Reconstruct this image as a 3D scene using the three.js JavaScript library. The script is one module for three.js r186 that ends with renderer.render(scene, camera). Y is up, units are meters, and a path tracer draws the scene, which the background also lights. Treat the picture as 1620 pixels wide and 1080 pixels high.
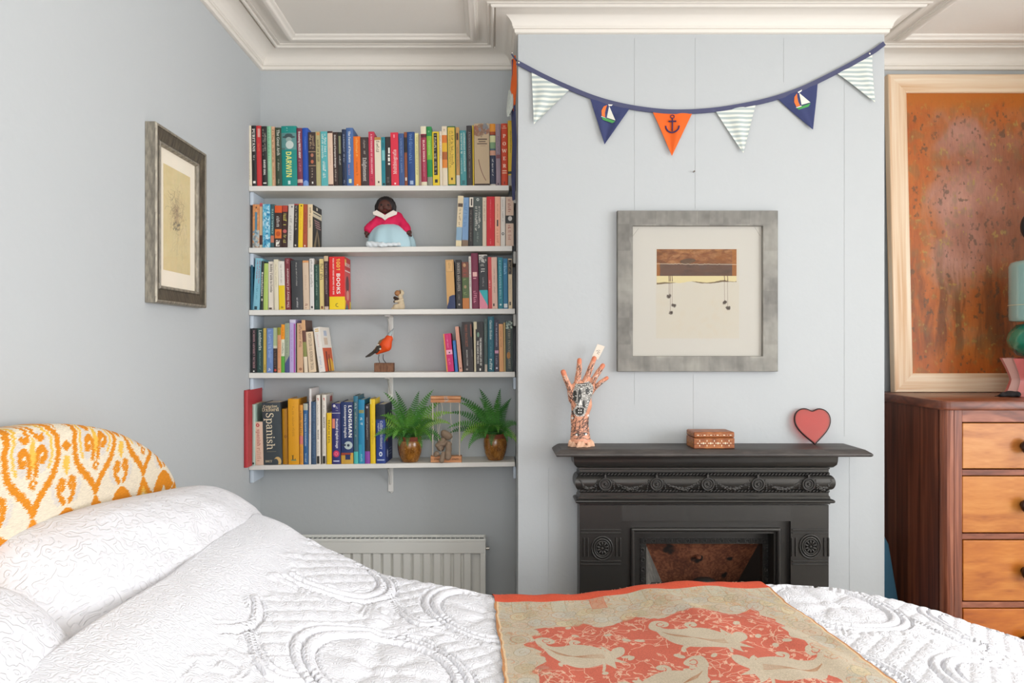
import * as THREE from 'three';
import { RoundedBoxGeometry } from 'three/addons/geometries/RoundedBoxGeometry.js';
import { mergeGeometries, mergeVertices, toCreasedNormals } from 'three/addons/utils/BufferGeometryUtils.js';
import { RectAreaLightUniformsLib } from 'three/addons/lights/RectAreaLightUniformsLib.js';

// ------------------------------------------------------------------ camera, sky, daylight, exposure
RectAreaLightUniformsLib.init();
const scene = new THREE.Scene();
const EYE = 1.45, F = 1200, CX = 780, CY = 540;
const camera = new THREE.PerspectiveCamera(2 * Math.atan(540 / F) * 180 / Math.PI, 1.5, 0.05, 60);
camera.position.set(0, EYE, 0);
camera.setViewOffset(1620, 1080, 30, 0, 1620, 1080);
scene.background = new THREE.Color(0.80, 0.90, 1.0);
scene.backgroundIntensity = 1.0;
const renderer = new THREE.WebGLRenderer({ antialias: true });
renderer.toneMapping = THREE.LinearToneMapping;
renderer.toneMappingExposure = 0.735;
renderer.shadowMap.enabled = true;

const XL = -0.9935, XR = 2.56, ZB = 3.24, ZC = 2.857, CL = 0.0945, CR = 1.474, ZN = -1.55;  // the room: left, right, back of the alcoves, chimney front, its sides, wall behind the camera (distances from the eye)
const WIN = [[-1.1, -0.2], [-0.05, 1.05], [1.2, 2.0]], SILL = 0.72, HEAD = 2.52;      // bay on the right
const WBK = [-0.7, 0.9];                                              // window behind the camera
const DAY = [14, 13, 9, 6.5], BAY = 1.0, DAYCOL = 0xf4f8ff;
for (let i = 0; i < 3; i++) {                                          // daylight of the three bay windows
  const [a, b] = WIN[i], l = new THREE.RectAreaLight(DAYCOL, DAY[i], b - a - 0.1, HEAD - SILL - 0.1);
  l.position.set(XR + BAY + 0.02, (SILL + HEAD) / 2, -(a + b) / 2);
  l.lookAt(XR - 1, (SILL + HEAD) / 2, -(a + b) / 2);
  l.name = 'window_daylight';
  scene.add(l);
}

{
  const l = new THREE.RectAreaLight(DAYCOL, DAY[3], WBK[1] - WBK[0] - 0.1, HEAD - SILL - 0.1);
  l.position.set((WBK[0] + WBK[1]) / 2, (SILL + HEAD) / 2, -ZN + 0.02); l.lookAt((WBK[0] + WBK[1]) / 2, (SILL + HEAD) / 2, -ZN - 1); l.name = 'window_daylight'; scene.add(l);
}

// ------------------------------------------------------------------ helpers
const V = (x, y, z) => new THREE.Vector3(x, y, z);
const px = (x, Z) => (x - CX) / F * Z, py = (y, Z) => EYE - (y - CY) / F * Z;   // a measured point at distance Z
const lerp = (a, b, t) => a + (b - a) * t, clamp = (x, a = 0, b = 1) => Math.min(b, Math.max(a, x));
const smooth = (a, b, x) => { const t = clamp((x - a) / (b - a)); return t * t * (3 - 2 * t); };
function rng(seed) { let s = seed >>> 0; return () => { s = (s + 0x6d2b79f5) | 0; let t = Math.imul(s ^ (s >>> 15), 1 | s); t = (t + Math.imul(t ^ (t >>> 7), 61 | t)) ^ t; return ((t ^ (t >>> 14)) >>> 0) / 4294967296; }; }
function hash(x, y, s = 0) { let h = Math.imul(x, 374761393) + Math.imul(y, 668265263) + Math.imul(s, 1274126177); h = Math.imul(h ^ (h >>> 13), 1274126177); return ((h ^ (h >>> 16)) >>> 0) / 4294967296; }
function noise(x, y, per = 1e6, s = 0) {                               // value noise that repeats every `per`
  const xi = Math.floor(x), yi = Math.floor(y), fx = x - xi, fy = y - yi, u = fx * fx * (3 - 2 * fx), v = fy * fy * (3 - 2 * fy), m = (k) => ((k % per) + per) % per;
  return lerp(lerp(hash(m(xi), m(yi), s), hash(m(xi + 1), m(yi), s), u), lerp(hash(m(xi), m(yi + 1), s), hash(m(xi + 1), m(yi + 1), s), u), v);
}
function fbm(x, y, per = 1e6, oct = 4, s = 0) { let a = 0.5, t = 0, n = 0; for (let i = 0; i < oct; i++) { t += a * noise(x, y, per, s + i); n += a; a *= 0.5; x *= 2; y *= 2; per *= 2; } return t / n; }
const interp = (pts, x) => { let i = 0; while (i < pts.length - 2 && x > pts[i + 1][0]) i++; const [a, b] = [pts[i], pts[i + 1]], t = clamp((x - a[0]) / (b[0] - a[0])); const p0 = pts[Math.max(0, i - 1)], p3 = pts[Math.min(pts.length - 1, i + 2)];
  const m0 = (b[1] - p0[1]) / (b[0] - p0[0] || 1) * (b[0] - a[0]), m1 = (p3[1] - a[1]) / (p3[0] - a[0] || 1) * (b[0] - a[0]), t2 = t * t, t3 = t2 * t;
  return (2 * t3 - 3 * t2 + 1) * a[1] + (t3 - 2 * t2 + t) * m0 + (-2 * t3 + 3 * t2) * b[1] + (t3 - t2) * m1; };

const used = {};
function numbered(name) { const n = used[name] = (used[name] ?? -1) + 1; return n ? name + '_' + String(n).padStart(3, '0') : name; }
function plain(g) { g = g.index ? g.toNonIndexed() : g; for (const k of Object.keys(g.attributes)) if (!['position', 'normal', 'uv'].includes(k)) g.deleteAttribute(k); if (!g.attributes.uv) g.setAttribute('uv', new THREE.BufferAttribute(new Float32Array(g.attributes.position.count * 2), 2)); if (!g.attributes.normal) g.computeVertexNormals(); return g; }
function merged(list) { return list.length === 1 ? plain(list[0]) : mergeGeometries(list.map(plain)); }
function metric(g) {                                                   // uv in metres, from the plane that each face lies in
  g = plain(g); const p = g.attributes.position, n = g.attributes.normal, uv = new Float32Array(p.count * 2);
  for (let i = 0; i < p.count; i += 3) {
    let ax = 0, ay = 0, az = 0; for (let k = i; k < i + 3; k++) { ax += Math.abs(n.getX(k)); ay += Math.abs(n.getY(k)); az += Math.abs(n.getZ(k)); }
    for (let k = i; k < i + 3; k++) { const x = p.getX(k), y = p.getY(k), z = p.getZ(k); const [u, v] = ax > ay && ax > az ? [z, y] : ay > az ? [x, z] : [x, y]; uv[k * 2] = u; uv[k * 2 + 1] = v; }
  }
  g.setAttribute('uv', new THREE.BufferAttribute(uv, 2)); return g;
}
const meshOf = (name, geos, material) => { const m = new THREE.Mesh(Array.isArray(geos) ? merged(geos) : geos, material); m.name = name; return m; };
function part(name, geos, material, parent, label) { const m = meshOf(name, geos, material); parent.add(m); if (label) m.userData.label = label; return m; }
function tag(o, label, category, group) { o.name = numbered(o.name); o.userData.label = label; o.userData.category = category; if (group) o.userData.group = group; if (!o.parent) scene.add(o); return o; }
function thing(name, label, category, [x, y, z] = [0, 0, 0], turn = 0, group) { const o = new THREE.Group(); o.name = name; o.position.set(x, y, z); o.rotation.y = turn; return tag(o, label, category, group); }
function struct(name, geos, material) { const m = meshOf(name, geos, material); m.userData.kind = 'structure'; scene.add(m); return m; }
const box = (w, h, d, x = 0, y = 0, z = 0) => new THREE.BoxGeometry(w, h, d).translate(x, y, z);
const slab = (x0, x1, y0, y1, z0, z1) => box(x1 - x0, y1 - y0, z1 - z0, (x0 + x1) / 2, (y0 + y1) / 2, (z0 + z1) / 2);
const deep = (x0, x1, y0, y1, Za, Zb) => slab(x0, x1, y0, y1, -Zb, -Za);                // the same with distances from the eye plane
const rbox = (w, h, d, r, x = 0, y = 0, z = 0, s = 2) => new RoundedBoxGeometry(w, h, d, s, Math.min(r, w / 2.01, h / 2.01, d / 2.01)).translate(x, y, z);
const rslab = (x0, x1, y0, y1, z0, z1, r, s = 2) => rbox(x1 - x0, y1 - y0, z1 - z0, r, (x0 + x1) / 2, (y0 + y1) / 2, (z0 + z1) / 2, s);
const lathe = (pts, seg = 32) => new THREE.LatheGeometry(pts.map(([r, y]) => new THREE.Vector2(r, y)), seg);
const ball = (r, x, y, z, sx = 1, sy = 1, sz = 1, a = 12, b = 8) => new THREE.SphereGeometry(r, a, b).scale(sx, sy, sz).translate(x, y, z);
const tube = (pts, r, seg = 24, rad = 6, closed = false) => new THREE.TubeGeometry(new THREE.CatmullRomCurve3(pts, closed), seg, r, rad, closed);
const rod = (a, b, r, rad = 8) => { const d = b.clone().sub(a), g = new THREE.CylinderGeometry(r, r, d.length(), rad); g.applyQuaternion(new THREE.Quaternion().setFromUnitVectors(V(0, 1, 0), d.clone().normalize())); return g.translate((a.x + b.x) / 2, (a.y + b.y) / 2, (a.z + b.z) / 2); };
function extrude(points, depth, bevel = 0, seg = 2) {                   // an outline in x, y given thickness along z, centred
  const s = points instanceof THREE.Shape ? points : new THREE.Shape(points.map(([x, y]) => new THREE.Vector2(x, y)));
  return new THREE.ExtrudeGeometry(s, { depth: depth - 2 * bevel, bevelEnabled: bevel > 0, bevelThickness: bevel, bevelSize: bevel, bevelOffset: -bevel, bevelSegments: seg, curveSegments: 20 }).translate(0, 0, -depth / 2 + bevel);
}
function sheet(nu, nv, at, uvOf) {                                     // a grid of points at(u, v), u and v from 0 to 1
  const pos = [], uv = [], ix = [];
  for (let j = 0; j <= nv; j++) for (let i = 0; i <= nu; i++) { const p = at(i / nu, j / nv); pos.push(p.x ?? p[0], p.y ?? p[1], p.z ?? p[2]); uv.push(...(uvOf ? uvOf(i / nu, j / nv, p) : [i / nu, j / nv])); }
  for (let j = 0; j < nv; j++) for (let i = 0; i < nu; i++) { const a = j * (nu + 1) + i, b = a + 1, c = a + nu + 1, d = c + 1; ix.push(a, b, d, a, d, c); }
  const g = new THREE.BufferGeometry(); g.setAttribute('position', new THREE.Float32BufferAttribute(pos, 3)); g.setAttribute('uv', new THREE.Float32BufferAttribute(uv, 2)); g.setIndex(ix); g.computeVertexNormals(); return g;
}
function blob(f, lo, hi, cell) {                                       // surface of the field f < 0 by surface nets
  const n = [0, 1, 2].map((k) => Math.ceil((hi[k] - lo[k]) / cell) + 1), at = (i, j, k) => (k * n[1] + j) * n[0] + i, val = new Float32Array(n[0] * n[1] * n[2]);
  for (let k = 0; k < n[2]; k++) for (let j = 0; j < n[1]; j++) for (let i = 0; i < n[0]; i++) val[at(i, j, k)] = f(lo[0] + i * cell, lo[1] + j * cell, lo[2] + k * cell);
  const id = new Int32Array(val.length).fill(-1), pos = [], ix = [];
  for (let k = 0; k < n[2] - 1; k++) for (let j = 0; j < n[1] - 1; j++) for (let i = 0; i < n[0] - 1; i++) {
    let c = 0, sx = 0, sy = 0, sz = 0; const v = (a, b, d) => val[at(i + a, j + b, k + d)];
    const edge = (a, b) => { const p = v(...a), q = v(...b); if ((p < 0) !== (q < 0)) { const t = p / (p - q); sx += lerp(a[0], b[0], t); sy += lerp(a[1], b[1], t); sz += lerp(a[2], b[2], t); c++; } };
    for (const [a, b] of [[0, 0], [0, 1], [1, 0], [1, 1]]) { edge([0, a, b], [1, a, b]); edge([a, 0, b], [a, 1, b]); edge([a, b, 0], [a, b, 1]); }
    if (c) { id[at(i, j, k)] = pos.length / 3; pos.push(lo[0] + (i + sx / c) * cell, lo[1] + (j + sy / c) * cell, lo[2] + (k + sz / c) * cell); }
  }
  const quad = (a, b, c, d, flip) => { if (a < 0 || b < 0 || c < 0 || d < 0) return; flip ? ix.push(a, c, b, a, d, c) : ix.push(a, b, c, a, c, d); };
  for (let k = 1; k < n[2] - 1; k++) for (let j = 1; j < n[1] - 1; j++) for (let i = 1; i < n[0] - 1; i++) {
    const s = val[at(i, j, k)] < 0;
    if (s !== val[at(i + 1, j, k)] < 0) quad(id[at(i, j - 1, k - 1)], id[at(i, j, k - 1)], id[at(i, j, k)], id[at(i, j - 1, k)], !s);
    if (s !== val[at(i, j + 1, k)] < 0) quad(id[at(i - 1, j, k - 1)], id[at(i - 1, j, k)], id[at(i, j, k)], id[at(i, j, k - 1)], !s);
    if (s !== val[at(i, j, k + 1)] < 0) quad(id[at(i - 1, j - 1, k)], id[at(i, j - 1, k)], id[at(i, j, k)], id[at(i - 1, j, k)], !s);
  }
  const g = new THREE.BufferGeometry(); g.setAttribute('position', new THREE.Float32BufferAttribute(pos, 3)); g.setIndex(ix); g.computeVertexNormals(); return g;
}
const smin = (a, b, k) => { const h = clamp(0.5 + 0.5 * (b - a) / k); return lerp(b, a, h) - k * h * (1 - h); };
function capsule(x, y, z, a, b, ra, rb) { const dx = b[0] - a[0], dy = b[1] - a[1], dz = b[2] - a[2], t = clamp(((x - a[0]) * dx + (y - a[1]) * dy + (z - a[2]) * dz) / (dx * dx + dy * dy + dz * dz)); return Math.hypot(x - a[0] - dx * t, y - a[1] - dy * t, z - a[2] - dz * t) - lerp(ra, rb, t); }
const planar = (g, x0, x1, y0, y1) => { const p = g.attributes.position, uv = new Float32Array(p.count * 2); for (let i = 0; i < p.count; i++) { uv[i * 2] = (p.getX(i) - x0) / (x1 - x0); uv[i * 2 + 1] = (p.getY(i) - y0) / (y1 - y0); } g.setAttribute('uv', new THREE.BufferAttribute(uv, 2)); return g; };

// ------------------------------------------------------------------ textures and materials
function data(w, h, f, srgb = true) {                                  // f(u, v, x, y) gives 0..255 grey or [r, g, b]
  const d = new Uint8Array(w * h * 4);
  for (let y = 0, o = 0; y < h; y++) for (let x = 0; x < w; x++, o += 4) { const c = f(x / w, y / h, x, y); if (typeof c === 'number') d[o] = d[o + 1] = d[o + 2] = clamp(c, 0, 255); else { d[o] = clamp(c[0], 0, 255); d[o + 1] = clamp(c[1], 0, 255); d[o + 2] = clamp(c[2], 0, 255); } d[o + 3] = 255; }
  const t = new THREE.DataTexture(d, w, h); t.magFilter = t.minFilter = THREE.LinearFilter; t.wrapS = t.wrapT = THREE.RepeatWrapping; if (srgb) t.colorSpace = THREE.SRGBColorSpace; t.needsUpdate = true; return t;
}
function canvas(w, h, draw) { const c = document.createElement('canvas'); c.width = w; c.height = h; const x = c.getContext('2d'); draw(x, w, h); const t = new THREE.CanvasTexture(c); t.colorSpace = THREE.SRGBColorSpace; t.wrapS = t.wrapT = THREE.RepeatWrapping; t.magFilter = THREE.LinearFilter; return t; }
const sized = (t, w, h = w, turn = 0) => { t = t.clone(); t.repeat.set(1 / w, 1 / h); t.rotation = turn; t.needsUpdate = true; return t; };
const M = (color, roughness = 0.8, more = {}) => new THREE[more.transmission || more.clearcoat || more.sheen || more.thickness || more.specularIntensity !== undefined ? 'MeshPhysicalMaterial' : 'MeshStandardMaterial']({ color, roughness, ...more });
const mix3 = (a, b, t) => [lerp(a[0], b[0], t), lerp(a[1], b[1], t), lerp(a[2], b[2], t)];
const ramp = (stops, t) => { t = clamp(t); for (let i = 1; i < stops.length; i++) if (t <= stops[i][0]) return mix3(stops[i - 1][1], stops[i][1], (t - stops[i - 1][0]) / (stops[i][0] - stops[i - 1][0])); return stops[stops.length - 1][1]; };
const plasterBump = data(512, 512, (u, v) => 128 + 90 * (fbm(u * 40, v * 40, 40, 4, 3) - 0.5) + 110 * (fbm(u * 5, v * 5, 5, 3, 9) - 0.5), false);
const mirrored = (t) => { t.wrapS = t.wrapT = THREE.MirroredRepeatWrapping; return t; };
const woodTex = (stops, seed, w = 512, h = 512, grain = 60) => mirrored(data(w, h, (u, v) => {      // grain along v
  const warp = fbm(u * 4, v * 2, 4, 3, seed) * 0.9, g = fbm((u + warp * 0.08) * grain, v * 3, grain, 4, seed + 5), f = noise(u * 180, v * 12, 180, seed + 9);
  return ramp(stops, clamp(0.5 + (g - 0.5) * 1.2 + (warp - 0.45) * 0.45 + (f - 0.5) * 0.2));
}));
const paint = { bumpMap: sized(plasterBump, 0.6), bumpScale: 0.0012 };
const mWall = M('#bfc2c2', 0.82, paint), mWallPale = M('#e9e6df', 0.82, paint), mCeil = M('#f4eee4', 0.85, paint), mTrim = M('#ece5da', 0.7), mWhite = M('#efece5', 0.45), mShelf = M('#e6e2da', 0.5);
// ------------------------------------------------------------------ the room
const CE = EYE + 1.232, WT = 0.15, WALLH = CE + 0.02;
{
  const floorTex = woodTex([[0, [168, 152, 132]], [0.5, [200, 186, 168]], [1, [218, 206, 190]]], 11);
  const fl = struct('floor', [metric(slab(XL - WT, XR + WT, -0.1, -0.02, -ZB - WT, -ZN + WT))], M('#5a4230', 0.8));
  for (let i = 0; i < 28; i++) { const a = XL + i * 0.127; part('floorboard', [metric(rslab(a + 0.001, Math.min(a + 0.126, XR), -0.02, 0, -ZB, -ZN, 0.002, 1))], M('#ffffff', 0.55, { map: sized(floorTex, 0.6, 1.6) }), fl); if (a + 0.13 > XR) break; }
  struct('ceiling', [metric(slab(XL - WT, XR + WT, CE, CE + 0.12, -ZB - WT, -ZN + WT))], mCeil);
  struct('wall_left', [metric(slab(XL - WT, XL, -0.1, WALLH, -ZB - WT, -ZN + WT))], mWall);
  struct('wall_back', [metric(slab(XL, XR, -0.1, WALLH, -ZB - WT, -ZB))], mWall);
  struct('wall_behind_camera', [slab(XL, WBK[0], -0.1, WALLH, -ZN, -ZN + WT), slab(WBK[1], XR, -0.1, WALLH, -ZN, -ZN + WT), slab(WBK[0], WBK[1], -0.1, SILL, -ZN, -ZN + WT), slab(WBK[0], WBK[1], HEAD, WALLH, -ZN, -ZN + WT)].map(metric), mWallPale);
  // chimney breast with an opening for the grate
  struct('wall_chimney', [deep(CL, 0.47, 0, WALLH, ZC, ZB), deep(1.095, CR, 0, WALLH, ZC, ZB), deep(0.47, 1.095, 0.80, WALLH, ZC, ZB), deep(0.47, 1.095, 0, 0.80, 3.15, ZB)].map(metric), mWall);
  // wallpaper-like vertical joints in the plaster of the chimney breast
  // window wall on the right: a square bay with three sash windows
  const BA = WIN[0][0] - 0.12, BB = WIN[2][1] + 0.12, XB = XR + BAY;
  struct('wall_right', [deep(XR, XR + WT, -0.1, WALLH, -1.7, BA), deep(XR, XR + WT, -0.1, WALLH, BB, ZB + WT), deep(XR, XR + WT, HEAD + 0.08, WALLH, BA, BB)].map(metric), mWallPale);
  const w = [deep(XB, XB + WT, -0.1, SILL, BA - WT, BB + WT), deep(XB, XB + WT, HEAD, WALLH, BA - WT, BB + WT), deep(XB, XB + WT, SILL, HEAD, BA - WT, WIN[0][0]), deep(XB, XB + WT, SILL, HEAD, WIN[2][1], BB + WT)];
  for (let i = 0; i < 2; i++) w.push(deep(XB, XB + WT, SILL, HEAD, WIN[i][1], WIN[i + 1][0]));
  struct('wall_bay', [...w, deep(XR + WT, XB, -0.1, WALLH, BA - WT, BA), deep(XR + WT, XB, -0.1, WALLH, BB, BB + WT), deep(XR, XB, HEAD + 0.08, WALLH, BA, BB), deep(XR, XB, -0.1, 0, BA, BB)].map(metric), mWallPale);
  WIN.forEach(([a, b], i) => {
    const g = new THREE.Group(); g.name = 'window_' + (i + 1); g.userData.kind = 'structure'; scene.add(g);
    const x0 = XB + 0.07, x1 = XB + 0.12, mid = (SILL + HEAD) / 2, f = 0.05;
    part('window_frame', [deep(x0, x1, SILL, SILL + f, a, b), deep(x0, x1, HEAD - f, HEAD, a, b), deep(x0, x1, SILL + f, HEAD - f, a, a + f), deep(x0, x1, SILL + f, HEAD - f, b - f, b), deep(x0, x1, mid - f / 2, mid + f / 2, a + f, b - f)], mWhite, g);
    for (const [y0, y1] of [[SILL + f, mid - f / 2], [mid + f / 2, HEAD - f]]) part('pane', [deep(x0 + 0.02, x0 + 0.024, y0, y1, a + f, b - f)], M('#ffffff', 0.0, { transmission: 1, thickness: 0 }), g);
    part('window_sill', [rslab(XB - 0.04, XB + WT, SILL - 0.03, SILL, -b - 0.03, -a + 0.03, 0.008)], mWhite, g);
  });
  {
    const g = new THREE.Group(), [a, b] = WBK, z0 = -ZN + 0.07, z1 = z0 + 0.05, mid = (SILL + HEAD) / 2, f = 0.05; g.name = 'window_4'; g.userData.kind = 'structure'; scene.add(g);
    part('window_frame', [slab(a, b, SILL, SILL + f, z0, z1), slab(a, b, HEAD - f, HEAD, z0, z1), slab(a, a + f, SILL, HEAD, z0, z1), slab(b - f, b, SILL, HEAD, z0, z1), slab(a, b, mid - f / 2, mid + f / 2, z0, z1)], mWhite, g);
    for (const [y0, y1] of [[SILL + f, mid - f / 2], [mid + f / 2, HEAD - f]]) part('pane', [slab(a + f, b - f, y0, y1, z0 + 0.02, z0 + 0.024)], M('#ffffff', 0.0, { transmission: 1, thickness: 0 }), g);
    part('window_sill', [rslab(a - 0.03, b + 0.03, SILL - 0.03, SILL, -ZN - 0.04, -ZN + WT, 0.008)], mWhite, g);
  }
  // cornice and ceiling mouldings, swept round every wall
  const plan = [[XL, ZN], [XL, ZB], [CL, ZB], [CL, ZC], [CR, ZC], [CR, ZB], [XR, ZB], [XR, ZN]];
  const prof = [[0, 1.156], [0.009, 1.1555], [0.013, 1.158], [0.014, 1.170], [0.019, 1.172], [0.020, 1.178]];
  for (let k = 0; k <= 10; k++) { const t = k / 10 * Math.PI / 2; prof.push([0.022 + 0.062 * (1 - Math.cos(t)), 1.178 + 0.042 * Math.sin(t)]); }
  prof.push([0.0845, 1.2275], [0.0895, 1.2275], [0.0905, 1.221]);
  for (let k = 0; k <= 6; k++) { const t = k / 6 * Math.PI; prof.push([0.097 - 0.0055 * Math.cos(t), 1.2205 - 0.005 * Math.sin(t)]); }
  prof.push([0.1035, 1.2255], [0.108, 1.2255], [0.109, 1.223], [0.116, 1.223], [0.117, 1.2275]);
  for (let k = 0; k <= 6; k++) { const t = k / 6; prof.push([0.120 + 0.032 * t, 1.2275 + 0.003 * Math.sin(t * Math.PI)]); }
  prof.push([0.153, 1.2235], [0.157, 1.2235], [0.158, 1.220]);
  for (let k = 0; k <= 8; k++) { const t = k / 8 * Math.PI; prof.push([0.174 - 0.013 * Math.cos(t), 1.2195 - 0.006 * Math.sin(t)]); }
  prof.push([0.190, 1.2235], [0.198, 1.226], [0.204, 1.2335], [0.204, 1.24]);
  const n = plan.length, ring = plan.map((p, i) => {
    const a = plan[(i + n - 1) % n], b = plan[(i + 1) % n], d0 = [p[0] - a[0], p[1] - a[1]], d1 = [b[0] - p[0], b[1] - p[1]], l0 = Math.hypot(...d0), l1 = Math.hypot(...d1);
    const n0 = [d0[1] / l0, -d0[0] / l0], n1 = [d1[1] / l1, -d1[0] / l1];                   // into the room
    return prof.map(([o, h]) => V(p[0] + o * (n0[0] + n1[0]), EYE + h, -(p[1] + o * (n0[1] + n1[1]))));
  });
  const pos = [];
  for (let i = 0; i < n; i++) for (let k = 0; k < prof.length - 1; k++) { const a = ring[i][k], b = ring[(i + 1) % n][k], c = ring[i][k + 1], d = ring[(i + 1) % n][k + 1]; for (const q of [a, b, d, a, d, c]) pos.push(q.x, q.y, q.z); }
  let g = new THREE.BufferGeometry(); g.setAttribute('position', new THREE.Float32BufferAttribute(pos, 3)); g.computeVertexNormals();
  struct('trim_1', [toCreasedNormals(mergeVertices(g, 1e-5), 0.7)], mTrim);
  // skirting boards (behind the bed for the most part)
  const sk = (x0, x1, z0, z1) => [rslab(x0, x1, 0, 0.16, z0, z1, 0.006)];
  struct('baseboard_left', sk(XL, XL + 0.018, -ZB, -ZN), mWhite);
  struct('baseboard_back', [...sk(XL + 0.018, CL, -ZB, -ZB + 0.018), ...sk(CR, XR, -ZB, -ZB + 0.018)], mWhite);
  struct('baseboard_chimney', [...sk(CL, 0.31, -ZC, -ZC + 0.018), ...sk(1.24, CR, -ZC, -ZC + 0.018)], mWhite);
}
// ------------------------------------------------------------------ hairline joints of the lining paper on the chimney breast
{
  for (const [x, y0, y1] of [[868, 740, 980], [1004, 60, 640], [1100, 60, 330], [1097, 592, 700], [1336, 100, 690], [1344, 720, 980], [1240, 60, 130]]) {
    const X = px(x, ZC), a = py(y1, ZC), b = py(y0, ZC);
    struct('trim_' + (used.seam = (used.seam ?? 1) + 1), [rslab(X - 0.0012, X + 0.0012, a, b, -ZC - 0.002, -ZC + 0.0006, 0.0005, 1)], mWall);
  }
}
// ------------------------------------------------------------------ radiator in the alcove
{
  const Z = 3.145, s = Z / F, x1 = px(768, Z), x0 = -0.86, top = py(852, Z), bot = 0.16, band = py(874, Z);
  const rad = thing('radiator', 'white ribbed panel radiator below the shelves in the alcove', 'radiator', [(x0 + x1) / 2, 0, -Z]);
  const w = (x1 - x0) / 2, mRad = M('#ecebe4', 0.35);
  const prof = []; const pitch = 16 * s, count = Math.floor((2 * w - 0.04) / pitch), st = w - 0.02 - count * pitch;
  for (let k = 0; k < count; k++) { const a = st - w + 0.02 + k * pitch + (w - 0.02 - st) * 0; const b = -w + 0.02 + k * pitch; prof.push([b, -0.014], [b + 0.003, -0.012], [b + 0.008, 0], [b + pitch - 0.008, 0], [b + pitch - 0.003, -0.012]); }
  const shape = prof.map(([x, z]) => [x, z]); const g = sheet(shape.length - 1, 1, (u, v) => { const p = shape[Math.round(u * (shape.length - 1))]; return V(p[0], lerp(bot + 0.03, band - 0.004, v), p[1]); });
  part('ribbed_panel', [toCreasedNormals(g, 0.5)], mRad, rad);
  part('top_band', [rslab(-w, w, band - 0.004, top - 0.012, -0.014, 0.002, 0.004), rslab(-w, w, bot, bot + 0.035, -0.014, 0.002, 0.004), rslab(-w, -w + 0.022, bot + 0.034, band - 0.002, -0.014, 0.0015, 0.003), rslab(w - 0.022, w, bot + 0.034, band - 0.002, -0.014, 0.0015, 0.003)], mRad, rad);
  part('back_panel', [slab(-w + 0.004, w - 0.004, bot + 0.01, top - 0.02, -0.065, -0.02)], mRad, rad);
  const gr = [rslab(-w - 0.002, w + 0.002, top - 0.014, top, -0.006, 0.004, 0.004), rslab(-w - 0.002, w + 0.002, top - 0.012, top, -0.072, -0.062, 0.003)];
  for (let x = -w; x < w; x += 0.02) gr.push(slab(x, x + 0.004, top - 0.012, top - 0.006, -0.066, -0.003));
  part('top_grille', gr, mRad, rad);
  for (const e of [-1, 1]) part('side_panel', [rslab(e * (w - 0.002) - 0.003, e * (w - 0.002) + 0.003, bot + 0.01, top, -0.07, 0.003, 0.002)], mRad, rad);
  part('bleed_valve', [new THREE.CylinderGeometry(0.007, 0.007, 0.014, 12).rotateZ(Math.PI / 2).translate(w + 0.009, top - 0.045, -0.02)], M('#b9b4aa', 0.3, { metalness: 0.8 }), rad);
  for (const e of [-1, 1]) part('wall_bracket', [slab(e * (w - 0.12) - 0.02, e * (w - 0.12) + 0.02, bot + 0.05, top - 0.08, -0.092, -0.06)], mRad, rad);
  for (const e of [-1, 1]) part('pipe', [rod(V(e * (w + 0.012), 0, -0.03), V(e * (w + 0.012), bot + 0.03, -0.03), 0.0075), rod(V(e * (w + 0.012), bot + 0.03, -0.03), V(e * (w - 0.02), bot + 0.03, -0.03), 0.007)], mRad, rad);
}
// a part given in room coordinates, under a thing that stands somewhere
function partW(name, geos, material, parent, label) { let x = 0, y = 0, z = 0; for (let o = parent; o && o !== scene; o = o.parent) { x += o.position.x; y += o.position.y; z += o.position.z; } const g = merged(Array.isArray(geos) ? geos : [geos]); g.translate(-x, -y, -z); return part(name, g, material, parent, label); }
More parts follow.
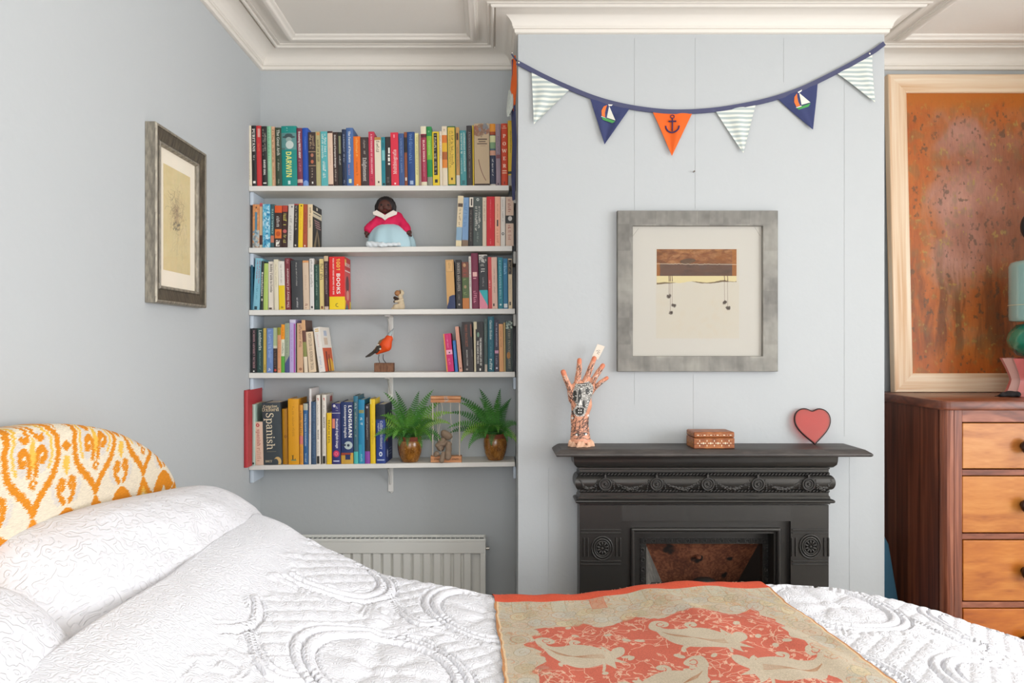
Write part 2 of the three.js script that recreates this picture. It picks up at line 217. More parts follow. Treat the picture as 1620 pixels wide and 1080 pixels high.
// ------------------------------------------------------------------ fireplace
{
  const iron = M('#42403d', 0.31, { metalness: 0.55, bumpMap: sized(data(256, 256, (u, v) => 128 + 150 * (fbm(u * 50, v * 50, 50, 3, 21) - 0.5) + 60 * (fbm(u * 6, v * 6, 6, 3, 5) - 0.5), false), 0.12), bumpScale: 0.0003 });
  const slate = M('#ffffff', 0.5, { map: sized(data(512, 256, (u, v) => { const n = fbm(u * 8, v * 30, 8, 4, 31), s = fbm(u * 30, v * 60, 30, 3, 77); return ramp([[0, [48, 44, 42]], [0.5, [70, 65, 62]], [0.75, [88, 82, 77]], [1, [104, 97, 90]]], n * 0.75 + (s - 0.5) * 0.35 + 0.1); }), 0.9, 0.5) });
  const fp = thing('fireplace', 'black cast-iron bedroom fireplace with garland frieze and rosettes', 'fireplace', [0.7737, 0, -ZC]);
  const P = (n, g, m = iron, par = fp, l) => partW(n, g, m, par, l);
  // mantel shelf with a moulded edge
  const mx0 = px(882, 2.69), mx1 = px(1377.5, 2.69), mt = py(701, ZC);
  const ms = new THREE.Shape([[0, 0], [0.006, 0.0], [0.012, 0.004], [0.015, 0.010], [0.013, 0.016], [0.005, 0.0215], [-0.004, 0.0245], [-0.16, 0.0245], [-0.16, 0]].map(([x, y]) => new THREE.Vector2(x, y)));
  { // edge runs along the front and returns at both ends
    const zf = 2.69, prof = [[-0.004, 0], [0.0, 0.0], [0.004, 0.002], [0.0065, 0.006], [0.006, 0.010], [0.001, 0.0145], [-0.006, 0.019], [-0.013, 0.0235], [-0.02, 0.0255], [-0.05, 0.0258]];
    const pts = [[mx0, ZC], [mx0, zf], [mx1, zf], [mx1, ZC]], nor = [[-1, 0], [-1, -1], [1, -1], [1, 0]], pos = [];
    const at = (i, k) => V(pts[i][0] + nor[i][0] * prof[k][0], mt - 0.0258 + prof[k][1], -(pts[i][1] + (i === 0 || i === 3 ? 0 : nor[i][1] * prof[k][0])));
    for (let i = 0; i < 3; i++) for (let k = 0; k < prof.length - 1; k++) { const a = at(i, k), b = at(i + 1, k), c = at(i, k + 1), d = at(i + 1, k + 1); for (const q of [a, b, d, a, d, c]) pos.push(q.x, q.y, q.z); }
    const g = new THREE.BufferGeometry(); g.setAttribute('position', new THREE.Float32BufferAttribute(pos, 3)); g.computeVertexNormals();
    P('mantel_shelf', [metric(toCreasedNormals(mergeVertices(g, 1e-5), 0.6)), metric(deep(mx0 + 0.045, mx1 - 0.045, mt - 0.0256, mt, zf + 0.045, ZC)), metric(deep(mx0 + 0.001, mx1 - 0.001, mt - 0.0258, mt - 0.01, zf + 0.03, ZC))], slate);
  }
  const Zb = 2.78, X0 = px(917, Zb), X1 = px(1311, Zb), top = py(798.6, Zb), oL = px(983.6, Zb), oR = px(1251, Zb), oT = py(824, Zb);
  P('surround', [deep(X0, oL, 0, top, Zb, ZC), deep(oR, X1, 0, top, Zb, ZC), deep(oL, oR, oT, top, Zb, ZC)]);
  // mouldings across the full width: profile (projection from Zb, height), returned at the ends
  const sweep = (prof) => {
    const pos = [], at = (i, k) => { const o = prof[k][0], s = i < 2 ? -1 : 1, e = i === 0 || i === 3; return V((s < 0 ? X0 : X1) + s * o, prof[k][1], -(e ? ZC : Zb - o)); };
    for (let i = 0; i < 3; i++) for (let k = 0; k < prof.length - 1; k++) { const a = at(i, k), b = at(i + 1, k), c = at(i, k + 1), d = at(i + 1, k + 1); for (const q of [a, b, d, a, d, c]) pos.push(q.x, q.y, q.z); }
    const g = new THREE.BufferGeometry(); g.setAttribute('position', new THREE.Float32BufferAttribute(pos, 3)); g.computeVertexNormals(); return toCreasedNormals(mergeVertices(g, 1e-5), 0.6);
  };
  const Y = (y) => py(y, Zb - 0.02), arc = (o, r, y0, y1, n = 10) => { const a = []; for (let i = 0; i <= n; i++) { const t = i / n * Math.PI; a.push([o + r * Math.sin(t), lerp(y0, y1, (1 - Math.cos(t)) / 2)]); } return a; };
  P('lower_moulding', sweep([[0, Y(799)], [0.004, Y(799)], [0.004, Y(797.5)], ...arc(0.006, 0.011, Y(797), Y(790.5)), [0.004, Y(790)], [0.004, Y(787.5)], [0.0, Y(785)], [0, Y(780.5)]]));
  const fz = arc(0.002, 0.016, Y(776), Y(752.5), 14);
  P('frieze', sweep([[0, Y(781)], [0.003, Y(779)], ...fz, [0.003, Y(749.5)], [0.0, Y(748)], [0, Y(743)]]));
  P('upper_cove', sweep([[0, Y(744)], [0.003, Y(743)], [0.003, Y(741)], [0.008, Y(740.3)], [0.012, Y(739.5)], [0.021, Y(735)], [0.0235, Y(729)], [0.024, Y(723)], [0.03, mt - 0.025], [-0.05, mt - 0.025]]));
  for (const y of [751, 777.6]) {                                      // twisted rope beads
    const g = []; for (let x = X0 + 0.004; x < X1 - 0.002; x += 0.0125) { const b = ball(0.0052, 0, 0, 0, 1.5, 0.72, 0.9, 8, 6); b.rotateZ(0.6); b.translate(x, Y(y), -(Zb - 0.0065)); g.push(b); } P('rope_moulding', g);
  }
  const zRos = Zb - 0.018, ctr = [957.3, 1038.4, 1119.4, 1198.7, 1278.7].map((x) => px(x, zRos)), yR = py(765.5, zRos);
  const ringAt = (r, t, x, y, z, sy = 1) => new THREE.TorusGeometry(r, t, 8, 28).scale(1, sy, 1).translate(x, y, z);
  for (const x of ctr) {
    P('frieze_rosette', [new THREE.CylinderGeometry(0.0215, 0.023, 0.006, 28).rotateX(Math.PI / 2).translate(x, yR, -zRos - 0.001), ringAt(0.0215, 0.0030, x, yR, -zRos + 0.004), ringAt(0.0135, 0.0024, x, yR, -zRos + 0.004), ball(0.0055, x, yR, -zRos + 0.004, 1, 1, 0.9),
      rbox(0.008, 0.013, 0.010, 0.002, x, yR + 0.029, -zRos + 0.001)]);
  }
  const swag = (xa, xb) => { const g = [], r = rng(Math.round(xa * 999)); const n = 22; for (let i = 0; i <= n; i++) { const t = i / n, x = lerp(xa, xb, t), sag = 0.030 * (1 - (2 * t - 1) ** 2), y = yR + 0.012 - sag, w = 0.003 + 0.0035 * Math.sin(Math.PI * t); for (let k = 0; k < 3; k++) g.push(ball(w * (0.62 + 0.4 * r()), x + (r() - 0.5) * 0.005, y + (r() - 0.5) * w * 1.6, -(Zb - 0.0165) + (y < yR - 0.008 ? -0.002 : 0) + (r() - 0.5) * 0.002, 1.2, 1, 0.8, 6, 4)); } return g; };
  for (let i = 0; i < 4; i++) P('garland', swag(ctr[i] + 0.026, ctr[i + 1] - 0.026));
  P('garland', swag(X0 + 0.0, ctr[0] - 0.026)); P('garland', swag(ctr[4] + 0.026, X1 + 0.003));
  for (const x of ctr) for (const e of [-1, 1]) { const g = []; for (let i = 0; i < 5; i++) g.push(ball(0.0034 + 0.0006 * (i % 2), x + e * (0.0275 + i * 0.0014), yR + 0.013 - i * 0.0075, -(Zb - 0.0165), 0.9, 1.2, 0.7, 7, 5)); P('tassel', g); }
  // side panels with an oval rosette and flutes
  for (const [a, b, cx, cy] of [[X0, oL, 952.5, 866.7], [oR, X1, 1281.5, 864]]) {
    const g = [], yy = (v) => py(v, Zb); for (const v of [837.5, 842.5, 887, 892]) g.push(rslab(a + 0.004, b - 0.003, yy(v) - 0.0022, yy(v) + 0.0022, -Zb - 0.004, -Zb + 0.005, 0.002));
    const c = px(cx, Zb); for (const e of [-1, 1]) for (const d of [0.052, 0.0665]) g.push(rslab(c + e * d - 0.0028, c + e * d + 0.0028, yy(880), yy(850), -Zb - 0.004, -Zb + 0.0045, 0.0025));
    P('fluted_panel', g);
    const y = py(cy, Zb), rs = [ringAt(0.038, 0.0034, c, y, -Zb + 0.002, 1.12), ringAt(0.030, 0.0036, c, y, -Zb + 0.003, 1.12), ringAt(0.0235, 0.0024, c, y, -Zb + 0.004, 1.12), ball(0.006, c, y, -Zb + 0.004, 1, 1, 0.9), ringAt(0.010, 0.0018, c, y, -Zb + 0.003)];
    for (let k = 0; k < 10; k++) { const t = k / 10 * Math.PI * 2; const p = ball(0.0085, 0, 0, 0, 0.5, 1, 0.5, 8, 6); p.rotateZ(-t); p.translate(c + Math.sin(t) * 0.0155, y + Math.cos(t) * 0.0172, -Zb + 0.004); rs.push(p); }
    P('oval_rosette', rs);
  }
  // stepped inner frame and bead
  const frame = (xa, xb, yt, w, za, zb) => [deep(xa, xa + w, 0, yt, za, zb), deep(xb - w, xb, 0, yt, za, zb), deep(xa + w, xb - w, yt - w, yt, za, zb)];
  P('inner_frame', frame(oL - 0.002, oR + 0.002, oT + 0.002, 0.038, 2.797, 2.88));
  const bL = px(1001, 2.79), bR = px(1233, 2.79), bT = py(838, 2.79), bead = [], r = 0.008;
  bead.push(rod(V(bL, 0, -2.795), V(bL, bT, -2.795), r, 14), rod(V(bR, 0, -2.795), V(bR, bT, -2.795), r, 14), rod(V(bL, bT, -2.795), V(bR, bT, -2.795), r, 14), ball(r, bL, bT, -2.795), ball(r, bR, bT, -2.795), ...frame(bL + 0.004, bR - 0.004, bT - 0.004, 0.012, 2.802, 2.89));
  P('bead_moulding', bead);
  const Zi = 2.86, iL = px(1009, Zi), iR = px(1219, Zi), iT = py(848, Zi), hL = px(1022.5, Zi), hR = px(1206.5, Zi), hT = py(860, Zi);
  P('grate_frame', [deep(iL - 0.03, hL, 0, iT + 0.03, Zi + 0.001, Zi + 0.03), deep(hR, iR + 0.03, 0, iT + 0.03, Zi + 0.001, Zi + 0.03), deep(hL, hR, hT, iT + 0.03, Zi + 0.001, Zi + 0.03)]);
  { const g = [], w = 0.0245, cyT = py(855, Zi); let k = 0;             // rings and short bars along the edge of the grate
    for (let x = iL + 0.012, q = 0; x < iR - 0.012; x += 0.0046, q++) { if (q % 7 === 3) { g.push(ringAt(0.0066, 0.0022, x, cyT, -Zi + 0.001, 1), ball(0.0026, x, cyT, -Zi + 0.0015)); } else if (q % 7 !== 2 && q % 7 !== 4) g.push(slab(x - 0.001, x + 0.001, cyT - 0.009, cyT + 0.009, -Zi - 0.001, -Zi + 0.0034)); }
    for (const cx of [(iL + hL) / 2 + 0.002, (iR + hR) / 2 - 0.002]) for (let y = cyT - 0.016, q = 0; y > 0.35; y -= 0.0046, q++) { if (q % 8 === 4) g.push(ringAt(0.0066, 0.0022, cx, y, -Zi + 0.001, 1), ball(0.0026, cx, y, -Zi + 0.0015)); else if (q % 8 !== 3 && q % 8 !== 5) g.push(slab(cx - 0.008, cx + 0.008, y - 0.001, y + 0.001, -Zi - 0.001, -Zi + 0.0034)); }
    P('ring_moulding', g); }
  const rust = M('#ffffff', 0.95, { map: data(512, 512, (u, v) => { const n = fbm(u * 7, v * 7, 7, 5, 41), f = fbm(u * 60, v * 60, 60, 3, 44), d = fbm(u * 5 + 3, v * 5, 5, 4, 47); let c = ramp([[0, [70, 36, 20]], [0.45, [104, 58, 36]], [0.6, [126, 74, 48]], [1, [150, 98, 66]]], n * 0.8 + (f - 0.5) * 0.7 + 0.1); const hole = smooth(0.66, 0.76, d + 0.34 * Math.exp(-(((u - 0.46) / 0.12) ** 2) - ((v - 0.80) / 0.06) ** 2)); c = mix3(c, [30, 22, 18], hole); return c; }) });
  const cheek = M('#ffffff', 0.7, { map: data(256, 512, (u, v) => { const n = fbm(u * 6, v * 5, 6, 4, 51), f = fbm(u * 40, v * 30, 40, 3, 54); return ramp([[0, [64, 62, 58]], [0.5, [100, 97, 90]], [0.68, [128, 122, 112]], [0.8, [146, 108, 70]], [1, [178, 168, 150]]], n * 0.8 + (f - 0.5) * 0.45 + 0.08); }) });
  const kL = px(1045, 3.05), kR = px(1171, 3.05), kB = 0.30, quad = (a, b, c, d) => sheet(6, 10, (u, v) => a.clone().lerp(b, u).lerp(d.clone().lerp(c, u), v));
  const A = V(hL, hT, -Zi - 0.03), B = V(hR, hT, -Zi - 0.03), t = (0.62 - kB) / (hT - kB), C = V(0.763, kB, -3.12), D = V(0.914, kB, -3.12);
  P('fireback', [quad(C, D, B, A)], rust, fp, 'rust-brown fireback with dark soot patches');
  P('cheek', [quad(V(hL, kB, -Zi - 0.028), C, A, A)], cheek, fp); P('cheek', [quad(D, V(hR, kB, -Zi - 0.028), B, B)], iron, fp);
  const dm = A.clone().lerp(B, 0.46).lerp(C.clone().lerp(D, 0.46), 0.17);
  P('damper_knob', [ball(0.012, dm.x, dm.y, dm.z + 0.01, 1, 0.8, 1.2), rod(V(dm.x, dm.y, dm.z - 0.02), V(dm.x, dm.y, dm.z + 0.012), 0.005)], rust, fp);
  P('grate_bars', [rod(V(hL, 0.515, -2.93), V(hR, 0.515, -2.93), 0.005), ...[0, 1, 2, 3, 4, 5, 6].map((k) => rod(V(lerp(hL, hR, (k + 0.5) / 7), 0.25, -2.93), V(lerp(hL, hR, (k + 0.5) / 7), 0.514, -2.93), 0.005)), ball(0.048, px(1113, 2.93), 0.520, -2.92, 1, 0.5, 0.6, 24, 14)]);
  P('hearth', [deep(0.12, 1.43, 0, 0.03, 2.5, 2.78)], slate);
}
// ------------------------------------------------------------------ shelves in the alcove
const ZS = 3.08, SH = [[391.3, 293.9, 806, 292.9, 8.2], [391.3, 391.6, 811, 388.7, 8.2], [391.3, 490.2, 815.6, 488, 8.2], [391.3, 589.7, 815.6, 588, 8.4], [391.3, 736, 815.6, 730.4, 7.4]];
const shelfTop = (i, X) => { const [xa, ya, xb, yb] = SH[i], a = px(xa, ZS), b = px(xb, ZS); return lerp(py(ya, ZS), py(yb, ZS), (X - a) / (b - a)); };
{
  const words = ['topmost', 'second from top', 'middle', 'fourth from top', 'lowest'], what = ['long row of books', 'doll between two rows of books', 'small clay figurine', 'orange bird', 'two ferns in pots'];
  const bare = M('#b6b4ae', 0.7);
  SH.forEach(([xa, ya, xb, yb, th], i) => {
    const a = XL + 0.001, b = px(xb, ZS), hA = shelfTop(i, a), hB = shelfTop(i, b), t = th / F * ZS, ang = Math.atan2(hB - hA, b - a), len = Math.hypot(b - a, hB - hA);
    const sh = thing('wall_shelf', `${words[i]} white painted alcove shelf holding the ${what[i]}`, 'shelf', [a, hA, -ZS], 0, 'white alcove shelves');
    const g = rslab(0.0, len - 0.002, -t, 0, -(ZB - ZS) + 0.001, 0, 0.0022); g.rotateZ(ang); part('shelf_board', [metric(g)], mShelf, sh);
    // battens on both walls and a bracket in the middle
    const mB = M('#c8d2dc', 0.6);
    part('side_batten', [rslab(0.0005, 0.0150, -t - 0.055, -t - 0.0006, -(ZB - ZS) + 0.002, -0.012, 0.003)], mB, sh, 'pale blue painted batten');
    part('side_batten', [rslab(CL - a - 0.012, CL - a - 0.0008, hB - hA - t - 0.05, hB - hA - t - 0.0005, -(ZB - ZS) + 0.002, -0.006, 0.003)], i < 3 ? bare : mB, sh);
    if (i > 1) {
      const X = px(610, ZS) - a, y = lerp(0, hB - hA, 0.5) - t, w = 0.011, L = i === 4 ? 0.125 : 0.10, zb = -(ZB - ZS) + 0.001;
      const br = [rslab(X - w, X + w, y - L, y - 0.0005, zb, zb + 0.004, 0.0015), rslab(X - w, X + w, y - 0.006, y - 0.0006, zb, -0.05, 0.0015), tube([V(X, y - L * 0.75, zb + 0.004), V(X, y - L * 0.45, zb + 0.03), V(X, y - 0.012, zb + 0.085)], 0.0045, 14, 6), tube([V(X, y - L, zb + 0.003), V(X + 0.003, y - L - 0.006, zb + 0.005), V(X + 0.007, y - L + 0.002, zb + 0.006)], 0.003, 8, 5)];
      part('shelf_bracket', br, mWhite, sh);
    }
  });
}
// ------------------------------------------------------------------ books: one atlas holds what is printed on every spine
const ATLAS = 2048, PX = 4;
const atlasCanvas = document.createElement('canvas'); atlasCanvas.width = atlasCanvas.height = ATLAS;
const A2 = atlasCanvas.getContext('2d'); A2.fillStyle = '#888'; A2.fillRect(0, 0, ATLAS, ATLAS);
let ax = 2, ay = 2, arow = 0;
function cell(w, h) { if (ax + w + 4 > ATLAS) { ax = 2; ay += arow + 4; arow = 0; } const c = [ax, ay, w, h]; ax += w + 4; arow = Math.max(arow, h); if (ay + h > ATLAS) console.log('atlas is full'); return c; }
// print items, a and b being fractions of the spine from its top
const R = (a, b, col, x0 = 0, x1 = 1) => (c, w, h) => { c.fillStyle = col; c.fillRect(x0 * w, a * h, (x1 - x0) * w, (b - a) * h); };
const T = (a, b, txt, col, sz = 0.55, font = 'serif', dir = 1, bold = true, at = 0.5) => (c, w, h) => { c.save(); c.translate(w * at, (a + b) / 2 * h); c.rotate(dir * Math.PI / 2); c.fillStyle = col; c.textAlign = 'center'; c.textBaseline = 'middle'; c.font = `${bold ? 'bold ' : ''}${sz * w}px ${font}`; const m = c.measureText(txt).width, L = (b - a) * h; c.scale(L / m, 1); c.fillText(txt, 0, 0.03 * sz * w); c.restore(); };
const H = (a, txt, col, sz = 0.5, font = 'sans-serif', at = 0.5) => (c, w, h) => { c.fillStyle = col; c.textAlign = 'center'; c.textBaseline = 'middle'; c.font = `bold ${sz * w}px ${font}`; c.fillText(txt, w * at, a * h); };
const Q = (a, b, col, sz = 0.35, at = 0.5, seed = 1) => (c, w, h) => {   // print too small to read: strokes like letters along the spine
  const r = rng(Math.round(a * 977 + b * 131 + seed * 71 + w * 13)); c.fillStyle = col; let y = a * h; const s = Math.max(2, sz * w);
  while (y < b * h - s * 0.4) { const l = s * (0.25 + 0.3 * r()); if (r() > 0.16) { const t = (0.55 + 0.45 * r()) * s; c.fillRect(w * at - s / 2, y, t, l * 0.42); if (r() > 0.4) c.fillRect(w * at - s / 2 + (r() < 0.5 ? 0 : t - l * 0.4), y, l * 0.4, l); } y += l + s * 0.12; }
};
const E = (a, x, ra, rx, col) => (c, w, h) => { c.fillStyle = col; c.beginPath(); c.ellipse(x * w, a * h, rx * w, ra * h, 0, 0, 7); c.fill(); };
const K = (cols, seed, n = 60, a = 0, b = 1) => (c, w, h) => { const r = rng(seed); for (let i = 0; i < n; i++) { c.fillStyle = cols[Math.floor(r() * cols.length)]; c.globalAlpha = 0.7; c.beginPath(); c.ellipse(r() * w, (a + (b - a) * r()) * h, w * (0.08 + 0.2 * r()), w * (0.05 + 0.18 * r()), r() * 3, 0, 7); c.fill(); } c.globalAlpha = 1; };
const hat = (c, w, h) => { c.fillStyle = '#5d8f8b'; c.fillRect(0, 0.115 * h, w, 0.28 * h); c.fillStyle = '#3d4f50'; c.beginPath(); c.ellipse(w * 0.5, 0.185 * h, w * 0.42, 0.022 * h, 0, 0, 7); c.fill(); c.beginPath(); c.ellipse(w * 0.5, 0.16 * h, w * 0.26, 0.032 * h, 0, 0, 7); c.fill(); c.fillStyle = '#93a8a2'; c.beginPath(); c.ellipse(w * 0.5, 0.225 * h, w * 0.2, 0.04 * h, 0, 0, 7); c.fill(); c.fillStyle = '#c9d2ca'; c.beginPath(); c.ellipse(w * 0.55, 0.315 * h, w * 0.26, 0.068 * h, 0, 0, 7); c.fill(); c.fillStyle = '#54706e'; c.fillRect(0, 0.365 * h, w * 0.25, 0.03 * h); };
const bookMat = M('#ffffff', 0.5), pageMat = M('#e6dcc6', 0.9, { bumpMap: data(64, 256, (u, v, x) => hash(x, 3) * 255, false), bumpScale: 0.0003 });
const W1 = '#f2ede2', K1 = '#1b1a1a';
let prevShort = null;
function book(row, i, [x0, x1, yt, lean, bg, short, look, items = [], o = {}], group, where) {
  const Z = o.Z ?? ZS + 0.005 + 0.010 * hash(row, i, 7), s = Z / F, xm = (x0 + x1) / 2, X = px(xm, Z), base = shelfTop(row, X) + 0.0004, yb = CY + (EYE - base) / s;
  const hp = yb - yt, h = hp * s / Math.cos(lean / hp), w = (x1 - x0) * s * 0.985, d = o.d ?? 0.118 + 0.014 * hash(i, row, 3), hard = o.hard ?? (h > 0.225), t = hard ? 0.0026 : 0.0012, bulge = hard ? 0.0022 : 0.0006, over = hard ? 0.003 : 0.0003;
  // print
  const cw = Math.max(10, Math.round((x1 - x0) * PX)), ch = Math.round(hp * PX), c = cell(cw, ch), st = cell(4, ch);
  A2.save(); A2.beginPath(); A2.rect(c[0] - 1, c[1] - 1, cw + 2, ch + 2); A2.clip(); A2.translate(c[0], c[1]); A2.fillStyle = bg; A2.fillRect(-1, -1, cw + 2, ch + 2); for (const f of items) f(A2, cw, ch); A2.restore();
  A2.save(); A2.beginPath(); A2.rect(st[0], st[1], 4, ch); A2.clip(); A2.translate(st[0] - 30, st[1]); A2.fillStyle = o.board ?? bg; A2.fillRect(0, 0, 60, ch); A2.restore();
  let cv = null; if (o.cover) { cv = cell(o.cw ?? 80, ch); A2.save(); A2.beginPath(); A2.rect(cv[0], cv[1], cv[2], ch); A2.clip(); A2.translate(cv[0], cv[1]); o.cover(A2, cv[2], ch); A2.restore(); }
  // cover: a board each side and a slightly rounded spine; pages inside
  const pos = [], uv = [], u = (p) => (p) / ATLAS, vv = (p) => 1 - p / ATLAS, rectSpine = [u(c[0] + 0.5), u(c[0] + cw - 0.5), vv(c[1] + ch - 0.5), vv(c[1] + 0.5)], rectSt = [u(st[0] + 1.5), u(st[0] + 2.5), vv(st[1] + ch - 1), vv(st[1] + 1)], rectCv = cv && [u(cv[0] + 0.5), u(cv[0] + cv[2] - 0.5), vv(cv[1] + ch - 0.5), vv(cv[1] + 0.5)];
  const quad = (P, r, ua = 0, ub = 1) => { const q = [[ua, 0], [ub, 0], [ub, 1], [ua, 1]]; for (const k of [0, 1, 2, 0, 2, 3]) { pos.push(...P[k]); uv.push(lerp(r[0], r[1], q[k][0]), lerp(r[2], r[3], q[k][1])); } };
  const xw = w / 2, n = hard ? 6 : 3, sp = []; for (let k = 0; k <= n; k++) { const a = -1 + 2 * k / n; sp.push([a * xw, bulge * (1 - a * a) - bulge]); }
  for (let k = 0; k < n; k++) { const [a, za] = sp[k], [b, zb] = sp[k + 1]; quad([[a, 0, za], [b, 0, zb], [b, h, zb], [a, h, za]], rectSpine, k / n, (k + 1) / n); }
  const zf = -bulge, zi = zf - t;
  quad([[xw, 0, zf], [xw, 0, -d], [xw, h, -d], [xw, h, zf]], rectCv ?? rectSt); quad([[-xw, 0, -d], [-xw, 0, zf], [-xw, h, zf], [-xw, h, -d]], rectSt);
  quad([[xw - t, 0, -d], [xw - t, 0, zi], [xw - t, h, zi], [xw - t, h, -d]], rectSt); quad([[-xw + t, 0, zi], [-xw + t, 0, -d], [-xw + t, h, -d], [-xw + t, h, zi]], rectSt); quad([[xw - t, 0, zi], [-xw + t, 0, zi], [-xw + t, h, zi], [xw - t, h, zi]], rectSt);
  for (const [y, f] of [[h, 0], [0, 1]]) { const q = (P) => quad(f ? [P[1], P[0], P[3], P[2]] : P, rectSt); q([[xw - t, y, zf], [xw, y, zf], [xw, y, -d], [xw - t, y, -d]]); q([[-xw, y, zf], [-xw + t, y, zf], [-xw + t, y, -d], [-xw, y, -d]]); for (let k = 0; k < n; k++) q([[sp[k][0], y, sp[k][1]], [sp[k + 1][0], y, sp[k + 1][1]], [sp[k + 1][0], y, zi], [sp[k][0], y, zi]]); }
  quad([[xw, 0, -d], [xw - t, 0, -d], [xw - t, h, -d], [xw, h, -d]], rectSt); quad([[-xw + t, 0, -d], [-xw, 0, -d], [-xw, h, -d], [-xw + t, h, -d]], rectSt);
  const g = new THREE.BufferGeometry(); g.setAttribute('position', new THREE.Float32BufferAttribute(pos, 3)); g.setAttribute('uv', new THREE.Float32BufferAttribute(uv, 2)); g.computeVertexNormals();
  const a = -Math.atan2(lean, hp);
  const near = prevShort ? `right of the ${prevShort} one` : 'leftmost there'; prevShort = short;
  const label = `${look}, ${where}, ${near}`; if (label.split(' ').length > 16) console.log('long label:', label);
  const b = thing('book', label, 'book', [X + (lean ? lean * 0 : 0), base + Math.abs(Math.sin(a)) * xw, -Z], 0, group);
  b.rotation.set(0, -(o.yaw ?? 0), a);
  part('cover', [g], bookMat, b);
  part('pages', [slab(-xw + t + 0.0001, xw - t - 0.0001, over, h - over, -d + over, zi - 0.0002)], pageMat, b);
}
const row = (r, group, where, list) => { prevShort = null; list.forEach((e, i) => book(r, i, e, group, where)); };
const D = -1.6;
